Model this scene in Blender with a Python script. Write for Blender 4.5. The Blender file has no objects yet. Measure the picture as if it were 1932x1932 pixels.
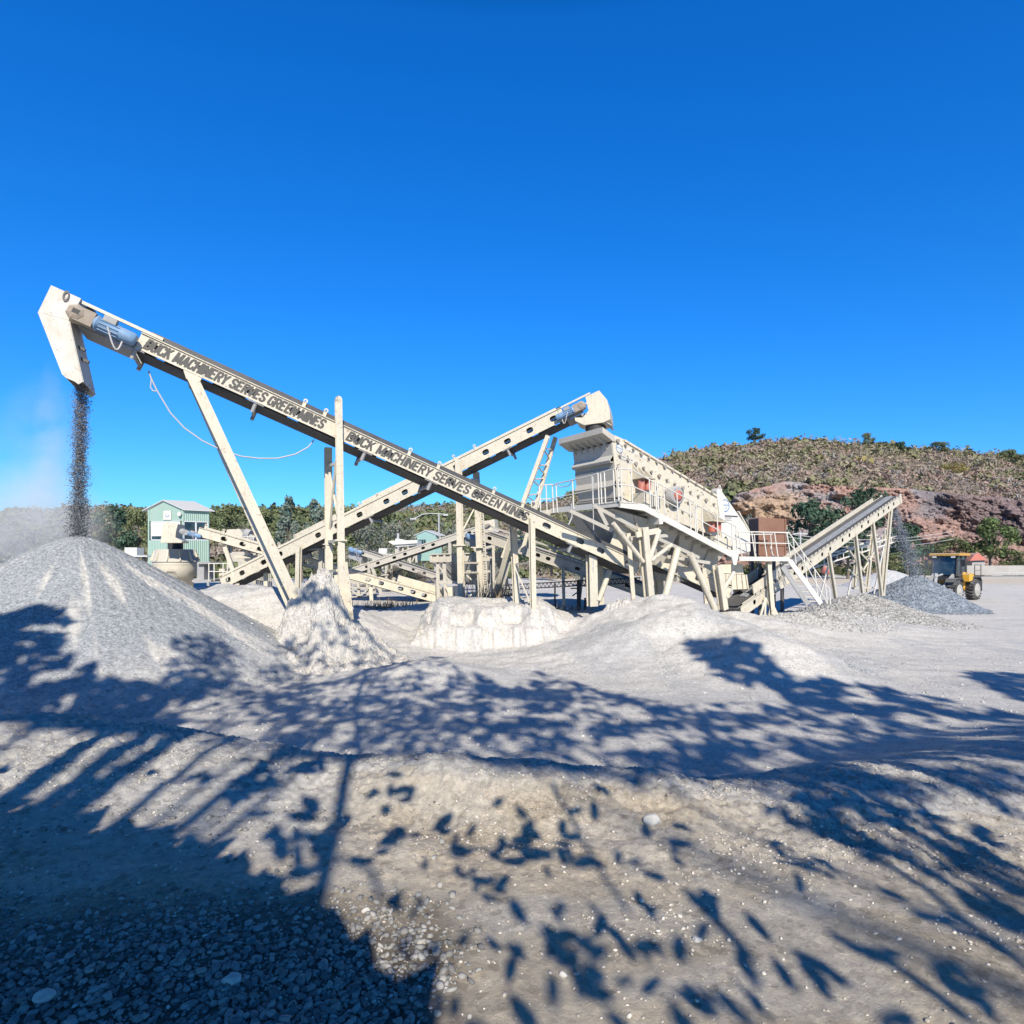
import bpy, math, random
import numpy as np
from mathutils import Vector, Matrix
random.seed(7)
rng = np.random.default_rng(7)
R = math.radians
scene = bpy.context.scene
C = scene.collection

# ------------------------------------------------------------------ camera, sky, sun, exposure
CAM_H = 3.06
cam = bpy.data.cameras.new('camera')
cam.sensor_width = 36.0
cam.lens = 21.6
cam.shift_y = 84.0 / 1932
cam.clip_start = 0.05
cam.clip_end = 3000
cam_o = bpy.data.objects.new('camera', cam)
cam_o.location = (0, 0, CAM_H)
cam_o.rotation_euler = (R(90), 0, 0)
C.objects.link(cam_o)
scene.camera = cam_o

SUN_EL, SUN_AZ = R(36), R(8)          # behind the camera, a little to its right
TO_SUN = np.array([math.sin(SUN_AZ) * math.cos(SUN_EL), -math.cos(SUN_AZ) * math.cos(SUN_EL), math.sin(SUN_EL)])
world = bpy.data.worlds.new('World')
scene.world = world
world.use_nodes = True
wn = world.node_tree
sky = wn.nodes.new('ShaderNodeTexSky')
sky.sky_type = 'NISHITA'
sky.sun_disc = False
sky.sun_elevation = SUN_EL
sky.sun_rotation = math.pi - SUN_AZ
sky.altitude = 300
sky.air_density = 1.35
sky.dust_density = 0.0
sky.ozone_density = 5.0
hs = wn.nodes.new('ShaderNodeHueSaturation')
hs.inputs['Saturation'].default_value = 1.3
hs.inputs['Value'].default_value = 1.0
bg = wn.nodes['Background']
bg.inputs['Strength'].default_value = 0.072
wn.links.new(sky.outputs['Color'], hs.inputs['Color'])
# deep clear winter blue: tinted, and falling off towards the zenith
wtc = wn.nodes.new('ShaderNodeTexCoord'); wsx = wn.nodes.new('ShaderNodeSeparateXYZ')
wn.links.new(wtc.outputs['Generated'], wsx.inputs['Vector'])
wrp = wn.nodes.new('ShaderNodeValToRGB')
wn.links.new(wsx.outputs['Z'], wrp.inputs['Fac'])
SKY_TINT = [(0.0, (.46, 1.05, 1.95)), (.12, (.46, 1.15, 2.0)), (.35, (.40, 1.32, 2.1)), (.66, (.30, 1.45, 2.25)), (.75, (.12, .34, .42)), (.92, (.05, .14, .17))]
while len(wrp.color_ramp.elements) < len(SKY_TINT): wrp.color_ramp.elements.new(.5)
for e_, (p_, c_) in zip(wrp.color_ramp.elements, SKY_TINT):
    e_.position = p_; e_.color = (*c_, 1)
wmx = wn.nodes.new('ShaderNodeMix'); wmx.data_type = 'RGBA'; wmx.blend_type = 'MULTIPLY'; wmx.inputs[0].default_value = 1.0
wn.links.new(hs.outputs['Color'], wmx.inputs[6]); wn.links.new(wrp.outputs['Color'], wmx.inputs[7])
wn.links.new(wmx.outputs[2], bg.inputs['Color'])
sun = bpy.data.lights.new('sun', 'SUN')
sun.energy = 5.0
sun.angle = R(0.5)
sun.color = (1.0, 0.92, 0.78)
sun_o = bpy.data.objects.new('sun', sun)
sun_o.rotation_euler = Vector(TO_SUN).to_track_quat('Z', 'Y').to_euler()
sun_o.location = (10, -60, 60)
C.objects.link(sun_o)
vs = scene.view_settings
vs.view_transform = 'Standard'
vs.look = 'None'
vs.exposure = 0.32
vs.gamma = 1.0
vs.use_curve_mapping = False
scene.cycles.use_denoising = True
scene.cycles.max_bounces = 6
scene.cycles.diffuse_bounces = 3
scene.cycles.transparent_max_bounces = 6
scene.cycles.volume_bounces = 1
scene.cycles.volume_step_rate = 2.0
scene.cycles.volume_max_steps = 128

# ------------------------------------------------------------------ surveying helpers
S = 1932 * 0.6


def P(px, py, Y):
    """world point seen at survey-sheet position (px, py) at distance Y"""
    return np.array([(px - 966) / S * Y, Y, CAM_H - (py - 1050) / S * Y])


def PP(px, py, plane):
    """point of a plane (origin, normal) on the sight line px, py"""
    o, n = plane
    d = np.array([(px - 966) / S, 1.0, -(py - 1050) / S])
    c = np.array([0, 0, CAM_H])
    t = np.dot(np.array(o) - c, n) / np.dot(d, n)
    return c + d * t


def unit(v):
    v = np.array(v, float)
    return v / np.linalg.norm(v)


def hperp(a, b):
    """horizontal unit vector across a->b, pointing away from the road"""
    d = np.array(b) - np.array(a)
    v = np.array([-d[1], d[0], 0.0])
    v = unit(v)
    return v if v[1] > 0 else -v


UP = np.array([0, 0, 1.0])


def sst(a, b, x):
    t = np.clip((x - a) / (b - a), 0, 1)
    return t * t * (3 - 2 * t)


def _hash(ix, iy, seed):
    h = (ix.astype(np.int64) * 374761393 + iy.astype(np.int64) * 668265263 + seed * 1442695041) & 0x7fffffff
    h = (h ^ (h >> 13)) * 1274126177 & 0x7fffffff
    return ((h ^ (h >> 16)) & 0xffff) / 65535.0


def vn(x, y, seed=0):
    x = np.asarray(x, float); y = np.asarray(y, float)
    ix = np.floor(x); iy = np.floor(y)
    fx = x - ix; fy = y - iy
    fx = fx * fx * (3 - 2 * fx); fy = fy * fy * (3 - 2 * fy)
    a = _hash(ix, iy, seed); b = _hash(ix + 1, iy, seed)
    c = _hash(ix, iy + 1, seed); d = _hash(ix + 1, iy + 1, seed)
    return (a + (b - a) * fx) * (1 - fy) + (c + (d - c) * fx) * fy


def fbm(x, y, seed=0, oct=4):
    s = 0; a = 0.5; f = 1.0; t = 0
    for i in range(oct):
        s = s + a * vn(np.asarray(x) * f + 13.7 * i, np.asarray(y) * f - 7.1 * i, seed + i); t += a
        a *= 0.5; f *= 2.03
    return s / t - 0.5


# ------------------------------------------------------------------ object helpers
ORI = {}


def tag(o, label=None, cat=None, group=None, kind=None):
    if label: o['label'] = label
    if cat: o['category'] = cat
    if group: o['group'] = group
    if kind: o['kind'] = kind
    return o


def thing(name, loc, label, cat, group=None):
    o = bpy.data.objects.new(name, None)
    o.empty_display_size = 0.3
    o.location = tuple(loc)
    C.objects.link(o)
    ORI[o] = np.array(loc, float)
    return tag(o, label, cat, group)


def mesh_obj(name, verts, faces, mat, parent=None, smooth=False, col=None, loc=None):
    off = ORI[parent] if parent is not None else (np.array(loc, float) if loc is not None else np.zeros(3))
    v = np.asarray(verts, np.float32).reshape(-1, 3) - off.astype(np.float32)
    me = bpy.data.meshes.new(name)
    if isinstance(faces, np.ndarray):
        nf, k = faces.shape
        me.vertices.add(len(v)); me.vertices.foreach_set('co', v.ravel())
        me.loops.add(nf * k); me.loops.foreach_set('vertex_index', faces.astype(np.int32).ravel())
        me.polygons.add(nf)
        me.polygons.foreach_set('loop_start', np.arange(0, nf * k, k, dtype=np.int32))
        me.polygons.foreach_set('loop_total', np.full(nf, k, dtype=np.int32))
        me.update(calc_edges=True)
        me.validate()
    else:
        me.from_pydata([tuple(map(float, p)) for p in v], [], faces)
        me.validate()
        me.update()
    if smooth is True:
        me.polygons.foreach_set('use_smooth', np.ones(len(me.polygons), dtype=bool))
    if col is not None:
        a = me.attributes.new('Col', 'FLOAT_COLOR', 'POINT')
        c4 = np.ones((len(v), 4), np.float32); c4[:, :3] = col
        a.data.foreach_set('color', c4.ravel())
    me.materials.append(mat)
    o = bpy.data.objects.new(name, me)
    C.objects.link(o)
    if parent is not None:
        o.parent = parent
    else:
        o.location = tuple(off)
    ORI[o] = off
    return o


class MB:
    """collects shapes, then links them as one mesh"""

    def __init__(self, xf=None):
        self.v = []; self.f = []; self.sm = []; self.xf = xf; self.cut = []

    def add(self, vs_, fs, smooth=False):
        b = len(self.v); self.cut.append((b, len(self.f)))
        for p in vs_:
            self.v.append(self.xf(p) if self.xf else np.array(p, float))
        for f in fs:
            self.f.append([i + b for i in f]); self.sm.append(smooth)

    def hexa(self, p):
        self.add(p, [(0, 3, 2, 1), (4, 5, 6, 7), (0, 1, 5, 4), (1, 2, 6, 5), (2, 3, 7, 6), (3, 0, 4, 7)])

    def box(self, c, hx, hy, hz):
        c, hx, hy, hz = map(lambda q: np.array(q, float), (c, hx, hy, hz))
        self.hexa([c - hx - hy - hz, c + hx - hy - hz, c + hx + hy - hz, c - hx + hy - hz,
                   c - hx - hy + hz, c + hx - hy + hz, c + hx + hy + hz, c - hx + hy + hz])

    def abox(self, x0, x1, y0, y1, z0, z1):
        self.box(((x0 + x1) / 2, (y0 + y1) / 2, (z0 + z1) / 2), ((x1 - x0) / 2, 0, 0), (0, (y1 - y0) / 2, 0), (0, 0, (z1 - z0) / 2))

    def beam(self, p, q, w, h, side=None):
        """bar p->q, w wide along `side`, h deep across it"""
        p = np.array(p, float); q = np.array(q, float)
        u = unit(q - p)
        s = np.array(side if side is not None else (0, 1, 0) if abs(u[1]) < .9 else (1, 0, 0), float)
        s = unit(s - u * np.dot(s, u)); n = np.cross(u, s)
        self.box((p + q) / 2, (q - p) / 2, s * w / 2, n * h / 2)

    def hbeam(self, p, q, w, d, side, t=0.03):
        """rolled H section: flanges w wide facing +-side, d between the flange faces"""
        p = np.array(p, float); q = np.array(q, float)
        u = unit(q - p); s = np.array(side, float)
        s = unit(s - u * np.dot(s, u)); n = np.cross(u, s)
        for e in (-1, 1):
            self.box((p + q) / 2 + s * e * (d / 2 - t / 2), (q - p) / 2, n * w / 2, s * t / 2)
        self.box((p + q) / 2, (q - p) / 2, n * t * .4, s * (d / 2 - t - .001))

    def tube(self, p, q, r, n=10, r2=None, cap=True):
        p = np.array(p, float); q = np.array(q, float)
        u = unit(q - p)
        a = np.array((0, 0, 1.0)) if abs(u[2]) < .9 else np.array((1.0, 0, 0))
        a = unit(np.cross(u, a)); b = np.cross(u, a)
        r2 = r if r2 is None else r2
        vs_ = []
        for k in range(n):
            t = 2 * math.pi * k / n
            d = a * math.cos(t) + b * math.sin(t)
            vs_ += [p + d * r, q + d * r2]
        self.add(vs_, [(2 * k, 2 * k + 1, (2 * k + 3) % (2 * n), (2 * k + 2) % (2 * n)) for k in range(n)], True)
        if cap:
            self.add(vs_[0::2], [tuple(range(n))]); self.add(vs_[1::2], [tuple(range(n - 1, -1, -1))])

    def path(self, pts, r, n=6):
        for a, b in zip(pts[:-1], pts[1:]):
            self.tube(a, b, r, n)

    def prism(self, pts, vec):
        pts = [np.array(p, float) for p in pts]; vec = np.array(vec, float); n = len(pts)
        self.add(pts + [p + vec for p in pts],
                 [tuple(range(n)), tuple(range(2 * n - 1, n - 1, -1))] + [(i, i + n, (i + 1) % n + n, (i + 1) % n) for i in range(n)])

    def quad(self, a, b, c, d):
        self.add([a, b, c, d], [(0, 1, 2, 3)])

    def lathe(self, o, axis, prof, n=24, cap=True):
        """prof: list of (distance along axis, radius)"""
        o = np.array(o, float); u = unit(axis)
        a = np.array((0, 0, 1.0)) if abs(u[2]) < .9 else np.array((1.0, 0, 0))
        a = unit(np.cross(u, a)); b = np.cross(u, a); m = len(prof)
        vs_ = [o + u * h + (a * math.cos(2 * math.pi * k / n) + b * math.sin(2 * math.pi * k / n)) * r for k in range(n) for h, r in prof]
        fs = [(k * m + j, k * m + j + 1, ((k + 1) % n) * m + j + 1, ((k + 1) % n) * m + j) for k in range(n) for j in range(m - 1)]
        self.add(vs_, fs, n > 12)
        if cap:
            self.add([vs_[k * m] for k in range(n)], [tuple(range(n))])
            self.add([vs_[k * m + m - 1] for k in range(n)], [tuple(range(n - 1, -1, -1))])

    def build(self, name, mat, parent=None, loc=None):
        if not self.v:
            return None
        o = mesh_obj(name, np.array(self.v), [tuple(f) for f in self.f], mat, parent, loc=loc)
        if any(self.sm) and len(o.data.polygons) == len(self.sm):
            o.data.polygons.foreach_set('use_smooth', np.array(self.sm, dtype=bool))
        return o


def each(mb, name, mat, parent):
    """link every collected piece as an object of its own"""
    cs_ = mb.cut + [(len(mb.v), len(mb.f))]; o = None
    for (v0, f0), (v1, f1) in zip(cs_[:-1], cs_[1:]):
        o = mesh_obj(name, np.array(mb.v[v0:v1]), [tuple(i - v0 for i in f) for f in mb.f[f0:f1]], mat, parent)
    return o


def quads(c, n, s, asp=1.0, spin=None, lens=False):
    """N flat leaf quads: centres, normals, half sizes"""
    c = np.asarray(c); N = len(c)
    n = n / (np.linalg.norm(n, axis=1, keepdims=True) + 1e-9)
    r = rng.normal(size=(N, 3)) if spin is None else spin
    a = np.cross(n, r); a /= (np.linalg.norm(a, axis=1, keepdims=True) + 1e-9)
    b = np.cross(n, a)
    a = a * np.asarray(s)[:, None]; b = b * (np.asarray(s) * asp)[:, None]
    if lens:      # pointed six sided leaf
        v = np.stack([c - a, c - a * .4 - b, c + a * .35 - b * .9, c + a, c + a * .35 + b * .9, c - a * .4 + b], 1).reshape(-1, 3)
        return v, np.arange(6 * N).reshape(N, 6)
    v = np.stack([c - a * .9, c - b - a * .1, c + a, c + b - a * .1], 1).reshape(-1, 3)
    f = np.arange(4 * N).reshape(N, 4)
    return v, f


# ------------------------------------------------------------------ materials
def nodes(name):
    m = bpy.data.materials.new(name); m.use_nodes = True
    return m, m.node_tree, m.node_tree.nodes['Principled BSDF']


def N(nt, typ, **kw):
    n = nt.nodes.new(typ)
    for k, v in kw.items():
        if k.startswith('i_'):
            n.inputs[k[2:].replace('_', ' ')].default_value = v
        else:
            setattr(n, k, v)
    return n


def noise(nt, scale, detail=4, rough=.6, coord=None, vec=None):
    tc = nt.nodes.new('ShaderNodeTexCoord')
    n = nt.nodes.new('ShaderNodeTexNoise')
    n.inputs['Scale'].default_value = scale; n.inputs['Detail'].default_value = detail
    n.inputs['Roughness'].default_value = rough
    nt.links.new(vec if vec is not None else tc.outputs['Object'], n.inputs['Vector'])
    return n


def ramp(nt, src, stops):
    r = nt.nodes.new('ShaderNodeValToRGB')
    e = r.color_ramp.elements
    while len(e) < len(stops): e.new(0.5)
    for q, (p, c) in zip(e, stops):
        q.position = p; q.color = (*c, 1) if len(c) == 3 else c
    nt.links.new(src, r.inputs['Fac'])
    return r


def mixc(nt, fac, a, b, mode='MIX'):
    m = nt.nodes.new('ShaderNodeMix'); m.data_type = 'RGBA'; m.blend_type = mode
    for sock, val in ((m.inputs[0], fac), (m.inputs[6], a), (m.inputs[7], b)):
        if isinstance(val, bpy.types.NodeSocket): nt.links.new(val, sock)
        elif isinstance(val, (int, float)): sock.default_value = val
        else: sock.default_value = (*val, 1)
    return m.outputs[2]


def bump(nt, bs, h, strength=.5, dist=.02):
    b = nt.nodes.new('ShaderNodeBump')
    b.inputs['Strength'].default_value = strength; b.inputs['Distance'].default_value = dist
    nt.links.new(h, b.inputs['Height']); nt.links.new(b.outputs['Normal'], bs.inputs['Normal'])
    return b


def paint(name, col, dirt=(.42, .40, .37), rough=.55, amt=.5, rust=0.0, scale=1.3, metal=0.0, settle=.7):
    m, nt, bs = nodes(name)
    n1 = noise(nt, scale, 6, .65)
    n2 = noise(nt, scale * 9, 5, .7)
    r1 = ramp(nt, n1.outputs['Fac'], [(.40, (0, 0, 0)), (.80, (amt * .7,) * 3)])
    c = mixc(nt, r1.outputs['Color'], col, dirt)
    r2 = ramp(nt, n2.outputs['Fac'], [(.3, (.88, .88, .87)), (.7, (1.03, 1.03, 1.03))])
    c = mixc(nt, 1.0, c, r2.outputs['Color'], 'MULTIPLY')
    if rust:
        n3 = noise(nt, scale * 5, 8, .75)
        r3 = ramp(nt, n3.outputs['Fac'], [(.62 - rust * .1, (0, 0, 0)), (.70, (1, 1, 1))])
        c = mixc(nt, r3.outputs['Color'], c, (.16, .075, .04))
    # faint run-off streaks down the steel
    tcs = nt.nodes.new('ShaderNodeTexCoord'); mps = nt.nodes.new('ShaderNodeMapping'); nt.links.new(tcs.outputs['Object'], mps.inputs['Vector']); mps.inputs['Scale'].default_value = (7, 7, .55)
    n5 = noise(nt, 1.6, 5, .7, vec=mps.outputs[0])
    r5 = ramp(nt, n5.outputs['Fac'], [(.54, (0, 0, 0)), (.74, (.55 if rust else .25,) * 3)])
    c = mixc(nt, r5.outputs['Color'], c, tuple(q * k_ for q, k_ in zip(col, (.62, .54, .44))))
    # stone dust settled on everything that faces up
    ge = nt.nodes.new('ShaderNodeNewGeometry'); sx = nt.nodes.new('ShaderNodeSeparateXYZ'); nt.links.new(ge.outputs['Normal'], sx.inputs['Vector'])
    mr = nt.nodes.new('ShaderNodeMapRange'); mr.inputs['From Min'].default_value = .45; mr.inputs['From Max'].default_value = .95; mr.inputs['To Max'].default_value = settle
    nt.links.new(sx.outputs['Z'], mr.inputs['Value'])
    c = mixc(nt, mr.outputs[0], c, (.47, .455, .42))
    nt.links.new(c, bs.inputs['Base Color'])
    bs.inputs['Roughness'].default_value = rough; bs.inputs['Metallic'].default_value = metal
    bump(nt, bs, n2.outputs['Fac'], .12, .01)
    return m


M = {}
M['cream'] = paint('cream_paint', (.63, .575, .455), dirt=(.44, .405, .345), amt=.75, rust=.45)
M['cream_dusty'] = paint('dusty_cream_paint', (.50, .465, .395), dirt=(.40, .385, .355), amt=.9, rough=.8, scale=.8)
M['white'] = paint('white_paint', (.66, .635, .575), dirt=(.48, .455, .40), amt=.6)
M['chute'] = paint('chute_white', (.64, .62, .57), dirt=(.46, .40, .31), amt=1.1, rough=.7, rust=.3, scale=2.4)
M['steel_dark'] = paint('dark_steel', (.06, .06, .065), dirt=(.16, .15, .14), amt=.7, rust=.2)
M['grey_steel'] = paint('grey_steel', (.30, .30, .30), dirt=(.45, .44, .42), amt=.8, rough=.7)
M['belt'] = paint('rubber_belt', (.035, .035, .038), dirt=(.13, .125, .12), amt=.8, rough=.75, scale=.9, settle=.12)
M['motor'] = paint('blue_motor', (.17, .31, .50), dirt=(.30, .36, .42), amt=.6, rust=.1, scale=4)
M['gear'] = paint('muddy_gearbox', (.30, .25, .20), dirt=(.42, .38, .33), amt=1, rough=.9, scale=5)
M['rust'] = paint('rust_brown', (.21, .105, .07), dirt=(.30, .18, .13), amt=.9, rough=.85, scale=1.2)
M['red'] = paint('red_rubber', (.46, .10, .06), dirt=(.48, .33, .28), amt=1.2, scale=5)
M['letter'] = paint('grey_lettering', (.085, .082, .075), dirt=(.15, .14, .13), amt=.4, rough=.7)
M['green'] = paint('green_sheet', (.30, .43, .36), dirt=(.40, .45, .41), amt=.6, rough=.6)
M['teal'] = paint('teal_sheet', (.29, .47, .43), dirt=(.40, .47, .44), amt=.6, rough=.6)
M['roofw'] = paint('pale_roof_sheet', (.58, .60, .60), dirt=(.46, .44, .41), amt=.5, rough=.45)
M['yellow'] = paint('yellow_paint', (.78, .40, .03), dirt=(.45, .32, .14), amt=.5, rough=.45)
M['black'] = paint('black_parts', (.02, .02, .022), dirt=(.10, .095, .09), amt=.7, rough=.6)
M['tyre'] = paint('tyre_rubber', (.03, .03, .03), dirt=(.20, .19, .17), amt=.9, rough=.9, scale=3)
M['rim'] = paint('wheel_rim', (.42, .40, .36), dirt=(.30, .28, .25), amt=.8)
M['cable'] = paint('grey_cable', (.45, .45, .46), amt=.3)
M['wood'] = paint('grey_wood', (.30, .26, .22), dirt=(.42, .40, .37), amt=.8, rough=.9)
M['bluesign'] = paint('sign_blue', (.12, .25, .42), amt=.2)
m, nt, bs = nodes('dusty_glass')
n_ = noise(nt, 3, 4)
nt.links.new(ramp(nt, n_.outputs['Fac'], [(.4, (.012, .03, .045)), (.8, (.06, .09, .105))]).outputs['Color'], bs.inputs['Base Color'])
bs.inputs['Roughness'].default_value = .12
bs.inputs['Specular IOR Level'].default_value = .7
M['glass'] = m


def gravel(name, c0, c1, cell, pale=None, bumpd=.03, vcol=False, warm=None):
    """loose stone: cell sized grains of mixed tone, patches of fines"""
    m, nt, bs = nodes(name)
    tc = nt.nodes.new('ShaderNodeTexCoord')
    vo = nt.nodes.new('ShaderNodeTexVoronoi'); vo.inputs['Scale'].default_value = 1 / cell
    nt.links.new(tc.outputs['Object'], vo.inputs['Vector'])
    sep = nt.nodes.new('ShaderNodeSeparateColor'); nt.links.new(vo.outputs['Color'], sep.inputs['Color'])
    n1 = noise(nt, .55, 6, .65); n2 = noise(nt, 1 / cell * .45, 5, .75)
    c = mixc(nt, sep.outputs[0], c0, c1)
    rr = ramp(nt, n2.outputs['Fac'], [(.33, (.84, .84, .84)), (.68, (1.12, 1.12, 1.12))])
    c = mixc(nt, 1.0, c, rr.outputs['Color'], 'MULTIPLY')
    if warm is not None:
        r1 = ramp(nt, n1.outputs['Fac'], [(.42, (0, 0, 0)), (.66, (.8, .8, .8))])
        c = mixc(nt, r1.outputs['Color'], c, warm)
    if vcol:
        at = nt.nodes.new('ShaderNodeAttribute'); at.attribute_name = 'Col'
        sp = nt.nodes.new('ShaderNodeSeparateColor'); nt.links.new(at.outputs['Color'], sp.inputs['Color'])
        pc = mixc(nt, sep.outputs[1], tuple(q * .9 for q in pale), tuple(min(.85, q * 1.08) for q in pale))
        pc = mixc(nt, .7, pc, rr.outputs['Color'], 'MULTIPLY')
        c = mixc(nt, sp.outputs[0], c, pc)
        bg_ = mixc(nt, sep.outputs[0], (.33, .345, .36), (.52, .525, .52))
        c = mixc(nt, sp.outputs[1], c, bg_)
        # dark and pale grit, wheel-worn streaks, shade darkening painted into the lower left soil
        v2 = nt.nodes.new('ShaderNodeTexVoronoi'); v2.inputs['Scale'].default_value = .42 / cell; nt.links.new(tc.outputs['Object'], v2.inputs['Vector'])
        s2 = nt.nodes.new('ShaderNodeSeparateColor'); nt.links.new(v2.outputs['Color'], s2.inputs['Color'])
        gr = ramp(nt, s2.outputs[0], [(0, (.66, .66, .66)), (.14, (.84, .84, .84)), (.26, (1, 1, 1)), (.86, (1, 1, 1)), (.93, (1.2, 1.19, 1.17))])
        c = mixc(nt, .8, c, gr.outputs['Color'], 'MULTIPLY')
        if pale[0] > .53:
            mp = nt.nodes.new('ShaderNodeMapping'); nt.links.new(tc.outputs['Object'], mp.inputs['Vector']); mp.inputs['Scale'].default_value = (.12, 1.6, 1)
            n4 = noise(nt, 1.3, 6, .7, vec=mp.outputs[0])
            st = ramp(nt, n4.outputs['Fac'], [(.34, (.87, .87, .87)), (.50, (1, 1, 1)), (.66, (1.08, 1.07, 1.06))])
            c = mixc(nt, 1.0, c, st.outputs['Color'], 'MULTIPLY')
            n5 = noise(nt, 2.2, 8, .75)
            c = mixc(nt, 1.0, c, ramp(nt, n5.outputs['Fac'], [(.30, (.84, .83, .82)), (.50, (1, 1, 1)), (.7, (1.06, 1.06, 1.06))]).outputs['Color'], 'MULTIPLY')
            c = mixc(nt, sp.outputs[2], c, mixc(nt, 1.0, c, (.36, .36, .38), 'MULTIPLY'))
    nt.links.new(c, bs.inputs['Base Color'])
    bs.inputs['Roughness'].default_value = .95
    bs.inputs['Specular IOR Level'].default_value = .15
    ad = nt.nodes.new('ShaderNodeMath'); ad.operation = 'ADD'
    nt.links.new(vo.outputs['Distance'], ad.inputs[0]); nt.links.new(n2.outputs['Fac'], ad.inputs[1])
    if vcol and pale[0] > .53:
        n3 = noise(nt, 42, 8, .85); bump(nt, bs, n3.outputs['Fac'], .9, .03)
    else:
        bump(nt, bs, ad.outputs[0], .5 if vcol else .7, bumpd)
    return m


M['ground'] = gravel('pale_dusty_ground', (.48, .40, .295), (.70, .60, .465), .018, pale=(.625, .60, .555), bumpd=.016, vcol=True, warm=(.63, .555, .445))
M['grey_gravel'] = gravel('blue_grey_gravel', (.205, .22, .24), (.40, .415, .425), .026, pale=(.53, .51, .47), bumpd=.018, vcol=True)
M['dark_gravel'] = gravel('dark_blue_gravel', (.12, .145, .18), (.30, .335, .37), .11, bumpd=.06)
M['coarse'] = gravel('coarse_pale_gravel', (.25, .245, .23), (.50, .49, .46), .13, bumpd=.09)
M['dust'] = gravel('caked_stone_dust', (.44, .42, .385), (.60, .575, .53), .05, bumpd=.05, warm=(.54, .515, .465))
M['fines'] = gravel('pale_grey_fines', (.50, .50, .49), (.60, .60, .59), .03, bumpd=.02, warm=(.47, .48, .49))


def leafmat(name, tr=.25):
    m, nt, bs = nodes(name)
    at = nt.nodes.new('ShaderNodeAttribute'); at.attribute_name = 'Col'
    nt.links.new(at.outputs['Color'], bs.inputs['Base Color'])
    bs.inputs['Roughness'].default_value = .7
    bs.inputs['Specular IOR Level'].default_value = .2
    td = nt.nodes.new('ShaderNodeBsdfTranslucent'); nt.links.new(at.outputs['Color'], td.inputs['Color'])
    mx = nt.nodes.new('ShaderNodeMixShader'); mx.inputs[0].default_value = tr
    out = nt.nodes['Material Output']
    nt.links.new(bs.outputs[0], mx.inputs[1]); nt.links.new(td.outputs[0], mx.inputs[2]); nt.links.new(mx.outputs[0], out.inputs['Surface'])
    return m


M['leaf'] = leafmat('leaves')
M['twig'] = leafmat('dry_twigs', .1)
M['bark'] = paint('bark', (.16, .13, .10), dirt=(.28, .25, .22), rough=.95, scale=3)
m, nt, bs = nodes('stones')
at_ = nt.nodes.new('ShaderNodeAttribute'); at_.attribute_name = 'Col'
nt.links.new(at_.outputs['Color'], bs.inputs['Base Color']); bs.inputs['Roughness'].default_value = .9
M['stone'] = m
# ------------------------------------------------------------------ ground levels
_px = np.array([-600, 0, 200, 480, 600, 800, 1000, 1200, 1400, 1600, 1932, 2500.])
_ry = np.array([6.0, 5.8, 5.6, 5.2, 4.9, 4.5, 4.4, 4.4, 4.4, 4.5, 4.8, 5.2])
_rz = np.array([1.55, 1.51, 1.49, 1.41, 1.41, 1.515, 1.51, 1.40, 1.31, 1.24, .98, .8])
BUMPS = [  # x, y, height, rx, ry : soft rises of the yard
    (-10.6, 24.0, 1.75, 4.6, 4.6), (-7.2, 21.2, 1.05, 2.4, 2.4), (3.6, 21.2, .9, 2.6, 1.5), (5.4, 20.3, .80, 2.0, 2.6), (6.6, 18.0, .85, 2.4, 2.8),
    (3.0, 18.6, .55, 2.4, 2.2), (-2.2, 15.6, .42, 1.6, 1.3), (-3.2, 27, .9, 2.2, 2.0), (9.0, 23.2, .75, 3.0, 2.6), (13.2, 26.4, .75, 3.4, 3.2),
    (-16, 30, 1.2, 6, 6), (7, 16.0, .25, 1.6, 1.0)]


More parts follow.
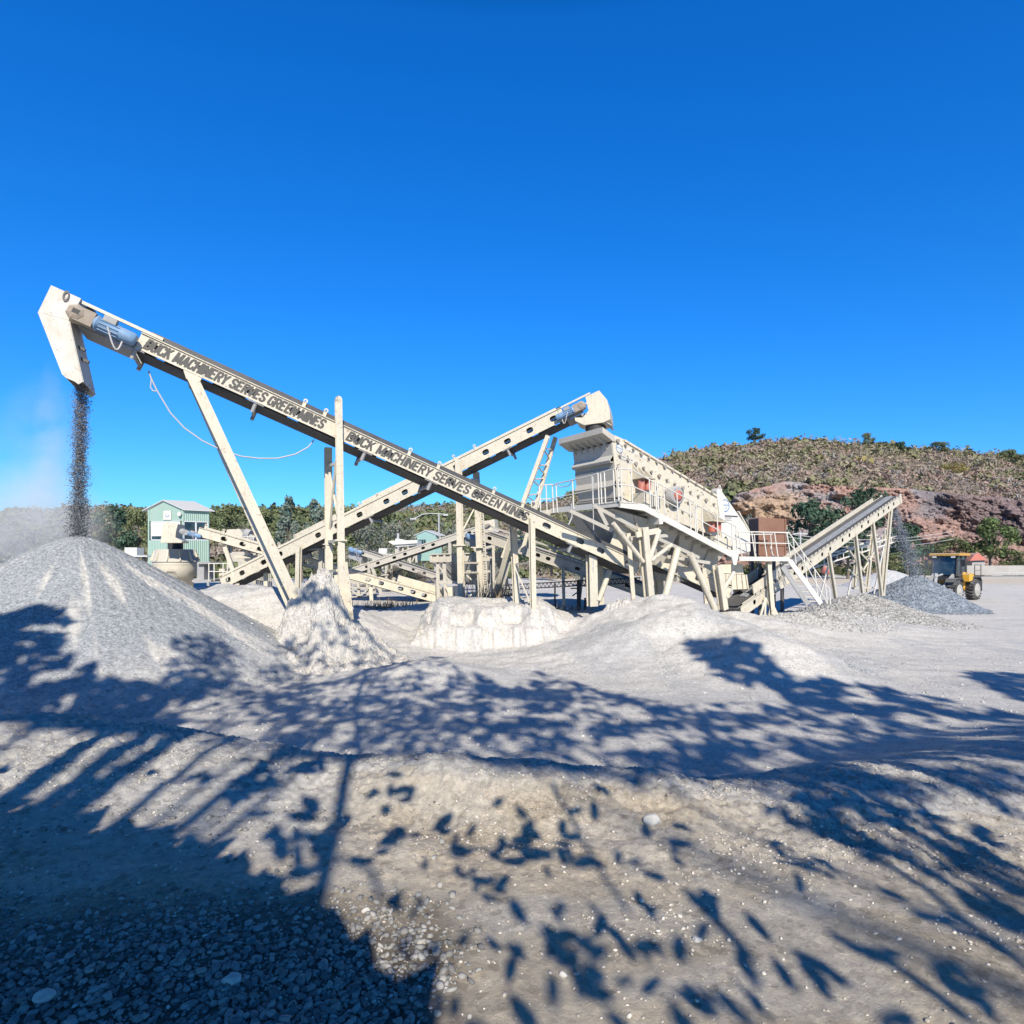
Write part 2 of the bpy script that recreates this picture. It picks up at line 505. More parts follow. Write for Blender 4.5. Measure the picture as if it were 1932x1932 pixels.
def G(x, y):
    x = np.asarray(x, float); y = np.asarray(y, float)
    a = np.clip(x / np.maximum(y, .6), -1.6, 1.6)
    px = 966 + S * a
    ry = np.interp(px, _px, _ry) + .16 * fbm(x * 1.3, y * .2, 5, 3) + .05 * fbm(x * 7, y, 8, 3)
    rz = np.interp(px, _px, _rz) + .10 * fbm(x * 1.8, y * 0 + 3, 6, 4) + .06 * fbm(x * 9, y * 9, 9, 4) + .05 * fbm(x * 24, y * 24, 10, 3)
    t = y / ry
    zt = 1.30 + .05 * fbm(x * .8, y * .8, 11, 4)
    w0 = np.interp(px, [0, 480, 800, 1300, 1932], [.52, .72, .875, .83, .5])
    near = zt + (rz - zt) * sst(w0, 1.0, t)
    # lumpy broken face of the verge
    near = near + (.07 * fbm(x * 4, y * 6, 17, 5) + .03 * fbm(x * 18, y * 22, 18, 3)) * sst(.66, .85, t)
    far = rz * (1 - sst(1.0, np.interp(px, [600, 1300, 1932], [1.75, 1.9, 2.6]), t))
    z = np.where(t < 1, near, far)
    m = sst(1.2, 2.2, t)
    b = 0.0
    for (cx, cy, h, rx, ry_) in BUMPS:
        wx = x + .5 * fbm(x * .6, y * .6, 31, 3); wy = y + .5 * fbm(x * .6, y * .6, 37, 3)
        b = b + h * np.exp(-(((wx - cx) / rx) ** 2 + ((wy - cy) / ry_) ** 2))
    b = b * (1 + .5 * fbm(x * .6, y * .6, 33, 4))
    base = .8 * sst(21, 25, y) * (1 - sst(3, 8, x)) * (1 - sst(60, 90, y))
    # crumbling bank under the middle of the plant
    wob = .50 * fbm(x * 1.2, y * .3, 41, 4) + .55 * fbm(x * 3.6, y * .6, 42, 4) + .30 * fbm(x * 10, y * 2, 43, 3)
    bank = 1.25 * (.55 * sst(19.6, 20.1, y + wob) + .45 * sst(20.2, 20.9, y + 1.6 * fbm(x * 2.1, y * .8, 44, 4))) * sst(-3.4, -2.7, x + wob) * (1 - sst(.9, 2.6, x + .4 * wob)) * (1 - sst(24, 29, y))
    rough = (.40 * fbm(x * 1.7, y * 2.2, 47, 5) + .20 * fbm(x * 6, y * 8, 48, 4)) * sst(19.6, 20.3, y) * (1 - sst(22, 26, y)) * sst(-4, -3, x) * (1 - sst(1, 3, x))
    z = z + m * (np.maximum(np.maximum(b, base), bank) + .25 * np.minimum(np.maximum(b, base), bank) + rough)
    z = z + m * sst(13, 17, y) * (1 - sst(30, 40, y)) * (1 - sst(9, 13, x)) * (.22 * fbm(x * .6, y * .6, 51, 4) + .08 * fbm(x * 2.6, y * 2.6, 52, 4) + .05 * fbm(x * 8, y * 8, 54, 3))
    # wheel ruts and unevenness of the yard
    z = z + m * (.05 * fbm(x * .25, y * 1.1, 53, 4) + .03 * fbm(x * 1.5, y * 1.5, 59, 3))
    z = z + (1 - m) * (.03 * fbm(x * 3, y * 3, 61, 4) + .012 * fbm(x * 22, y * 22, 62, 3))
    return np.where(y > 100, z - .3, z)


def cone(x, y, cx, cy, h, s, tip=.5, seed=1, lump=.25):
    r = np.hypot(x - cx, y - cy); th = np.arctan2(y - cy, x - cx)
    rr = r * (1 + .12 * fbm(np.cos(th) * 1.6 + 5, np.sin(th) * 1.6, seed, 3)) + lump * fbm(x * .5, y * .5, seed + 3, 4) * np.minimum(r, 1.5) / 1.5
    z = h + s * tip - s * np.sqrt(rr * rr + tip * tip)
    # soft foot
    k = .45 if seed == 71 else .18
    return np.where(z > k, z, k * np.exp((z - k) / k)) - k * .35


HEAPS = [
    # name, centre, height, slope, tip, radius, material, label
    ('gravel_heap', (-11.55, 16.35), 3.76, .625, .42, 8.0, 'grey_gravel', 'big blue grey cone of gravel under the tall spout of the lettered conveyor'),
    ('gravel_heap', (23.6, 36.0), 2.05, .60, .25, 4.3, 'dark_gravel', 'dark grey stone heap under the far right conveyor, beside the loader bucket'),
    ('gravel_heap', (16.6, 29.2), 1.35, .38, .5, 4.4, 'coarse', 'broad pale heap of coarse stone below the legs of the right conveyor'),
    ('gravel_heap', (12.7, 25.0), .85, .42, .35, 2.9, 'coarse', 'low coarse stone heap at the foot of the steel stair'),
    ('gravel_heap', (8.4, 15.7), .42, .42, .25, 1.9, 'grey_gravel', 'smallest grey gravel mound alone on the open yard right of centre'),
]


def heapz(i, x, y):
    n, c, h, s, tip, rad, mt, lb = HEAPS[i]
    return cone(x, y, c[0], c[1], h, s, tip, 71 + i * 9, .16 if i == 0 else .35)


def lump(x, y):
    """caked dust spire round the foot of the tall post"""
    cx, cy = -5.6, 17.7
    w = .5 * fbm(x * 1.1, y * 1.1, 83, 4); v = .5 * fbm(x * 1.1 + 9, y * 1.1, 89, 4)
    r = np.hypot((x - cx + w) / 1.0, (y - cy + v) / 1.1)
    r2 = np.hypot((x - cx - .75 + v) / 1.3, (y - cy + .3 + w) / 1.0); r3 = np.hypot((x - cx + .9 + w) / 1.0, (y - cy - .2) / 1.0)
    z = 1.2 * np.exp(-(r / .72) ** 2.6) + .75 * np.exp(-(r2 / .9) ** 2.4) + .45 * np.exp(-(r3 / .8) ** 2.2) + .85 * np.exp(-(r / 1.9) ** 2)
    e = np.exp(-(r / 2.0) ** 2)
    z = z + (1.1 * fbm(x * 1.9, y * 1.9, 91, 5) + .5 * fbm(x * 5, y * 5, 97, 4) + .16 * fbm(x * 14, y * 14, 98, 3)) * e
    return z - .16


def lump2(x, y):
    """broken crust beside the screen's front legs"""
    cx, cy = 3.75, 20.6
    w = .4 * fbm(x * 1.6, y * 1.6, 103, 4)
    r = np.hypot((x - cx + w) / 1.35, (y - cy - w) / .8)
    q = np.round(fbm(x * 1.8, y * 1.8, 107, 4) * 9) / 9
    return 1.75 * np.exp(-(r / .85) ** 2.2) + (.55 * q + .2 * fbm(x * 6, y * 6, 109, 4)) * np.exp(-(r / 1.1) ** 2) - .1


def SURF(x, y):
    z = G(x, y)
    z = np.maximum(z, heapz(0, x, y))
    return np.maximum(z, lump(x, y))


# ground sheet: rings round the viewpoint, finest in front
ang = np.concatenate([np.linspace(-180, -52, 33)[:-1], np.linspace(-52, 52, 700), np.linspace(52, 180, 33)[1:-1]])
rad = np.concatenate([[.4], np.geomspace(.8, 1.9, 14), np.geomspace(1.93, 45, 600), np.geomspace(46, 900, 60)])
A_, R_ = np.meshgrid(np.radians(ang), rad)
gx = (np.sin(A_) * R_).ravel(); gy = (np.cos(A_) * R_).ravel()
gz = G(gx, gy)
na, nr = len(ang), len(rad)
i_, j_ = np.meshgrid(np.arange(nr - 1), np.arange(na), indexing='ij')
gf = np.stack([i_ * na + j_, i_ * na + (j_ + 1) % na, (i_ + 1) * na + (j_ + 1) % na, (i_ + 1) * na + j_], -1).reshape(-1, 4)[:, ::-1]
# pale stone dust out in the yard and on the crest, browner packed soil at the roadside
_t = gy / np.interp(966 + S * np.clip(gx / np.maximum(gy, .6), -1.6, 1.6), _px, _ry)
dustm = np.maximum(sst(.93, 1.02, _t + .10 * fbm(gx * 2.5, gy * 2.5, 131, 4)), .42 * sst(.04, .16, fbm(gx * .9, gy * 2.0, 137, 5)))
dustm = np.maximum(dustm, sst(.55, .8, _t) * (1 - sst(-1.6, -.6, gx)))
dustm = np.maximum(dustm, .55 * sst(.6, .9, _t) * sst(.6, 2.0, gx))
dustm = np.where(gy < .3, 0, dustm)
roadm = sst(66, 70, gy + 2 * fbm(gx * .1, gy * .1, 139, 2)) * (1 - sst(84, 92, gy))
dustm = dustm * (1 - .75 * roadm)
_g = sst(12, 15, gy) * (1 - sst(26, 34, gy)) * sst(.02, .14, fbm(gx * .55 + gy * .2, gy * .35 - gx * .25, 141, 5)) * .5
_g = np.maximum(_g, .35 * sst(.06, .2, fbm(gx * .25, gy * 1.4, 143, 4)) * sst(9, 12, gy))
_g = np.where(gy < 0, 0, _g) * (1 - sst(60, 70, gy))
_b = sst(.02, -.2, gx / np.maximum(gy, .5) + .25 * fbm(gx * 2, gy * 2, 149, 3)) * (1 - sst(2.6, 3.3, gy + .5 * fbm(gx * 2, gy * 2, 147, 3))) * (gy > .3)  # shade mask: deepens the lower left tree shade in the soil colour
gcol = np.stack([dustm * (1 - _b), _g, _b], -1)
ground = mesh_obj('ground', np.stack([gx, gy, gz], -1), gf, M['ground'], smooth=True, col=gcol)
tag(ground, kind='structure')


def heap_mesh(name, fn, cx, cy, rad_, nr_, na_, mat, label, cat, noise_amp, colf=None, group=None):
    rr = np.concatenate([[0.001], np.linspace(rad_ / nr_, rad_, nr_)])
    tt = np.linspace(0, 2 * math.pi, na_, endpoint=False)
    T, Q = np.meshgrid(tt, rr)
    x = cx + np.cos(T) * Q; y = cy + np.sin(T) * Q
    z = fn(x, y) + noise_amp * (vn(x * 16, y * 16, 3) - .5) + noise_amp * .8 * (vn(x * 37, y * 37, 4) - .5)
    g = G(x, y)
    z = np.where(z < g - .25, g - .25, z)
    i, j = np.meshgrid(np.arange(nr_), np.arange(na_), indexing='ij')
    f = np.stack([i * na_ + j, i * na_ + (j + 1) % na_, (i + 1) * na_ + (j + 1) % na_, (i + 1) * na_ + j], -1).reshape(-1, 4)[:, ::-1]
    # keep only what stands above the ground
    up = (z > g - .2).ravel()
    f = f[up[f].any(axis=1)]
    col = colf(x.ravel(), y.ravel()) if colf is not None else np.zeros((x.size, 3))
    o = mesh_obj(name, np.stack([x.ravel(), y.ravel(), z.ravel()], -1), f, mat, smooth=True, col=col, loc=(cx, cy, float(G(cx, cy))))
    return tag(o, label, cat, group)


def streaks(cx, cy, seed):
    """tongues of paler fines that have run down the cone"""
    def f(x, y):
        th = np.arctan2(y - cy, x - cx); r = np.hypot(x - cx, y - cy)
        s = vn(th * 8 + .5 * fbm(x * .8, y * .8, seed, 3), r * .55, seed)
        s2 = vn(th * 26, r * .8, seed + 5)
        k = .95 * sst(.50, .72, .66 * s + .34 * s2) * sst(.9, 2.2, r + .8 * (s2 - .5))
        k = np.maximum(k, .55 * sst(4.2, 6.0, r + fbm(x * .9, y * .9, seed + 8, 3)))
        k = k * (.65 + .7 * vn(x * 5, y * 5, seed + 2))
        return np.stack([np.clip(k, 0, 1), k * 0, k * 0], -1)
    return f


for i, (n_, c_, h_, s_, t_, r_, mt_, lb_) in enumerate(HEAPS):
    heap_mesh(n_, lambda x, y, i=i: heapz(i, x, y), c_[0], c_[1], r_, 230 if i == 0 else 90, 620 if i == 0 else 260, M[mt_], lb_, 'gravel heap', .035 if i == 0 else .07,
              streaks(c_[0], c_[1], 151) if i == 0 else None, 'heaps of crushed stone in the yard')
heap_mesh('dust_mound', lump, -5.55, 17.7, 3.4, 150, 420, M['dust'], 'tall jagged spire of caked pale dust round the foot of the tall post', 'dust mound', .09)
heap_mesh('dust_mound', lump2, 3.75, 20.6, 2.0, 90, 260, M['dust'], 'broken crust of caked dust left of the screen front legs', 'dust mound', .10)

# ------------------------------------------------------------------ hills behind the plant
_sx = np.array([-500, 0, 100, 190, 250, 400, 560, 650, 720, 800, 860, 920, 980, 1040, 1150, 1230, 1300, 1400, 1500, 1560, 1640, 1720, 1800, 1870, 1932, 2400])
_sy = np.array([965, 968, 962, 957, 960, 962, 960, 962, 962, 955, 952, 950, 952, 945, 905, 868, 850, 838, 828, 832, 838, 846, 848, 856, 864, 880.])
_qx = np.array([1300, 1390, 1480, 1600, 1700, 1800, 1932, 2400.])
_qy = np.array([1046, 935, 912, 922, 925, 935, 945, 950.])


def hillz(px, y):
    yc = np.interp(px, [600, 1200, 1500, 2000], [150, 190, 225, 235])
    zc = CAM_H + (1050 - np.interp(px, _sx, _sy)) / S * yc
    zr = np.where(px > 1300, CAM_H + (1050 - np.interp(px, _qx, _qy)) / S * 136, 0)
    yb = np.interp(px, [500, 1000, 1250, 1330, 1400], [64, 74, 105, 128, 137])
    t = (y - yb) / (yc - yb)
    z = zr - .4 + (zc - zr) * np.clip(t, 0, 1) ** 1.05
    z = np.where(t > 1, zc - (y - yc) * .12, z)
    return np.where(t < 0, zr - 1.5 - 8 * np.clip(-t, 0, 1) * (px > 1300), z), t


hp = np.linspace(-450, 2380, 330); hy = np.concatenate([np.linspace(60, 240, 110), np.linspace(246, 330, 12)])
PX, HY = np.meshgrid(hp, hy)
HZ, HT = hillz(PX, HY)
HX = (PX - 966) / S * HY
HZ = HZ + 2.2 * fbm(HX * .05, HY * .05, 163, 4) * sst(0, .2, HT) * (1 - .6 * sst(.85, 1, HT))
nrow, ncol = HX.shape
i, j = np.meshgrid(np.arange(nrow - 1), np.arange(ncol - 1), indexing='ij')
hf = np.stack([i * ncol + j, i * ncol + j + 1, (i + 1) * ncol + j + 1, (i + 1) * ncol + j], -1).reshape(-1, 4)
keep = (HT.ravel()[hf] > np.where(PX.ravel()[hf] > 1330, -.004, -.12)).all(axis=1)
m, nt, bs = nodes('dry_hillside')
n1 = noise(nt, .05, 6, .7); n2 = noise(nt, .5, 5, .7)
c = ramp(nt, n1.outputs['Fac'], [(.3, (.22, .18, .125)), (.5, (.27, .21, .165)), (.7, (.31, .235, .195))])
c = mixc(nt, 1., c.outputs['Color'], ramp(nt, n2.outputs['Fac'], [(.3, (.6, .6, .6)), (.7, (1.2, 1.2, 1.2))]).outputs['Color'], 'MULTIPLY')
nt.links.new(c, bs.inputs['Base Color']); bs.inputs['Roughness'].default_value = .95
M['hill'] = m
tag(mesh_obj('hillside', np.stack([HX, HY, HZ], -1).reshape(-1, 3), hf[keep], M['hill'], smooth=True), kind='structure')

# quarried rock wall cut into the foot of the right hill
qp = np.linspace(1300, 2250, 520); qh = np.linspace(0, 1, 130)
QP, QH = np.meshgrid(qp, qh)
zr = CAM_H + (1050 - np.interp(QP, _qx, _qy)) / S * 136 + .6
qx0 = (QP - 966) / S * 130
QZ = -.5 + (zr + .5) * QH
blk = np.floor(fbm(qx0 * .16, QZ * .30 + qx0 * .05, 173, 3) * 14) / 14
blk2 = np.floor(fbm(qx0 * .5 + QZ * .1, QZ * .9, 179, 3) * 10) / 10
QY = 121 + 15 * QH ** .85 - 8 * blk - 3.4 * blk2 - 2.2 * np.abs(fbm(qx0 * .22, QZ * .04 + 3, 185, 4)) - 1.2 * fbm(qx0 * 1.6, QZ * 1.6, 181, 4) - 4 * fbm(qx0 * .04, QZ * .05, 183, 3)
QY = np.where(QH > .97, 137.5, np.minimum(QY, 137.2))
QX = (QP - 966) / S * QY
QZ = QZ + .5 * fbm(qx0 * .7, QZ * .7, 187, 3)
w = fbm(qx0 * .09, QZ * .13, 191, 5); w2 = fbm(qx0 * .3, QZ * .5, 193, 5); w3 = fbm(qx0 * .03 + 4, QZ * .06, 197, 3)
colA = np.array([.40, .275, .23]); colB = np.array([.46, .33, .22]); colC = np.array([.33, .32, .33]); colD = np.array([.42, .26, .20])
k1 = sst(-.05, .14, w)[..., None]; k2 = sst(.02, .16, w2)[..., None]; k3 = sst(-.02, .1, w3)[..., None]
qc = colA * (1 - k1) + colC * k1
qc = qc * (1 - .6 * k2) + colD * .6 * k2
och = (sst(.35, .55, QH) * (1 - sst(.8, .95, QH)) * (1 - sst(1480, 1560, QP + 40 * w)))[..., None]
qc = qc * (1 - och) + np.array([.47, .355, .25]) * och
drk = (sst(1720, 1830, QP + 200 * w) * sst(.3, .5, QH + .4 * w2))[..., None]
qc = qc * (1 - .75 * drk) + np.array([.15, .13, .145]) * .75 * drk
qc = qc * np.array([.90, .85, .84]) * (.70 + .6 * vn(qx0 * 2.3, QZ * 3.1, 199))[..., None]
nrow, ncol = QX.shape
i, j = np.meshgrid(np.arange(nrow - 1), np.arange(ncol - 1), indexing='ij')
qf = np.stack([i * ncol + j, i * ncol + j + 1, (i + 1) * ncol + j + 1, (i + 1) * ncol + j], -1).reshape(-1, 4)
m, nt, bs = nodes('quarry_rock')
at_ = nt.nodes.new('ShaderNodeAttribute'); at_.attribute_name = 'Col'
n2 = noise(nt, 1.4, 7, .75)
c = mixc(nt, 1., at_.outputs['Color'], ramp(nt, n2.outputs['Fac'], [(.3, (.6, .6, .6)), (.7, (1.25, 1.25, 1.25))]).outputs['Color'], 'MULTIPLY')
nt.links.new(c, bs.inputs['Base Color']); bs.inputs['Roughness'].default_value = .95
bump(nt, bs, n2.outputs['Fac'], .8, .5)
M['rock'] = m
tag(mesh_obj('quarry_cliff', np.stack([QX, QY, QZ], -1).reshape(-1, 3), qf, M['rock'], col=qc.reshape(-1, 3)), kind='structure')
# ------------------------------------------------------------------ lettering
def text_mesh(body, bold=.02, shear=0.0):
    cu = bpy.data.curves.new('t', 'FONT'); cu.body = body; cu.offset = bold; cu.space_character = .93 if bold < .03 else 1.02; cu.shear = shear; cu.resolution_u = 3
    to = bpy.data.objects.new('t', cu); C.objects.link(to)
    me = bpy.data.meshes.new_from_object(to.evaluated_get(bpy.context.evaluated_depsgraph_get()))
    v = np.array([q.co[:] for q in me.vertices]); f = [tuple(p.vertices) for p in me.polygons]
    bpy.data.objects.remove(to); bpy.data.curves.remove(cu); bpy.data.meshes.remove(me)
    v[:, 0] -= v[:, 0].min(); v[:, 1] -= v[:, 1].min()
    v[:, 0] /= v[:, 0].max(); v[:, 1] /= v[:, 1].max()
    return v, f


GLY = {'B': [[(.5, .1), (0, .1)], [(.12, 0), (.12, 1)], [(.1, .9), (.66, .9), (.84, .8), (.84, .62), (.66, .53), (.1, .53)], [(.6, .53), (.86, .43), (.88, .2), (.7, .1), (.1, .1)]],
       'U': [[(.12, 1), (.12, .24), (.3, .1), (.7, .1), (.88, .24), (.88, 1)]], 'C': [[(.88, .64), (.88, .8), (.7, .9), (.3, .9), (.12, .76), (.12, .24), (.3, .1), (.7, .1), (.88, .2), (.88, .38)]],
       'K': [[(.12, 0), (.12, 1)], [(.86, 1), (.18, .46)], [(.36, .6), (.88, 0)]], 'M': [[(.1, 0), (.1, 1)], [(.9, 0), (.9, 1)], [(.12, 1), (.5, .12)], [(.88, 1), (.5, .12)]],
       'A': [[(.06, 0), (.5, 1)], [(.94, 0), (.5, 1)], [(.24, .28), (.76, .28)]], 'H': [[(.12, 0), (.12, 1)], [(.88, 0), (.88, 1)], [(.12, .5), (.88, .5)]], 'I': [[(.5, 0), (.5, 1)]],
       'N': [[(.12, 0), (.12, 1)], [(.88, 0), (.88, 1)], [(.14, .98), (.86, .02)]], 'E': [[(.14, 0), (.14, 1)], [(.14, .9), (.92, .9)], [(.14, .52), (.84, .52)], [(.14, .1), (.92, .1)]],
       'R': [[(.12, 0), (.12, 1)], [(.1, .9), (.66, .9), (.86, .8), (.86, .6), (.66, .5), (.1, .5)], [(.5, .5), (.9, 0)]], 'Y': [[(.06, 1), (.5, .46)], [(.94, 1), (.5, .46)], [(.5, .5), (.5, 0)]],
       'S': [[(.88, .7), (.86, .82), (.68, .9), (.32, .9), (.13, .8), (.13, .64), (.3, .54), (.7, .46), (.87, .36), (.87, .2), (.68, .1), (.32, .1), (.13, .18), (.12, .32)]],
       'V': [[(.06, 1), (.5, .02)], [(.94, 1), (.5, .02)]], 'G': [[(.88, .66), (.86, .8), (.68, .9), (.32, .9), (.12, .76), (.12, .24), (.32, .1), (.68, .1), (.88, .24), (.88, .46), (.54, .46)]]}


def block_text(name, body, o, ux, uy, mat, parent, shear=.2, stroke=.2, nrm=(0, -1, 0)):
    """heavy condensed slanted capitals, cut from flat strokes"""
    adv = {'I': .38, 'M': 1.2, ' ': .45}
    tot = sum(adv.get(ch, 1.0) for ch in body); H = np.linalg.norm(uy); L = np.linalg.norm(ux)
    eu, en = ux / L, uy / H; cell = L / tot; x = 0.0; mb = MB(); lift = 0; nrm = np.array(nrm, float)
    for ch in body:
        a = adv.get(ch, 1.0); w = a * cell * .88
        for st in GLY.get(ch, []):
            pts = [np.array([x + (q[0] if ch != 'I' else .5) * w, q[1] * H]) for q in st]
            hw = stroke * H * .5
            L_, R_s = [], []
            for i, p in enumerate(pts):
                d0 = unit(pts[i] - pts[i - 1]) if i > 0 else None; d1 = unit(pts[i + 1] - pts[i]) if i < len(pts) - 1 else None
                d = unit((d0 if d0 is not None else d1) + (d1 if d1 is not None else d0)); nn_ = np.array([-d[1], d[0]])
                ref = d1 if d1 is not None else d0; k = hw / max(.5, abs(np.dot(nn_, np.array([-ref[1], ref[0]]))))
                L_.append(p + nn_ * k); R_s.append(p - nn_ * k)
            lift += 1
            f3 = lambda q: o + eu * (q[0] + shear * np.clip(q[1], 0, H)) + en * np.clip(q[1], 0, H) + nrm * (.0004 * (lift % 4))
            for i in range(len(pts) - 1):
                mb.add([f3(R_s[i]), f3(R_s[i + 1]), f3(L_[i + 1]), f3(L_[i])], [(0, 1, 2, 3)])
        x += a * cell
    return mb.build(name, mat, parent)


def letter(name, body, o, ux, uy, mat, parent, bold=.02, shear=0.0):
    """text from corner o, running along ux (full width) with height uy"""
    v, f = text_mesh(body, bold, shear)
    w = np.array(o)[None] + v[:, :1] * np.array(ux)[None] + v[:, 1:2] * np.array(uy)[None]
    return mesh_obj(name, w, f, mat, parent)


def ring(mb, c, ax, ay, r0, r1, n=28):
    vs_ = []; fs = []
    for k in range(n):
        d = ax * math.cos(2 * math.pi * k / n) + ay * math.sin(2 * math.pi * k / n)
        vs_ += [c + d * r0, c + d * r1]
    fs = [(2 * k, 2 * k + 1, (2 * k + 3) % (2 * n), (2 * k + 2) % (2 * n)) for k in range(n)]
    mb.add(vs_, fs)


def disc(mb, c, ax, ay, r, n=28):
    mb.add([c + (ax * math.cos(2 * math.pi * k / n) + ay * math.sin(2 * math.pi * k / n)) * r for k in range(n)], [tuple(range(n))])


# ------------------------------------------------------------------ belt conveyors
class Frame:
    """tail A, head B on the lower edge of the near side plate"""

    def __init__(s, A, B, W, hp):
        s.A = np.array(A); s.B = np.array(B); s.W = W; s.hp = hp
        s.L = np.linalg.norm(s.B - s.A); s.u = (s.B - s.A) / s.L
        s.c = hperp(s.A, s.B)
        n = np.cross(s.c, s.u); s.n = n if n[2] > 0 else -n
        s.plane = (s.A, s.c)

    def at(s, l, v=0, w=0):
        return s.A + s.u * l + s.n * v + s.c * w

    def loc(s, px, py):
        """(along, up) of a survey point in the near side plane"""
        q = PP(px, py, s.plane) - s.A
        return np.dot(q, s.u), np.dot(q, s.n)

    def pp(s, px, py, w=0):
        return PP(px, py, s.plane) + s.c * w


def holed_plate(mb, F, l0, l1, v0, v1, holes, rx, ry, w, t=.02):
    """side plate with oval lightening holes really cut through"""
    hs_ = sorted(holes)
    cuts = [l0] + [(a + b) / 2 for a, b in zip(hs_[:-1], hs_[1:])] + [l1] if hs_ else [l0, l1]
    vm = (v0 + v1) / 2; hh = (v1 - v0) / 2
    for k, h in enumerate(hs_):
        a, b = cuts[k], cuts[k + 1]
        angs = sorted(set([2 * math.pi * q / 24 for q in range(24)] + [math.atan2(y, x) % (2 * math.pi) for x in (a - h, b - h) for y in (-hh, hh)]))
        n = len(angs); vs_ = []
        for z in (w, w + t):
            for g in angs:
                cx, sx = math.cos(g), math.sin(g)
                k1 = min(((b - h) if cx > 0 else (h - a)) / max(abs(cx), 1e-6), hh / max(abs(sx), 1e-6))
                e = (abs(cx) ** 3 + abs(sx) ** 3) ** (-1 / 3)
                vs_ += [F.at(h + cx * k1, vm + sx * k1, z), F.at(h + cx * rx * e, vm + sx * ry * e, z)]
        fs = []
        for q in range(n):
            p = (q + 1) % n
            fs += [(2 * q, 2 * p, 2 * p + 1, 2 * q + 1), (2 * n + 2 * q, 2 * n + 2 * q + 1, 2 * n + 2 * p + 1, 2 * n + 2 * p),
                   (2 * q + 1, 2 * p + 1, 2 * n + 2 * p + 1, 2 * n + 2 * q + 1)]
        mb.add(vs_, fs)


def bar(mb, F, l0, l1, v0, v1, w0, w1):
    mb.hexa([F.at(l0, v0, w0), F.at(l1, v0, w0), F.at(l1, v1, w0), F.at(l0, v1, w0), F.at(l0, v0, w1), F.at(l1, v0, w1), F.at(l1, v1, w1), F.at(l0, v1, w1)])


def conveyor(name, loc, label, cat, F, l0, l1, hole_step, rx, ry, mat, lugs=(), brackets=(), skirt=.12, bolts=True, holes=None, group='belt conveyors of the crushing plant'):
    t = thing(name, loc, label, cat, group)
    W, hp = F.W, F.hp
    hl = holes if holes is not None else list(np.arange(l0 + hole_step * .6, l1 - hole_step * .3, hole_step))
    for w in (0, W - .02):
        mb = MB()
        holed_plate(mb, F, l0, l1, 0, hp, hl, rx, ry, w)
        s = -1 if w == 0 else 1
        ww = 0 if w == 0 else W
        for v in (0, hp):       # rolled flange lips
            a, b = sorted((ww + s * .003, ww + s * .045))
            bar(mb, F, l0, l1, v - .012, v + .012, a, b)
        if bolts and w == 0:
            for q in np.arange(l0 + .3, l1, .62):  # rivets
                for v in (.06, hp - .06):
                    mb.tube(F.at(q, v, -.018), F.at(q, v, 0), .018, 6)
        mb.build('side_frame', mat, t)
    mb = MB()      # carrying belt: troughed, with a raised edge above the plates
    e = .10
    prof = [(.05, hp + skirt), (.05 + W * .25, hp + skirt * .2), (W * .75 - .05, hp + skirt * .2), (W - .05, hp + skirt)]
    for (w0, v0), (w1, v1) in zip(prof[:-1], prof[1:]):
        mb.hexa([F.at(l0, v0, w0), F.at(l1, v0, w0), F.at(l1, v0 - .02, w0), F.at(l0, v0 - .02, w0), F.at(l0, v1, w1), F.at(l1, v1, w1), F.at(l1, v1 - .02, w1), F.at(l0, v1 - .02, w1)])
    mb.build('carrying_belt', M['belt'], t)
    mb = MB(); bar(mb, F, l0, l1, -.045, -.025, .06, W - .06)
    mb.build('return_belt', M['belt'], t)
    mb = MB()
    for w in (.015, W - .015):
        bar(mb, F, l0 + .2, l1 - .2, hp + .02, hp + skirt + .02, w - .006, w + .006)
    mb.build('skirt_board', M['steel_dark'] if skirt > .1 else mat, t)
    for q in (l0 + .12, l1 - .12):
        mb = MB(); mb.tube(F.at(q, hp * .45, .03), F.at(q, hp * .45, W - .03), hp * .42, 16)
        mb.build('pulley', M['steel_dark'], t)
    for q in lugs:
        mb = MB()
        bar(mb, F, q - .05, q + .05, hp + .014, hp + .17, -.03, -.008)
        ring(mb, F.at(q, hp + .19, -.03), F.u, F.n, .03, .065, 14)
        mb.build('lifting_lug', mat, t)
    for q in brackets:
        mb = MB()
        bar(mb, F, q - .22, q + .22, -.05, -.03, -.05, .05)
        mb.tube(F.at(q, -.30, .08), F.at(q, -.03, .02), .055, 10)
        mb.tube(F.at(q, -.18, .1), F.at(q, -.18, W - .1), .05, 10)
        mb.tube(F.at(q, -.30, W - .08), F.at(q, -.03, W - .02), .055, 10)
        mb.build('return_roller', M['grey_steel'], t)
    return t


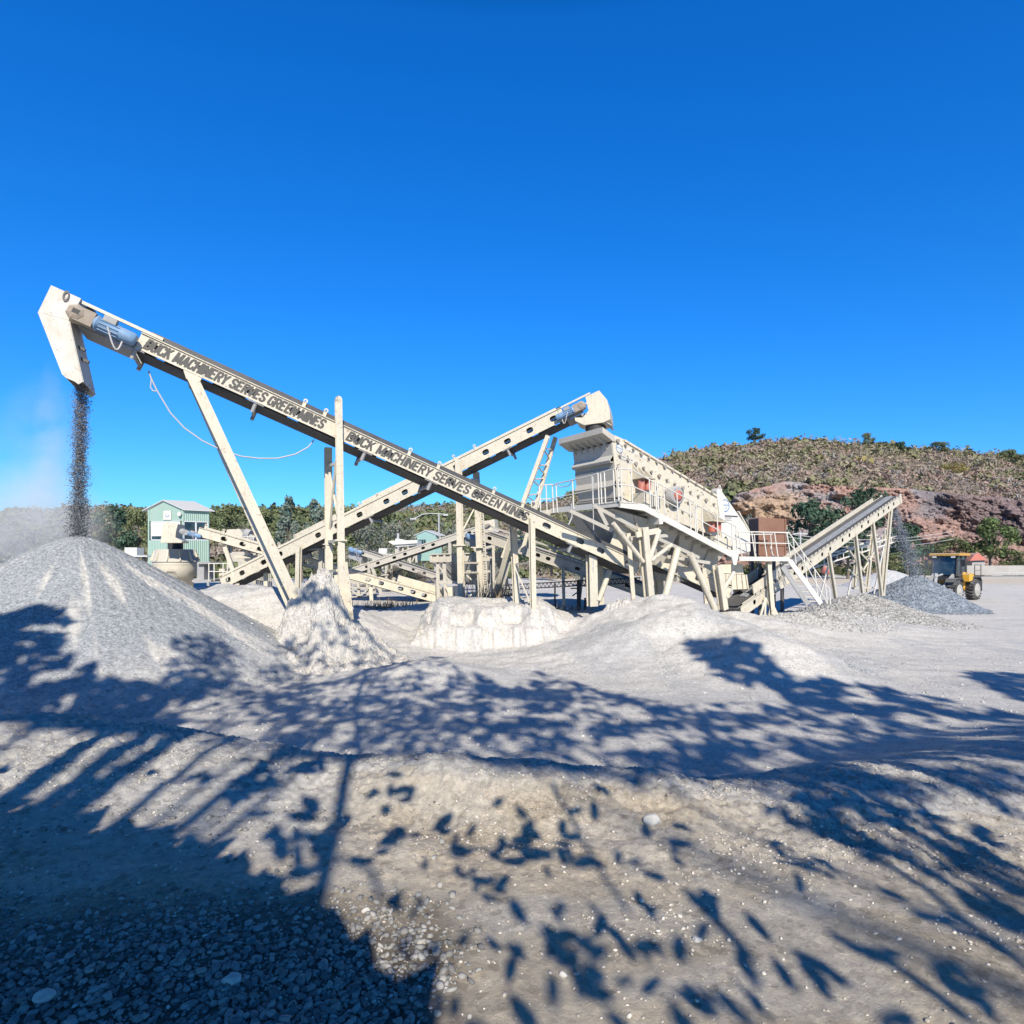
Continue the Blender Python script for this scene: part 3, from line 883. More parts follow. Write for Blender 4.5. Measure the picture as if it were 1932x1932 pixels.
def drive(t, F, l, v, d, s=1.0, gmat='gear'):
    """blue motor on a gearbox, lying along the near side plate; d=+1 head direction"""
    mb = MB()
    o = F.at(l, v, -.30 * s)
    mb.lathe(F.at(l, v, -.02), -F.c, [(0, .25 * s), (.10 * s, .29 * s), (.36 * s, .27 * s), (.42 * s, .20 * s), (.46 * s, .10 * s)], 7)
    mb.box(F.at(l - d * .22 * s, v, -.26 * s), F.u * .24 * s, F.n * .22 * s, F.c * .17 * s)
    g = mb.build('gearbox', M[gmat], t)
    mb = MB(); mb.box(F.at(l, v + .02 * s, -.465 * s), F.u * .09 * s, F.n * .07 * s, F.c * .02 * s); mb.build('shaft_cap', M['black'], g)
    mb = MB()
    a = F.at(l - d * .44 * s, v, -.26 * s)
    mb.lathe(a, -F.u * d, [(0, .16 * s), (.08 * s, .24 * s), (.10 * s, .24 * s), (.14 * s, .185 * s), (.72 * s, .185 * s)], 18)
    for k in range(12):
        q = 2 * math.pi * k / 12
        dd = F.n * math.cos(q) + F.c * math.sin(q)
        mb.box(a - F.u * d * .42 * s + dd * .195 * s, F.u * .26 * s, dd * .022 * s, np.cross(F.u, dd) * .009 * s)
    mo = mb.build('motor', M['motor'], t)
    mb = MB(); mb.lathe(a - F.u * d * .725 * s, -F.u * d, [(0, .20 * s), (.34 * s, .20 * s), (.40 * s, .16 * s)], 18); mb.build('fan_cover', M['motor'], mo)
    mb = MB(); mb.box(a - F.u * d * .38 * s + F.n * .22 * s - F.c * .06 * s, F.u * .17 * s, F.n * .09 * s, F.c * .12 * s); mb.build('terminal_box', M['grey_steel'], mo)
    mb = MB()
    p0 = a - F.u * d * .40 * s - F.c * .19 * s
    pts = [p0 + (-F.u * d) * (.35 * q) * s - UP * (.55 * math.sin(q * 2.6)) * s + F.c * .12 * q for q in np.linspace(0, 1.05, 10)]
    mb.path(pts, .028 * s); mb.build('motor_hose', M['cable'], mo)


# ---- the lettered main conveyor ------------------------------------------------------------
FA = Frame(P(1205, 1083, 22.4), P(165, 615, 15.7), 1.2, .43)
LA = FA.L
Kp = lambda px, py: FA.loc(px, py)[0]
hl = sorted([Kp(x, y) for x, y in ((286, 656), (383, 702), (475, 736), (558, 774), (673, 822), (735, 852), (852, 905), (905, 930), (985, 970), (1032, 991), (1095, 1020), (1134, 1037), (1187, 1063))])
main = conveyor('belt_conveyor', G(-7, 18) * UP + np.array([-7, 18, 0]), 'long cream conveyor with dark lettering rising left to a tall white spout', 'conveyor', FA, 0.1, Kp(262, 640), 1.4, .165, .095,
                M['cream'], lugs=[Kp(x, y) for x, y in ((571, 770), (609, 790), (770, 860), (825, 885), (930, 930), (985, 955))],
                brackets=[Kp(x, y) for x, y in ((255, 660), (485, 755), (815, 905), (690, 850), (1080, 1025))], skirt=.13, holes=hl)
mb = MB(); bar(mb, FA, .3, Kp(262, 640) - .1, .06, FA.hp - .05, .16, .17); mb.build('liner_plate', M['grey_steel'], main)
# head section narrows and carries the drive
mb = MB(); l1 = Kp(262, 640); lh = Kp(150, 600)
for w in (.03, FA.W - .05):
    bar(mb, FA, l1, lh, -.06, .17, w, w + .02)
mb.build('head_frame', M['grey_steel'], main)
mb = MB(); bar(mb, FA, l1 + .02, lh, -.085, -.064, .05, FA.W - .05); mb.build('head_pan', M['grey_steel'], main)
mb = MB()
for w in (-.03, FA.W - .03):
    bar(mb, FA, l1 - .5, Kp(152, 570), FA.loc(200, 592)[1] - .03, FA.loc(200, 592)[1] + .05, w, w + .06)
each(mb, 'guard_rail', M['cream'], main)
mb = MB(); mb.tube(FA.at(lh - .1, .22, .05), FA.at(lh - .1, .22, FA.W - .05), .26, 18); mb.build('drive_pulley', M['steel_dark'], main)
drive(main, FA, *FA.loc(150, 599), 1, .86)
# spout
W = FA.W
hood = [(98.5, 541), (154.5, 566), (146, 582), (134, 586), (132, 606.5), (74.4, 591)]
mb = MB()
q = [FA.pp(x, y, -.10) for x, y in hood]
mb.prism(q, FA.c * (W + .2)); mb.build('chute_hood', M['chute'], main)
mb = MB()
ol = [(74.6, 591.5), (131.8, 607), (158, 722), (150, 727), (143, 722), (134, 718), (126, 714.5), (120.6, 709)]
nr_ = [FA.pp(x, y, -.104) for x, y in ol]
mb.prism(nr_, FA.c * .02)
mb.prism([p + FA.c * (W + .19) for p in nr_], FA.c * .02)
for (a, b) in ((0, 7), (1, 2)):
    pa, pb = nr_[a], nr_[b]; s_ = FA.u * (.02 if a == 0 else -.02)
    mb.hexa([pa + FA.c * .022, pb + FA.c * .022, pb + s_ + FA.c * .022, pa + s_ + FA.c * .022, pa + FA.c * (W + .188), pb + FA.c * (W + .188), pb + s_ + FA.c * (W + .188), pa + s_ + FA.c * (W + .188)])
sp = mb.build('chute_spout', M['chute'], main)
mb = MB()
for (x, y) in ((146, 650), (153, 673)):
    a = FA.pp(x, y, .3); mb.box(a, -FA.u * .12, FA.n * .035, FA.c * .05)
each(mb, 'spout_bracket', M['steel_dark'], sp)
mb = MB(); a = FA.pp(127, 562, -.13); ring(mb, a, unit(FA.u + FA.n * .4) * .8, FA.n * 1.5, .055, .095, 14); mb.build('hood_handle', M['steel_dark'], main)
# lettering: reads from the head end down towards the tail
for (x0, y0, x1) in ((268, 659, 607), (648, 838, 990)):
    l0 = Kp(x0, y0); l2 = Kp(x1, y0 + (x1 - x0) * .45)
    block_text('lettering', 'BUCK MACHINERY SERVES GREEN MINES', FA.at(l0, FA.hp * .13, -.006), FA.u * (l2 - l0), FA.n * FA.hp * .74, M['letter'], main, nrm=-FA.c)
# legs: raking pair on the left, tall post pair in the middle, low posts on the right
sc = unit(FA.u * np.array([1, 1, 0]))
for w, dx in ((0.0, 0), (FA.W - .1, -24)):
    mb = MB()
    a = FA.pp(363, 712, w); b = FA.pp(574 + dx * .5, 1168, w)
    mb.hbeam(a, b, .27, .24, FA.c)
    mb.prism([FA.pp(x, y, w - .03) for x, y in ((346, 698), (381, 713), (377, 722), (364, 725), (351, 714))], FA.c * .02)
    mb.build('raking_leg', M['cream'], main)
mb = MB()
for k in (.12, .35, .62, .86):
    pa = FA.pp(363, 712, 0) * (1 - k) + FA.pp(574, 1168, 0) * k
    pb = FA.pp(363, 712, W - .1) * (1 - k) + FA.pp(562, 1168, W - .1) * k
    mb.beam(pa, pb, .1, .06)
each(mb, 'leg_rung', M['cream'], main)
XL = np.array([1, 0, 0.])
mb = MB(); a = FA.pp(637, 757, -.16); b = FA.pp(644.5, 1180, -.16)
mb.hbeam(a, b, .19, .22, FA.c); mb.tube(a - FA.c * .11, a + FA.c * .11, .095, 14)
for k in np.linspace(.02, .35, 14):
    q_ = a * (1 - k) + b * k; mb.tube(q_ - FA.c * .115, q_ - FA.c * .105, .02, 6)
bb = FA.pp(644, 1060, -.16)
mb.hexa([b + XL * .3 - FA.c * .12, b - XL * .28 - FA.c * .12, bb - XL * .10 - FA.c * .12, bb + XL * .10 - FA.c * .12, b + XL * .3 - FA.c * .10, b - XL * .28 - FA.c * .10, bb - XL * .10 - FA.c * .10, bb + XL * .10 - FA.c * .10])
mb.hexa([b + XL * .34 - FA.c * .1, b + XL * .30 - FA.c * .1, bb + XL * .10 - FA.c * .1, bb + XL * .14 - FA.c * .1, b + XL * .34 + FA.c * .2, b + XL * .30 + FA.c * .2, bb + XL * .10 + FA.c * .2, bb + XL * .14 + FA.c * .2])
mb.build('tall_post', M['cream'], main)
pf = (FA.A + FA.c * (W + .3), FA.c)
mb = MB(); a2 = PP(619, 845, pf); b2 = PP(621, 1150, pf)
mb.hbeam(a2, b2, .22, .22, FA.c)
mb.build('rear_post', M['cream'], main)
mb = MB()
for y in (878, 1022, 1078):
    mb.beam(PP(620, y, pf), FA.pp(637, y - 2, -.05), .09, .08)
mb.beam(PP(620, 880, pf), FA.pp(640, 985, -.05), .07, .07); mb.beam(PP(622, 1005, pf), FA.pp(634, 868, -.05), .06, .06)
for (pl, x, y, ww) in ((pf, 620, 1027, .18), (FA.plane, 640.5, 1020, .18)):
    q_ = PP(x, y, pl); mb.box(q_ - FA.c * .16 * (pl is FA.plane), XL * ww, FA.c * .16, UP * .02)
each(mb, 'post_brace', M['cream'], main)
mb = MB(); a = FA.pp(1000.5, 974, -.1); b = FA.pp(1004, 1170, -.1); mb.hbeam(a, b, .17, .17, FA.c)
for k in np.linspace(.04, .9, 16):
    q_ = a * (1 - k) + b * k; mb.tube(q_ - FA.c * .092, q_ - FA.c * .08, .016, 6)
mb.build('low_post', M['cream'], main)
mb = MB(); a2 = PP(968, 985, pf); b2 = PP(975, 1150, pf); mb.hbeam(a2, b2, .2, .2, FA.c); mb.build('low_post', M['cream'], main)
mb = MB(); mb.beam(PP(972, 1064, pf), FA.pp(1001, 1062, -.03), .07, .05); mb.beam(PP(972, 1072, pf), FA.pp(999, 1135, -.03), .06, .05); mb.beam(PP(969, 1000, pf), FA.pp(985, 975, .3), .06, .05)
each(mb, 'post_brace', M['cream'], main)
mb = MB(); a = FA.pp(1124, 1046, .3); b = FA.pp(1126, 1145, .3); mb.hbeam(a, b, .32, .26, FA.c); mb.build('tail_post', M['cream'], main)
mb = MB(); mb.tube(FA.pp(1173, 1078, .8), FA.pp(1152, 1136, .8), .10, 12); mb.build('tail_strut', M['cream'], main)
# loading skirts at the tail
mb = MB(); l0, l2 = Kp(1185, 1060), Kp(1148, 1040)
for w in (.04, W - .04):
    bar(mb, FA, l0 - .9, l2, FA.hp + .16, FA.hp + .62, w - .02, w + .02)
each(mb, 'feed_skirt', M['cream'], main)
# slack supply cable slung below it
mb = MB()
pts = [FA.pp(275, 690, .5), FA.pp(281, 706, .5), FA.pp(291, 727, .5), FA.pp(300, 742, .5), FA.pp(318, 772, .5), FA.pp(345, 801, .5), FA.pp(380, 826, .5), FA.pp(420, 845, .5), FA.pp(455, 856, .5), FA.pp(490, 860, .5), FA.pp(525, 860, .5), FA.pp(560, 852, .5), FA.pp(585, 838, .5), FA.pp(596, 824, .5)]
mb.path(pts, .022)
mb.path([FA.pp(281, 703, .5), FA.pp(279, 722, .5), FA.pp(284, 729, .5), FA.pp(292, 729, .5)], .018)
tag(mb.build('slung_cable', M['cable'], None, loc=(-6, 17, 5)), 'thin grey cable sagging in a loop below the lettered conveyor', 'cable')

# ---- the conveyor that feeds the screen ------------------------------------------------------
FB = Frame(P(421, 1110, 29), P(1062, 794, 25), 1.15, .53)
Kb = lambda px, py: FB.loc(px, py)[0]
hb = sorted([Kb(x, y) for x, y in ((431, 1095), (457, 1082), (498, 1062), (528, 1046), (601, 1012), (636, 991), (678, 970), (729, 946), (764, 929), (840, 897), (861, 880), (916, 852), (958, 834), (1000, 813), (1045, 792))])
feed = conveyor('belt_conveyor', (-6, 27, 1), 'cream conveyor crossing behind the lettered one and rising right to the screen', 'conveyor', FB, 0, Kb(1063, 780), 1.3, .15, .11, M['cream'],
                lugs=[Kb(x, y) for x, y in ((530, 1035), (560, 1020), (683, 962), (717, 945), (862, 875), (903, 860))], brackets=[Kb(x, y) for x, y in ((700, 985), (960, 855), (850, 905), (560, 1045))], skirt=.08, holes=hb)
lb = Kb(1063, 780)
mb = MB()
for w in (.03, FB.W - .05):
    bar(mb, FB, lb, Kb(1100, 775), -.05, .2, w, w + .02)
bar(mb, FB, lb + .02, Kb(1095, 780), -.08, -.055, .06, FB.W - .06)
mb.build('head_frame', M['grey_steel'], feed)
mb = MB()
for w in (-.02, FB.W - .04):
    bar(mb, FB, lb, Kb(1115, 745), FB.loc(1100, 749)[1] - .02, FB.loc(1100, 749)[1] + .05, w, w + .06)
each(mb, 'guard_rail', M['cream'], feed)
drive(feed, FB, *FB.loc(1098, 768), 1, .70)
# head box over the screen
hx = [(1105, 750), (1131, 738), (1146, 756), (1151, 776), (1152, 792), (1139, 798), (1103, 803), (1086, 795), (1085, 789), (1100, 789), (1111, 776), (1109, 765)]
mb = MB(); mb.prism([FB.pp(x, y, -.12) for x, y in hx], FB.c * (FB.W + .24)); mb.build('head_box', M['cream'], feed)
mb = MB(); a = FB.pp(1122, 802, .35); mb.tube(a, a - UP * .42, .42, 20, .40); mb.build('rubber_sock', M['black'], feed)
mb = MB(); a = FB.pp(1146, 797, -.05); mb.hexa([a, a + XL * .18 - UP * .12, a + XL * .18 - UP * .14, a - UP * .03, a + FB.c * 1.1, a + FB.c * 1.1 + XL * .18 - UP * .12, a + FB.c * 1.1 + XL * .18 - UP * .14, a + FB.c * 1.1 - UP * .03])
mb.build('deflector_plate', M['cream'], feed)
# legs
pbf = (FB.A + FB.c * FB.W, FB.c)
for pl, (xa, ya), (xb, yb) in ((FB.plane, (1034, 822), (985, 955)), (pbf, (1048, 825), (1012, 950))):
    mb = MB(); a = PP(xa, ya, pl); b = PP(xb, yb, pl); b = a + (b - a) * 1.75; mb.hbeam(a, b, .17, .16, FB.c); mb.build('raking_leg', M['cream'], feed)
mb = MB()
for k in (.18, .42, .62, .85):
    pa = PP(1034, 822, FB.plane) * (1 - k) + PP(985, 955, FB.plane) * k; pb_ = PP(1048, 825, pbf) * (1 - k) + PP(1012, 950, pbf) * k
    mb.beam(pa, pb_, .06, .05)
    k2 = k + .14; pb2 = PP(1048, 825, pbf) * (1 - k2) + PP(1012, 950, pbf) * k2; mb.beam(pa, pb2, .05, .04)
each(mb, 'leg_brace', M['cream'], feed)
mb = MB(); mb.hbeam(FB.pp(867, 868, -.14), FB.pp(873, 1140, -.14), .24, .24, FB.c); q_ = FB.pp(871, 1029, -.14); mb.box(q_, XL * .26, FB.c * .2, UP * .025); mb.build('tall_post', M['cream'], feed)
mb = MB(); mb.hbeam(PP(897, 890, pbf) + FB.c * .1, PP(908, 1140, pbf) + FB.c * .1, .24, .24, FB.c); q_ = PP(902, 1033, pbf); mb.box(q_, XL * .26, FB.c * .2, UP * .025); mb.build('tall_post', M['cream'], feed)
mb = MB()
for y in (905, 1062, 1080):
    mb.beam(FB.pp(870, y, -.1), PP(902, y, pbf), .08, .08)
mb.beam(FB.pp(870, 1010, -.1), PP(897, 955, pbf), .06, .06)
each(mb, 'post_brace', M['cream'], feed)
mb = MB(); mb.hbeam(FB.pp(567, 1028, -.12), FB.pp(565, 1110, -.12), .2, .2, FB.c); mb.build('low_post', M['cream'], feed)
mb = MB(); mb.hbeam(PP(607, 1035, pbf), PP(606, 1085, pbf), .2, .2, FB.c); mb.beam(FB.pp(567, 1036, -.1), PP(606, 1036, pbf), .1, .08); mb.build('low_post', M['cream_dusty'], feed)
# sacking skirts along the belt edge
mb = MB(); bar(mb, FB, Kb(560, 1030), Kb(640, 990), FB.hp + .09, FB.hp + .26, .02, .05); bar(mb, FB, Kb(690, 968), Kb(815, 905), FB.hp + .09, FB.hp + .24, .02, .05); each(mb, 'side_skirt', M['cream'], feed)

# ------------------------------------------------------------------ the inclined screen
us = unit((4.8, 3.0, 0)); cs = np.array([-us[1], us[0], 0])
O = P(1165, 941, 22.0); SP = (O, cs); WS = 2.25
sp_ = lambda x, y, w=0: PP(x, y, SP) + cs * w
scr = thing('vibrating_screen', (4.5, 23, 4.9), 'large cream vibrating screen box sloping right, studded with bolts', 'vibrating screen')
mb = MB()
poly = [(1154, 823), (1160, 821), (1177, 829), (1351, 934), (1363, 1018), (1166, 941)]
mb.prism([sp_(x, y) for x, y in poly], cs * .03)
mb.prism([sp_(x, y, .002) - cs * .06 for x, y in ((1177, 829), (1351, 934), (1351.5, 938), (1177, 833))], cs * .057)
mb.build('side_plate', M['cream'], scr)
mb = MB(); mb.prism([sp_(x, y, WS) for x, y in poly], cs * .03); mb.build('side_plate', M['cream'], scr)
mb = MB()
for a, b in (((1160, 940), (1358, 1014)), ((1158, 880), (1350, 985)), ((1160, 824), (1348, 936))):
    p, q = sp_(*a, .04), sp_(*b, .04); mb.hexa([p, q, q - UP * .04, p - UP * .04, p + cs * (WS - .05), q + cs * (WS - .05), q + cs * (WS - .05) - UP * .04, p + cs * (WS - .05) - UP * .04])
mb.build('screen_deck', M['grey_steel'], scr)
# bolts and shackle heads over the near plate
mb = MB()
for r in range(4):
    for k in range(13):
        f = (k + .4 + .3 * (r % 2)) / 13.2
        xa, ya = 1158 + f * 195, 829 + r * 26 + f * 106 - r * f * 6
        if (1178 < xa < 1215 and ya > 890) or (1315 < xa < 1345 and ya > 960): continue
        p = sp_(xa, ya); mb.tube(p - cs * .09, p, .055 if (k + r) % 3 else .075, 6)
for k in range(44):
    f = random.random(); xa = 1160 + f * 190; ya = 826 + random.random() * 108 + f * 103 - 20 * f
    p = sp_(xa, ya); mb.tube(p - cs * .03, p, .025, 6)
each(mb, 'bolt_head', M['wood'], scr)
# feed end: overhanging lip, stepped end plates
mb = MB()
q = [sp_(x, y, -.05) for x, y in ((1135, 806), (1158, 823), (1160, 834), (1154, 832), (1135, 817))]
mb.prism(q, cs * (WS + .35))
for k in range(6):
    w = .3 + k * .35; a = sp_(1139, 822, w); b = sp_(1156, 829, w); c_ = sp_(1156, 846, w)
    mb.prism([a, b, c_], cs * .02)
mb.build('feed_lip', M['cream_dusty'], scr)
for n_, prof in (('end_panel', [(1154.5, 836), (1157, 858), (1151, 868), (1154, 873), (1158.5, 870), (1160, 882)]), ('end_panel', [(1158, 883), (1161, 905), (1157, 916), (1163, 921), (1165, 938)])):
    mb = MB()
    for a, b in zip(prof[:-1], prof[1:]):
        p, q = sp_(*a, .035), sp_(*b, .035); t_ = us * .03
        mb.hexa([p, q, q + t_, p + t_, p + cs * (WS - .04), q + cs * (WS - .04), q + cs * (WS - .04) + t_, p + cs * (WS - .04) + t_])
    mb.build(n_, M['cream_dusty'], scr)
# exciter drum with a red cap
mb = MB(); p = sp_(1267, 936); mb.lathe(p, -cs, [(0, .36), (.28, .36), (.32, .30)], 22); mb.build('exciter_drum', M['grey_steel'], scr)
mb = MB(); mb.lathe(p - cs * .322, -cs, [(0, .2), (.05, .2), (.06, .12)], 18); mb.build('exciter_cap', M['red'], scr)
# spring seats with pairs of red springs
for (x, y, s) in ((1205, 905, 1.0), (1337, 985, .96)):
    mb = MB()
    a = sp_(x - 22, y - 35); 
    top = [sp_(x - 13, y - 4), sp_(x + 11, y - 1)]
    for w in (0, .38):
        pass
    mb.prism([sp_(x - 12, y - 32), sp_(x - 12, y), sp_(x - 12, y - .5, -.55)], us * .03)
    mb.prism([sp_(x + 10, y - 20), sp_(x + 10, y + 3), sp_(x + 10, y + 2.5, -.55)], us * .03)
    mb.prism([sp_(x - 1, y - 26), sp_(x - 1, y + 1), sp_(x - 1, y + .5, -.5)], us * .03)
    b0 = sp_(x - 13, y - .5); b1 = sp_(x + 12, y + 2)
    mb.hexa([b0, b1, b1 - cs * .6, b0 - cs * .6, b0 + UP * .03, b1 + UP * .03, b1 - cs * .6 + UP * .03, b0 - cs * .6 + UP * .03])
    br = mb.build('spring_bracket', M['cream'], scr)
    for d in (-6.5, 5):
        mb = MB(); p = sp_(x + d, y + 1, -.32); mb.lathe(p - UP * .40 * s, UP, [(0, .12), (.06, .135), (.12, .12), (.18, .135), (.24, .12), (.30, .135), (.38, .12)], 16); mb.build('rubber_spring', M['red'], scr)
    mb = MB(); p0 = sp_(x - 15, y + 27); p1 = sp_(x + 16, y + 34)
    mb.hexa([p0 - UP * .45, p1 - UP * .45, p1 - UP * .45 - cs * .68, p0 - UP * .45 - cs * .68, p0, p1, p1 - cs * .68, p0 - cs * .68]); mb.build('spring_seat', M['cream'], scr)
# maker's round badges and writing
def badge(parent, c, ax, ay, r, nrm):
    mb = MB(); disc(mb, c - nrm * .008, ax, ay, r); b_ = mb.build('badge', M['white'], parent)
    mb = MB(); ring(mb, c - nrm * .011, ax, ay, r * .84, r); mb.add([c - nrm * .011 + ax * r * s_ + ay * r * t_ for s_, t_ in ((-.8, .02), (.8, .02), (.8, .16), (-.8, .16))], [(0, 1, 2, 3)])
    mb.add([c - nrm * .011 + ax * r * s_ + ay * r * t_ for s_, t_ in ((.0, -.35), (.34, -.25), (.28, -.52), (.16, -.38), (.04, -.5))], [(0, 1, 2, 3, 4)])
    mb.build('badge_mark', M['bluesign'], b_)
usl = unit(us * 1 - UP * .22)
badge(scr, sp_(1168.5, 846.5), usl, UP, .165, cs)
mb = MB(); a = sp_(1170, 867, -.008); mb.add([a, a + usl * .72, a + usl * .72 + UP * .20, a + UP * .20], [(0, 1, 2, 3)]); pl_ = mb.build('name_plate', M['white'], scr)
letter('lettering', 'THIEN LONG.,JSC', sp_(1171, 862.5, -.012), usl * .62, UP * .075, M['letter'], pl_, .01, .1)
letter('lettering', 'HOTLINE: 0912 111 116', sp_(1171, 866.5, -.012), usl * .64, UP * .05, M['letter'], pl_, .01)
mb = MB(); a = sp_(1180, 842, -.008); b = sp_(1218, 862, -.008); mb.add([a, b, b - UP * .10, a - UP * .10], [(0, 1, 2, 3)]); mb.build('banner_strip', M['white'], scr)
# white discharge hood
hood_ = thing('discharge_hood', (9.0, 25.6, 3.6), 'tall white wedge shaped hood with a round badge at the low end of the screen', 'hood')
HP = (sp_(1358, 1000) - cs * .0, cs)
hp_ = lambda x, y, w=0: PP(x, y, HP) + cs * w
mb = MB(); mb.prism([hp_(x, y) for x, y in ((1361, 926), (1415, 1003), (1416, 1040), (1390, 1046), (1369, 1010))], cs * (WS - .1)); mb.build('hood_shell', M['white'], hood_)
mb = MB(); mb.prism([hp_(x, y, -.05) for x, y in ((1350, 926), (1354, 921), (1360, 922), (1369, 1010), (1361, 1018))], cs * .3); mb.build('hood_post', M['white'], hood_)
mb = MB(); a = hp_(1356, 918, -.05); ring(mb, a, us, UP, .03, .07, 14); mb.prism([hp_(1354.5, 919, -.05), hp_(1358, 919, -.05), hp_(1359, 924, -.05), hp_(1353.5, 923, -.05)], cs * .03); mb.build('lifting_lug', M['white'], hood_)
mb = MB(); a, b = hp_(1366.5, 972, -.012), hp_(1391.5, 973.5, -.012); mb.hexa([a, b, b - UP * .05, a - UP * .05] + [p + cs * .008 for p in (a, b, b - UP * .05, a - UP * .05)]); mb.build('dark_seam', M['steel_dark'], hood_)
mb = MB(); a, b = hp_(1393, 965), hp_(1413, 1001); mb.beam(a + cs * .02, b + cs * .02, .1, .06, cs); mb.build('edge_rail', M['cream'], hood_)
badge(hood_, hp_(1368, 954), us, UP, .26, cs)
letter('lettering', 'THIEN LONG.,JSC', hp_(1367, 978.5, -.012), us * .42, UP * .06, M['letter'], hood_, .01, .1)
letter('lettering', 'HOTLINE: 0912 111 116', hp_(1368, 982, -.012), us * .40, UP * .045, M['letter'], hood_, .01)

# ------------------------------------------------------------------ platform, walkways, hoppers and legs that carry the screen
plat = thing('screen_platform', (5, 22.5, .8), 'cream steel platform on braced legs carrying the screen, with railed walkways and hoppers', 'platform', 'railed steel walkways')
WP = (O - cs * 1.05, cs)
wp = lambda x, y, w=0: PP(x, y, WP) + cs * w
EP = (O - us * .85, us)        # outer face of the feed end walkway
e0 = wp(1163, 943); e0 = O - cs * 1.05 - us * .85; e0[2] = wp(1165, 944)[2]
e1 = O + cs * (WS + .7) - us * .85; e1[2] = e0[2]
mb = MB()
for a, b in ((e0, e1),):
    mb.hexa([a, b, b - UP * .2, a - UP * .2, a + us * .05, b + us * .05, b + us * .05 - UP * .2, a + us * .05 - UP * .2])
fs_ = [e0, wp(1215, 951), wp(1380, 1040)]
for a, b in zip(fs_[:-1], fs_[1:]):
    mb.hexa([a, b, b - UP * .23, a - UP * .23, a + cs * .05, b + cs * .05, b + cs * .05 - UP * .23, a + cs * .05 - UP * .23])
a = wp(1372, 1034); b = wp(1394, 1044)
mb.prism([wp(1377, 1037, -.01), wp(1393, 1040, -.01), wp(1393, 1050, -.01), wp(1389, 1066, -.01), wp(1384, 1066, -.01)], cs * .05)
mb.prism([wp(1241, 967, -.01), wp(1254, 973, -.01), wp(1250, 989, -.01), wp(1244, 989, -.01)], cs * .6)
mb.build('edge_beam', M['white'], plat)
mb = MB()
for a, b in zip(fs_[:-1], fs_[1:]):
    a = a - UP * .06 + cs * .055; b = b - UP * .06 + cs * .055
    mb.hexa([a, b, b + cs * .95, a + cs * .95] + [p - UP * .03 for p in (a, b, b + cs * .95, a + cs * .95)])
a, b = e0 - UP * .06 + us * .055, e1 - UP * .06 + us * .055
mb.hexa([a, b, b + us * .8, a + us * .8] + [p - UP * .03 for p in (a, b, b + us * .8, a + us * .8)])
mb.build('walkway_floor', M['cream_dusty'], plat)
mb = MB()
for k in range(9):
    f = .1 + k * .1; p = wp(1215, 951) * (1 - f) + wp(1380, 1040) * f
    mb.beam(p - UP * .16 + cs * .06, p - UP * .16 + cs * 1.0, .06, .1)
each(mb, 'floor_joist', M['cream_dusty'], plat)


def rails(plane_fn, tops, posts, base_fn, mat, parent, r=.025, mid=True):
    mb = MB()
    T = [plane_fn(*q) for q in tops]
    mb.path(T, r, 8)
    xs = [q[0] for q in tops]; ys = [q[1] for q in tops]
    if mid:
        ms = []
        for q in tops:
            yb = base_fn(q[0]); ms.append(plane_fn(q[0] + 1, (q[1] + yb) / 2))
        mb.path(ms, r * .9, 8)
    for x in posts:
        yt = np.interp(x, xs, ys); mb.tube(plane_fn(x, yt), plane_fn(x + 2.5, base_fn(x) + 2), r, 8)
    return mb.build('railing', mat, parent)


basef = lambda x: np.interp(x, [1160, 1215, 1380, 1400], [943, 951, 1040, 1048])
rails(wp, [(1165, 884), (1191, 886), (1236, 911)], [1165, 1171, 1191, 1225, 1236], basef, M['white'], plat)
rails(wp, [(1240, 911), (1310, 948)], [1240, 1252, 1277, 1301, 1310], basef, M['white'], plat)
rails(wp, [(1313, 952), (1389, 994)], [1313, 1324, 1353, 1381, 1389], basef, M['white'], plat)
ez = lambda x, y: PP(x, y, EP)
ebase = lambda x: np.interp(x, [1040, 1160], [966, 944])
rails(ez, [(1042, 917), (1049, 913), (1118, 897), (1128, 893)], [1042, 1049, 1080, 1117, 1128], ebase, M['white'], plat)
rails(ez, [(1133, 892), (1160, 884)], [1133, 1140, 1157], ebase, M['white'], plat)
BP = (O + cs * (WS + .7), cs)
bp = lambda x, y: PP(x, y, BP)
rails(bp, [(1002, 947), (1015, 946), (1018, 916), (1042, 914)], [1002, 1010, 1018, 1030, 1042], lambda x: 968, M['white'], plat)
# side walkway seen beyond the feed end
mb = MB(); a = bp(1008, 966); b = e1 + us * .3; mb.hexa([a, b, b - UP * .22, a - UP * .22] + [p + cs * .9 for p in (a, b, b - UP * .22, a - UP * .22)]); mb.build('side_walkway', M['cream_dusty'], plat)
# hoppers hanging under the screen
def hopper(mb, l0, l1, zt0, zt1, bl0, bl1, zb, w0=.05, w1=WS - .05):
    top = [O + us * l0 + cs * w0, O + us * l1 + cs * w0, O + us * l1 + cs * w1, O + us * l0 + cs * w1]
    for k, p in enumerate(top): p[2] = zt0 if k in (0, 3) else zt1
    bot = [O + us * bl0 + cs * (w0 + .5), O + us * bl1 + cs * (w0 + .5), O + us * bl1 + cs * (w1 - .6), O + us * bl0 + cs * (w1 - .6)]
    for p in bot: p[2] = zb
    for k in range(4):
        q_ = (k + 1) % 4
        mb.hexa([top[k], top[q_], bot[q_], bot[k]] + [p * .985 + sum(top) / 4 * .015 - UP * .002 for p in (top[k], top[q_], bot[q_], bot[k])])
        for f in (.3, .65):
            a = top[k] * (1 - f) + top[q_] * f; b = bot[k] * (1 - f) + bot[q_] * f
            out = unit((a + b) / 2 - (sum(top) + sum(bot)) / 8); out[2] = 0
            mb.beam(a + out * .03, b + out * .03, .05, .05)
zt = lambda l: O[2] - .32 - .255 * l
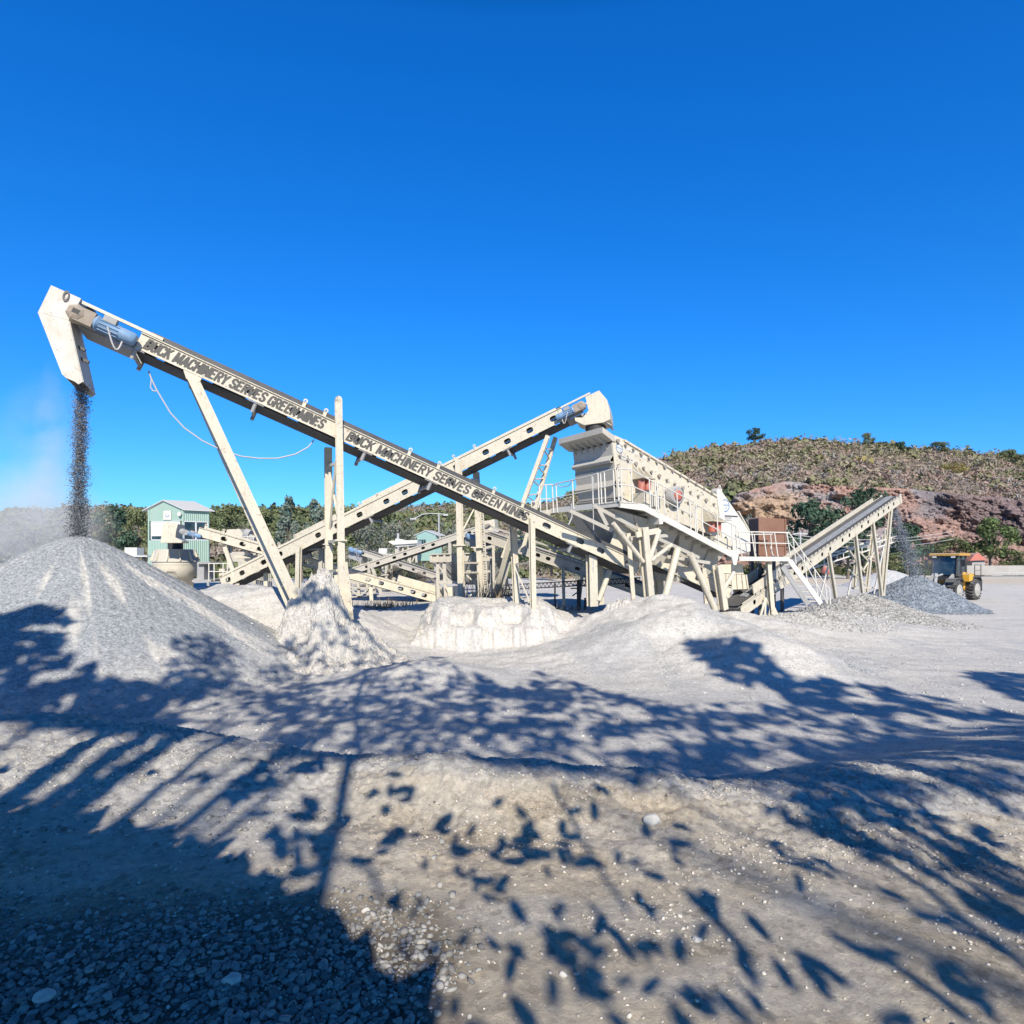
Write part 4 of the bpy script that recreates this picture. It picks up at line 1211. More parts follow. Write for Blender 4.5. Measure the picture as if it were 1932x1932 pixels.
mb = MB(); hopper(mb, -.7, 2.6, O[2] - .42, zt(2.6) - .05, .9, 2.2, 2.75, -.55); mb.build('fines_hopper', M['cream_dusty'], plat)
mb = MB(); hopper(mb, 2.65, 5.4, zt(2.65) - .05, zt(5.4), 3.0, 4.6, 2.1, -.5); mb.build('coarse_hopper', M['cream_dusty'], plat)
# legs and braces
LP_ = (O - cs * .9, cs)
lp = lambda x, y, w=0: PP(x, y, LP_) + cs * w
mb = MB(); mb.hbeam(lp(1213, 995), lp(1230, 1180), .26, .28, cs); mb.beam(lp(1204, 1005, .5), lp(1215, 1150, .5), .14, .14); mb.beam(lp(1243, 1001), lp(1200, 1009), .06, .2); mb.build('leg', M['cream'], plat)
mb = MB(); mb.hbeam(lp(1353, 1066), lp(1365, 1150), .26, .28, cs); mb.beam(lp(1347.5, 1072, .5), lp(1352, 1140, .5), .14, .14); mb.build('leg', M['cream'], plat)
for w in (2.6, ):
    mb = MB(); mb.hbeam(lp(1216, 1000, w), lp(1222, 1150, w), .26, .28, cs); mb.build('leg', M['cream'], plat)
    mb = MB(); mb.hbeam(lp(1335, 1050, w), lp(1340, 1140, w), .26, .28, cs); mb.build('leg', M['cream'], plat)
for a, b, r in (((1156, 987), (1213, 1060), .075), ((1243, 1000), (1224, 1058), .085), ((1266, 1028), (1227, 1058), .075), ((1278, 1035), (1240, 1180), .125), ((1301, 1045), (1348, 1150), .125), ((1384, 1080), (1365, 1110), .085)):
    mb = MB(); mb.tube(lp(*a, -.02), lp(*b, -.02), r, 14); mb.build('tube_brace', M['cream'], plat)
mb = MB()
for a, b in (((1085, 962), (1165, 1000)), ((1130, 952), (1215, 998)), ((1215, 998), (1330, 1052)), ((1200, 1015), (1270, 1010)), ((1270, 1050), (1350, 1062)), ((1140, 958), (1156, 990))):
    mb.beam(lp(*a, .3), lp(*b, .3), .1, .12)
each(mb, 'under_frame', M['cream_dusty'], plat)
# under-screen belt that carries the fines down to the right
FU = Frame(P(1375, 1128, 24.2), P(1225, 1062, 23.2), 1.0, .42)
ub = conveyor('under_belt', (8, 24, 1), 'short cream belt sloping down right between the screen legs', 'conveyor', FU, 0, FU.L, 1.0, .11, .09, M['cream'], skirt=.1, bolts=False)
# loose cables hung from the end railing
mb = MB(); a = ez(1119, 900); mb.path([a, a - UP * .8, a - UP * 1.9 + us * .02, a - UP * 3.4], .02)
a = ez(1078, 950); mb.path([a, a - UP * .5 + us * .03, a - UP * .75 - us * .1, a - UP * .95 - us * .3], .03)
mb.path([ez(1049, 914), ez(1058, 919), ez(1072, 917), ez(1082, 906)], .018)
mb.build('hanging_cable', M['cable'], plat)

# ------------------------------------------------------------------ low platform, stair and tank right of the screen
low = thing('stair_platform', (10.8, 25.5, 1), 'small railed steel landing right of the screen hood, on one gusseted post', 'platform', 'railed steel walkways')
QP = (P(1393, 1055, 25.2), unit((-.12, 1, 0)))
qp = lambda x, y, w=0: PP(x, y, QP) + QP[1] * w
mb = MB(); mb.prism([qp(x, y) for x, y in ((1395, 1050), (1489, 1051), (1494, 1059), (1395, 1058))], QP[1] * 1.2); mb.build('landing_floor', M['white'], low)
lowb = lambda x: 1051
mb = MB()
tops = [(1391, 1003), (1488, 1005)]
mb.path([qp(*t_) for t_ in tops], .028, 8); mb.path([qp(1394, 1024), qp(1491, 1025.5)], .024, 8)
for x, dx in ((1394, 6), (1418, 7), (1440, 7), (1461, 7), (1484, 8)):
    mb.tube(qp(x, 1004), qp(x + dx, 1052), .026, 8)
mb.build('railing', M['white'], low)
mb = MB(); mb.path([qp(1410, 1007, 1.15), qp(1486, 1006, 1.15)], .026, 8)
for x in (1415, 1450, 1482):
    mb.tube(qp(x, 1007, 1.15), qp(x + 3, 1050, 1.15), .024, 8)
mb.build('railing', M['white'], low)
mb = MB(); a, b = qp(1457, 1062, .3), qp(1466, 1180, .3); mb.hbeam(a, b, .17, .19, QP[1])
g = qp(1464, 1142, .3)
mb.prism([g + XL * .08, b + XL * .42, b + XL * .08], QP[1] * .03); mb.prism([g - XL * .08, b - XL * .25, b - XL * .08], QP[1] * .03)
mb.build('gusset_post', M['cream'], low)
# ribbed chute under the landing
mb = MB(); pts = [qp(x, y, .5) for x, y in ((1370, 1083), (1420, 1085), (1424, 1112), (1368, 1115))]; mb.prism(pts, QP[1] * .9)
for f in (.03, .22, .42, .62, .82, .97):
    a = pts[0] * (1 - f) + pts[1] * f; b = pts[3] * (1 - f) + pts[2] * f; mb.beam(a - QP[1] * .03, b - QP[1] * .03, .05, .05)
up_ = [qp(x, y, .7) for x, y in ((1376, 1066), (1417, 1064), (1419, 1084), (1374, 1082))]; mb.prism(up_, QP[1] * .6)
tag(mb.build('ribbed_chute', M['cream'], None, loc=(9.5, 25.6, 1.5)), 'ribbed cream discharge chute below the landing, left of the gusseted post', 'chute')
# stair
st = thing('steel_stair', (12.4, 25.4, 1), 'open cream steel stair with handrail running down right from the landing', 'stair')
for (a, b) in (((1490, 1058), (1549, 1139)), ((1476, 1069), (1525, 1141))):
    mb = MB(); mb.beam(qp(*a, 0), qp(*b, 0) if a[0] > 1480 else qp(*b, .02), .05, .2, QP[1]); mb.build('stringer', M['white'] if a[0] > 1480 else M['grey_steel'], st)
for k in range(8):
    f = .08 + k * .123
    a = qp(1490, 1058) * (1 - f) + qp(1549, 1139) * f; b = qp(1476, 1069) * (1 - f) + qp(1525, 1141) * f
    b[2] = a[2]
    mb = MB(); mb.hexa([a, b, b + QP[1] * .25, a + QP[1] * .25] + [p - UP * .04 for p in (a, b, b + QP[1] * .25, a + QP[1] * .25)]); mb.build('tread', M['cream_dusty'], st)
mb = MB()
mb.path([qp(1488, 1004), qp(1558, 1104), qp(1565, 1112), qp(1567, 1140)], .026, 8); mb.path([qp(1491, 1027), qp(1520, 1064), qp(1561, 1139)], .022, 8)
for (x, y, x2, y2) in ((1496, 1016, 1502, 1064), (1516, 1045, 1523, 1096), (1537, 1074, 1543, 1128), (1557, 1104, 1561, 1140)):
    mb.tube(qp(x, y), qp(x2, y2), .024, 8)
mb.build('handrail', M['white'], st)
mb = MB(); mb.path([qp(1478, 1030, 1.0), qp(1482, 1046, 1.0), qp(1500, 1065, 1.0)], .024, 8); mb.build('handrail', M['white'], st)
# rusty box
tk = thing('rusty_tank', P(1455, 1050, 27.2), 'rust brown steel box standing behind the landing railing', 'tank')
TQ = (P(1455, 1050, 27.0), unit((-.1, 1, 0)))
mb = MB(); pts = [PP(x, y, TQ) for x, y in ((1431, 978), (1433, 975.5), (1480, 979), (1482, 981), (1481, 1049), (1433, 1050))]
mb.prism(pts, TQ[1] * .9); mb.build('tank_body', M['rust'], tk)
mb = MB()
for y in (1005, 1028):
    mb.beam(PP(1432, y, TQ) - TQ[1] * .02, PP(1481.5, y + 1, TQ) - TQ[1] * .02, .04, .05)
for x in (1431.8, 1481.5):
    mb.beam(PP(x, 979, TQ) - TQ[1] * .02, PP(x, 1048, TQ) - TQ[1] * .02, .04, .06)
mb.build('tank_rib', M['rust'], tk)
mb = MB()
for x in (1436, 1478):
    for d in (.1, .8):
        p = PP(x, 1050, TQ) + TQ[1] * d; mb.beam(p, p * np.array([1, 1, 0]) - UP * .2 + UP * 0, .12, .12)
each(mb, 'tank_leg', M['steel_dark'], tk)

# ------------------------------------------------------------------ right stockpile conveyor
FC = Frame(P(1400, 1163, 24.8), P(1698, 950, 35.5), 1.0, .42)
Kc = lambda px, py: FC.loc(px, py)[0]
hc = sorted([Kc(x, y) for x, y in ((1686, 947), (1676, 953), (1667, 961), (1657, 968), (1638, 983), (1626, 992), (1603, 1011), (1590, 1020), (1567, 1038), (1552, 1050), (1530, 1066), (1515, 1078), (1500, 1089), (1425, 1143))])
stock = conveyor('belt_conveyor', (17, 31, .5), 'cream conveyor far right, belt seen from above, pouring onto the dark stone heap', 'conveyor', FC, 0, FC.L, 1.2, .11, .10, M['cream'],
                 lugs=[], brackets=[], skirt=.05, holes=hc)
mb = MB()
for k in np.arange(1.2, FC.L, .42):
    mb.beam(FC.at(k, FC.hp + .03, -.02), FC.at(k + .08, FC.hp + .13, -.02), .03, .03)
each(mb, 'idler_clip', M['steel_dark'], stock)
pcf = (FC.A + FC.c * FC.W, FC.c)
mb = MB(); bar(mb, FC, 4.0, FC.L - 1.0, FC.hp + .02, FC.hp + .24, FC.W + .003, FC.W + .05); mb.build('wind_board', M['cream'], stock)
mb = MB(); bar(mb, FC, 1.0, FC.L - .1, FC.hp + .02, FC.hp + .075, .30, .60); mb.build('belt_load', M['grey_gravel'], stock)
def gpt(p):
    p = np.array(p); p[2] = float(SURF(p[0], p[1])) - .3; return p
for pl, a, b in ((FC.plane, (1563, 1042), (1576, 1126)), (FC.plane, (1613.5, 1008), (1626, 1114)), (FC.plane, (1646, 985), (1662, 1114)), (FC.plane, (1681, 960), (1667, 1112)),
                 (pcf, (1648, 995), (1636, 1108)), (pcf, (1668, 1010), (1662, 1100)), (pcf, (1618, 1020), (1612, 1105))):
    mb = MB(); p, q = PP(*a, pl), PP(*b, pl); q = q + (q - p) * .08; mb.hbeam(p, q, .16, .16, FC.c, .03); mb.build('leg', M['cream'], stock)
mb = MB()
for pa, pb_ in (((1652, 1010), (1674, 1009)), ((1654, 1050), (1671, 1051)), ((1621, 1075), (1653, 1105)), ((1650, 990), (1678, 975)), ((1648, 1075), (1668, 1040)), ((1616, 1030), (1650, 1080)), ((1627, 1110), (1668, 1109)), ((1640, 1040), (1660, 1062))):
    mb.beam(FC.pp(*pa, .5), FC.pp(*pb_, .5), .08, .07)
each(mb, 'leg_brace', M['cream'], stock)
mb = MB(); l_, v_ = FC.loc(1699, 945); mb.tube(FC.at(FC.L + .02, .2, .06), FC.at(FC.L + .02, .2, FC.W - .06), .24, 16); mb.build('head_pulley', M['steel_dark'], stock)
mb = MB()
for w in (-.03, FC.W - .01):
    bar(mb, FC, FC.L + .02, FC.L + .3, -.02, FC.hp + .1, w, w + .04)
each(mb, 'head_cheek', M['cream'], stock)
# tail skirts and feed box
mb = MB()
for w in (.05, FC.W - .05):
    bar(mb, FC, 1.2, 3.6, FC.hp + .08, FC.hp + .5, w - .02, w + .02)
each(mb, 'feed_skirt', M['cream'], stock)
mb = MB(); p = FC.pp(1438, 1128, -.15)
for q_ in (1421, 1433, 1454):
    b = gpt(FC.pp(q_ + 1, 1163, -.2)); mb.tube(p, b, .05, 8)
each(mb, 'trestle_leg', M['cream'], stock)
# light truss walkway behind its legs
tr = thing('truss_walkway', (18.5, 34, .5), 'thin white ladder truss sloping up behind the right conveyor legs', 'truss')
TA, TB = P(1517, 1077, 33.0), P(1692, 1021, 36.5); tcc = hperp(TA, TB)
mb = MB()
for w, dz in ((0, 0), (0, .32), (.6, .32)):
    mb.beam(TA + tcc * w + UP * dz, TB + tcc * w + UP * dz, .07, .07)
mb.build('chord', M['white'], tr)
mb = MB()
for k in range(16):
    f = k / 15; p = TA * (1 - f) + TB * f; mb.beam(p + UP * .03, p + UP * .29, .04, .04); mb.beam(p + UP * .32, p + UP * .32 + tcc * .6, .04, .04)
p = TB - XL * .7; mb.path([p + UP * .3, p + UP * .75, p + UP * .75 + XL * .3, p + UP * .35 + XL * .45], .03)
mb.build('rung', M['white'], tr)
for f in (.25, .55, .85):
    p = TA * (1 - f) + TB * f; mb = MB(); mb.beam(p, gpt(p + np.array([-.6, .4, 0])), .07, .07); mb.build('leg', M['white'], tr)
# ------------------------------------------------------------------ crusher, its feed belt and the older plant behind
def box_px(mb, x0, x1, y0, y1, Y, depth):
    a = P(x0, y1, Y); b = P(x1, y1, Y); h = P(x0, y0, Y)[2] - a[2]
    mb.hexa([a, b, b + np.array([0, depth, 0]), a + np.array([0, depth, 0])] + [p + UP * h for p in (a, b, b + np.array([0, depth, 0]), a + np.array([0, depth, 0]))])


cr = thing('cone_crusher', P(332, 1100, 29.5), 'round cream crusher drum standing in front of the green control cabin', 'crusher')
cc = P(331, 1090, 30.0)
mb = MB(); z = lambda y: P(0, y, 30)[2] - cc[2]
mb.lathe(cc, UP, [(-1.2, .75), (z(1089), .80), (z(1088), .97), (z(1070), .97), (z(1064), 1.0), (z(1062), 1.02), (z(1060), .98)], 40); mb.build('drum', M['cream'], cr)
mb = MB(); mb.lathe(cc, UP, [(z(1060) + .005, 1.06), (z(1058), 1.06), (z(1057.5), .98), (z(1037), .88), (z(1036.5), .80)], 40); bw = mb.build('bowl', M['cream_dusty'], cr)
mb = MB()
for k in range(12):
    t = 2 * math.pi * (k + .3) / 12; d = np.array([math.cos(t), math.sin(t), 0]); tt = np.array([-d[1], d[0], 0])
    p = cc + UP * z(1057.4)
    mb.prism([p + d * .96 - tt * .02, p + d * 1.12 - tt * .02, p + d * .90 + UP * .5 - tt * .02, p + d * .86 + UP * .5 - tt * .02], tt * .05)
each(mb, 'rib', M['cream'], cr)
mb = MB(); mb.tube(cc + UP * z(1036), cc + UP * z(1023), .34, 20); mb.build('rubber_sock', M['black'], cr)
letter('lettering', 'metso', cc + np.array([.12, -.99, z(1080)]), np.array([.42, .03, 0]), UP * .09, M['letter'], cr, .03, .2)
mb = MB(); box_px(mb, 372, 385, 1062, 1097, 29.2, .9); box_px(mb, 362, 398, 1094, 1098, 29.0, 1.4); box_px(mb, 372, 396, 1060, 1064, 29.0, 1.2); mb.build('pedestal', M['grey_steel'], cr)
mb = MB(); box_px(mb, 413, 424, 1073, 1088, 29.6, .5); mb.build('oil_box', M['cream'], cr)
mb = MB()
y0 = 29.0
for (xa, ya, xb, yb) in ((394, 1063, 436, 1063), (394, 1078, 436, 1079), (394, 1063, 394, 1096), (404, 1063, 404, 1096), (421, 1063, 421, 1096), (429, 1063, 429, 1096), (436, 1063, 436, 1096)):
    mb.tube(P(xa, ya, y0), P(xb, yb, y0), .026, 8)
mb.build('railing', M['white'], cr)

FD = Frame(P(858, 1147, 31.5), P(362, 1008, 28.5), 1.0, .40)
Kd = lambda px, py: FD.loc(px, py)[0]
hd = sorted([Kd(x, y) for x, y in ((421, 1022), (456, 1032), (489, 1041), (576, 1066), (627, 1081), (692, 1100), (717, 1107), (754, 1117), (777, 1124), (798, 1131))])
cf = conveyor('belt_conveyor', (-6, 30, 1), 'cream conveyor feeding the round crusher drum, head box before the green cabin', 'conveyor', FD, 0, Kd(372, 1008), 1.3, .14, .10, M['cream'], lugs=[Kd(x, y) for x, y in ((385, 1005), (418, 1015), (498, 1040), (660, 1080), (740, 1104))], skirt=.06, holes=hd)
mb = MB(); mb.prism([FD.pp(x, y, -.1) for x, y in ((309, 990), (313, 985), (337, 989), (333, 1003), (332, 1014), (345, 1021), (343, 1024), (304, 1024))], FD.c * 1.2); mb.build('head_box', M['cream'], cf)
drive(cf, FD, *FD.loc(346, 1003), 1, .52, 'grey_steel')
for pl, a, b in ((FD.plane, (424, 1032), (449, 1080)), (FD.plane, (500, 1050), (502, 1095)), (FD.plane, (634, 1085), (632, 1140)), (FD.plane, (699, 1108), (703, 1138))):
    mb = MB(); mb.hbeam(PP(*a, pl), PP(*b, pl) - UP * .6, .17, .17, FD.c); mb.build('leg', M['cream'], cf)
mb = MB(); mb.beam(FD.pp(424, 1036, .4), FD.pp(440, 1085, .8), .1, .1); mb.beam(FD.pp(438, 1051, .5), FD.pp(480, 1050, .5), .1, .14); mb.beam(FD.pp(440, 1050, .5), FD.pp(474, 1068, .5), .07, .07); each(mb, 'leg_brace', M['cream'], cf)
mb = MB()
for w in (.0, .95):
    bar(mb, FD, .2, 3.2, FD.hp + .1, FD.hp + .42, w, w + .03)
each(mb, 'feed_skirt', M['cream'], cf)
badge(cf, FD.pp(655.5, 1091, -.01), FD.u * -1, FD.n, .12, FD.c)

# rising belt in the middle distance
FE = Frame(P(646, 1090, 38), P(905, 1004, 36.5), .9, .34)
Ke = lambda px, py: FE.loc(px, py)[0]
he = sorted([Ke(x, y) for x, y in ((659, 1077), (691, 1066), (712, 1059), (743, 1049), (763, 1042), (797, 1030), (816, 1024), (866, 1007), (884, 1001))])
mid = conveyor('belt_conveyor', (-6, 37, 1), 'thin pale conveyor rising right in the middle distance past the small teal cabin', 'conveyor', FE, 0, FE.L, 1.3, .12, .08, M['cream_dusty'], lugs=[Ke(x, y) for x, y in ((680, 1062), (725, 1047), (770, 1032), (830, 1013))], skirt=.05, bolts=False, holes=he)
mb = MB(); mb.prism([FE.pp(x, y, -.05) for x, y in ((909, 984), (933, 979.5), (935, 1002), (914, 1003), (918, 994))], FE.c * 1.0); mb.build('head_box', M['cream'], mid)
drive(mid, FE, *FE.loc(922, 991), 1, .45, 'gear')
for a, b in (((696, 1060), (696, 1100)), ((848, 1013), (849, 1045)), ((700, 1065), (721, 1102)), ((652, 1082), (653, 1130))):
    mb = MB(); mb.hbeam(FE.pp(*a, .05), FE.pp(*b, .05) - UP * .8, .16, .16, FE.c); mb.build('leg', M['cream_dusty'], mid)
mb = MB(); mb.beam(FE.pp(702, 1066, .8), FE.pp(728, 1102, .8), .09, .09); mb.beam(FE.pp(708, 1075, .4), FE.pp(716, 1074, .9), .07, .07); mb.beam(FE.pp(714, 1086, .4), FE.pp(722, 1085, .9), .07, .07); each(mb, 'leg_brace', M['cream_dusty'], mid)

FF = Frame(P(826, 1094, 41), P(678, 1046, 43), .9, .30)
Kf = lambda px, py: FF.loc(px, py)[0]
far = conveyor('belt_conveyor', (-8, 42, 1), 'small pale conveyor sloping down right below the rising belt, dark belt on top', 'conveyor', FF, 0, FF.L, 1.3, .12, .08, M['cream_dusty'], skirt=.05, bolts=False, holes=sorted([Kf(x, y) for x, y in ((684, 1046), (730, 1061), (755, 1069), (779, 1077), (800, 1084))]))
drive(far, FF, *FF.loc(664, 1036), 1, .6, 'motor')
for a, b in (((730, 1064), (730, 1108)), ((739, 1075), (739, 1105))):
    mb = MB(); mb.hbeam(FF.pp(*a, -.05), FF.pp(*b, -.05) - UP * 1, .18, .18, FF.c); mb.build('leg', M['cream_dusty'], far)
mb = MB(); bar(mb, FF, FF.L - .2, FF.L + .9, -.5, -.05, .1, .8); mb.build('head_pan', M['grey_steel'], far)

FG = Frame(P(1225, 1130, 25.5), P(908, 1019, 29.5), 1.0, .42)
Kg = lambda px, py: FG.loc(px, py)[0]
ret = conveyor('belt_conveyor', (2, 27, 1), 'dusty grey conveyor sloping down right behind the low post and black truss', 'conveyor', FG, 0, FG.L, 1.3, .12, .085, M['cream_dusty'], lugs=[Kg(x, y) for x, y in ((952, 1028), (1033, 1056), (1100, 1080))], skirt=.05, bolts=False,
               holes=sorted([Kg(x, y) for x, y in ((921, 1025), (1012, 1058), (1031, 1065), (1086, 1085), (1142, 1105), (1180, 1118))]))
mb = MB(); bar(mb, FG, 2.0, FG.L, FG.hp + .10, FG.hp + .16, -.1, -.04); bar(mb, FG, 2.0, FG.L, FG.hp + .26, FG.hp + .34, .3, .36); each(mb, 'cover_rail', M['cream_dusty'], ret)
drive(ret, FG, *FG.loc(886, 1011), 1, .5, 'motor')
mb = MB(); mb.prism([FG.pp(x, y, -.05) for x, y in ((876, 1016), (905, 1016), (908, 1028), (890, 1032), (879, 1026))], FG.c * 1.0); mb.build('head_pan', M['grey_steel'], ret)
for a, b in (((933, 1030), (934, 1090)), ((1064, 1068), (1066, 1128)), ((1100, 1085), (1093, 1126))):
    mb = MB(); mb.beam(FG.pp(*a, -.1), FG.pp(*b, -.1) - UP * .5, .13, .13); mb.build('leg', M['cream_dusty'], ret)

# ribbed receiving hopper on its frame
hp2 = thing('receiving_hopper', P(885, 1130, 30), 'wide ribbed grey hopper on a dusty steel frame in the middle of the plant', 'hopper')
Yh = 30.0
tl, tr_ = P(811, 1046, Yh), P(962, 1042, Yh)
mb = MB()
hh = P(0, 1046, Yh)[2] - P(0, 1061, Yh)[2]
mb.hexa([tl - UP * hh, tr_ - UP * hh, tr_ - UP * hh + np.array([0, .06, 0]), tl - UP * hh + np.array([0, .06, 0])] + [tl, tr_, tr_ + np.array([0, .06, 0]), tl + np.array([0, .06, 0])])
for k in range(12):
    f = (k + .2) / 12; p = tl * (1 - f) + tr_ * f; mb.beam(p - np.array([0, .06, 0]), p - UP * hh - np.array([0, .06, 0]), .05, .12)
mb.beam(tl - np.array([0, .05, .0]), tr_ - np.array([0, .05, 0]), .16, .05)
mb.build('rim', M['cream_dusty'], hp2)
b0, b1 = P(862, 1103, Yh + .8), P(925, 1103, Yh + .8)
fr = [tl - UP * hh, tr_ - UP * hh, b1, b0]; bk = [p + np.array([0, d, 0]) for p, d in zip(fr, (2.6, 2.6, 1.0, 1.0))]
mb = MB(); mb.hexa(fr + bk)
for k in range(10):
    f = (k + .5) / 10; a = fr[0] * (1 - f) + fr[1] * f; b = fr[3] * (1 - f) + fr[2] * f
    mb.beam(a - np.array([0, .03, 0]), b - np.array([0, .03, 0]), .05, .06)
mb.build('hopper_body', M['grey_steel'], hp2)
for x, x2 in ((826, 827), (838, 842), (955, 957), (928, 928)):
    mb = MB(); mb.hbeam(P(x, 1064, Yh - .15), P(x2, 1135, Yh - .15), .16, .16, (0, 1, 0)); mb.build('leg', M['cream_dusty'], hp2)
mb = MB(); mb.beam(P(826, 1099, Yh - .2), P(878, 1099, Yh - .2), .1, .12); mb.beam(P(828, 1068, Yh - .2), P(850, 1099, Yh - .2), .08, .08); mb.beam(P(880, 1078, Yh - .2), P(925, 1078, Yh - .2), .1, .1); mb.beam(P(884, 1125, Yh - .3), P(955, 1085, Yh - .3), .08, .08); mb.beam(P(925, 1125, Yh - .3), P(880, 1085, Yh - .3), .08, .08); each(mb, 'frame_brace', M['cream_dusty'], hp2)
mb = MB(); mb.prism([P(x, y, Yh - .4) for x, y in ((840, 1108), (872, 1106), (878, 1128), (852, 1132))], np.array([0, .7, 0])); mb.build('outlet_box', M['cream'], hp2)
# perforated mast
ms = thing('perforated_mast', P(910, 1140, 28.2), 'pale perforated steel mast leaning beside the tall post, left of the ribbed hopper', 'mast')
mb = MB(); a, b = P(905, 962, 28.3), P(915, 1122, 28.3)
d_ = unit(b - a)
for s_ in (-.15, .15):
    mb.beam(a + XL * s_, b + XL * s_, .06, .06, XL)
n_ = 34
for k in range(n_):
    f0, f1 = k / n_, (k + .62) / n_; p, q = a * (1 - f0) + b * f0, a * (1 - f1) + b * f1
    mb.box((p + q) / 2, (q - p) / 2 * .8, XL * .13, np.array([0, .012, 0]))
    for s_ in (-.06, .06):
        pass
mb.build('mast_body', M['cream_dusty'], ms)
mb = MB(); mb.beam(P(893, 1005, 28.4), P(925, 1003, 28.4), .06, .06); mb.beam(b, P(925, 1150, 28.3), .12, .12); mb.beam(b, P(911, 1150, 28.3), .12, .12); each(mb, 'mast_stay', M['cream_dusty'], ms)
# slanting shaded struts between the two posts
sr = thing('slanting_strut', P(950, 1140, 25), 'pair of shaded slanting steel struts leaning left of the low posts', 'strut')
mb = MB(); mb.beam(P(972, 985, 24.2), P(935, 1120, 26), .2, .2); mb.build('strut_beam', M['cream'], sr)
mb = MB(); mb.beam(P(960, 1060, 26), P(938, 1140, 26.5), .18, .18); mb.build('strut_beam', M['cream_dusty'], sr)

# black lattice girder
bt = thing('black_girder', P(1090, 1136, 26), 'low black lattice girder on black posts between the low post and the screen', 'girder')
YB = 26.0
mb = MB(); a, b, c_ = P(950, 1104, YB), P(1092, 1096, YB), P(1208, 1090, YB - 1.0)
for p, q in ((a, b), (b, c_)):
    for dz in (0, -.2):
        mb.beam(p + UP * dz, q + UP * dz, .06, .05)
    n_ = int(np.linalg.norm(q - p) / .16)
    for k in range(n_):
        e = p + (q - p) * k / n_; g_ = p + (q - p) * (k + .5) / n_
        mb.beam(e, g_ - UP * .2, .02, .025); mb.beam(g_ - UP * .2, p + (q - p) * (k + 1) / n_, .02, .025)
mb.build('lattice', M['black'], bt)
for x, y, w in ((1047, 1098, .07), (1092, 1094, .16), (1104, 1128, .08)):
    p = P(x, y, YB); q = p.copy(); q[2] = float(G(p[0], p[1])) - .2; mb = MB(); mb.beam(p, q, w, w); mb.build('post', M['black'], bt)
mb = MB(); mb.beam(P(1077, 1110, YB + .2), P(1092, 1110, YB), .05, .05); mb.beam(P(1080, 1124, YB + .2), P(1092, 1116, YB), .05, .05)
each(mb, 'arm', M['black'], bt)

# surge bin with motors on a staging
sb = thing('surge_bin', P(440, 1095, 32), 'cream tapered bin with a pale motor on a staging left of the raking leg', 'bin')
mb = MB(); mb.prism([P(x, y, 33) for x, y in ((428, 999), (452, 998), (458, 1006), (458, 1021), (425, 1016))], np.array([0, 1.2, 0])); mb.build('bin_body', M['cream'], sb)
mb = MB(); mb.tube(P(459, 1012, 33.2), P(482, 1019, 33.2), .24, 14); mb.tube(P(463, 1007, 33.2), P(472, 1010, 33.2), .3, 14); mb.build('motor', M['grey_steel'], sb)
mb = MB(); box_px(mb, 415, 492, 1023, 1027, 32.8, 1.6); box_px(mb, 437, 461, 1041, 1060, 33, .8); box_px(mb, 449, 462, 1060, 1076, 33, .8); mb.build('staging', M['cream_dusty'], sb)
mb = MB()
for x in (432, 436, 459, 481, 490):
    mb.beam(P(x, 1026, 33.5), P(x, 1110, 33.5), .14, .14)
for k in range(9):
    mb.beam(P(484 + k * 3.2, 1078 - k * .5, 33), P(486 + k * 3.4, 1112, 33), .05, .05)
for y in (1080, 1095):
    mb.beam(P(484, y, 33), P(520, y + 3, 33), .05, .05)
each(mb, 'staging_leg', M['cream_dusty'], sb)
mb = MB()
for x in (455, 467, 478, 488):
    mb.tube(P(x, 1011, 32.7), P(x, 1024, 32.7), .025, 6)
mb.path([P(455, 1012, 32.7), P(488, 1013, 32.7)], .025); mb.build('railing', M['white'], sb)
# more of the old plant: a trestle and a secondary screen box in the dust
ts = thing('steel_trestle', P(668, 1135, 34), 'dusty braced steel trestle with a box on top behind the foot of the tall post', 'trestle')
mb = MB()
for x in (660, 676, 693, 706):
    mb.beam(P(x, 1100, 34.2), P(x + 3, 1145, 34.2), .15, .15)
for a_, b_ in (((658, 1108), (708, 1110)), ((662, 1112), (692, 1138)), ((694, 1112), (664, 1138)), ((660, 1126), (706, 1127))):
    mb.beam(P(*a_, 34.05), P(*b_, 34.05), .09, .09)
each(mb, 'trestle_member', M['cream_dusty'], ts)
mb = MB(); mb.prism([P(x, y, 34.4) for x, y in ((655, 1086), (700, 1090), (703, 1103), (657, 1101))], np.array([0, 1.4, 0])); mb.build('box', M['cream_dusty'], ts)
s2_ = thing('secondary_screen', P(915, 1060, 33), 'small dusty screen box on legs behind the perforated mast', 'screen')
mb = MB(); mb.prism([P(x, y, 33) for x, y in ((888, 1022), (925, 1006), (946, 1014), (948, 1030), (896, 1042))], np.array([0, 1.6, 0])); mb.build('screen_box', M['cream_dusty'], s2_)
mb = MB()
for x in (898, 918, 942):
    mb.beam(P(x, 1034, 33.4), P(x + 2, 1130, 33.4), .15, .15)
for a_, b_ in (((898, 1060), (942, 1058)), ((899, 1064), (941, 1098)), ((942, 1064), (900, 1100)), ((897, 1104), (944, 1102))):
    mb.beam(P(*a_, 33.2), P(*b_, 33.2), .09, .09)
each(mb, 'support_member', M['cream_dusty'], s2_)
mb = MB(); mb.tube(P(928, 1003, 33.3), P(940, 1007, 33.3), .2, 12); mb.build('motor', M['grey_steel'], s2_)
mb = MB()
for x in (890, 903, 916, 929, 942):
    mb.tube(P(x, 1042, 32.8), P(x, 1058, 32.8), .025, 6)
mb.path([P(890, 1043, 32.8), P(942, 1041, 32.8)], .025); mb.path([P(890, 1050, 32.8), P(942, 1049, 32.8)], .02); mb.build('railing', M['white'], s2_)
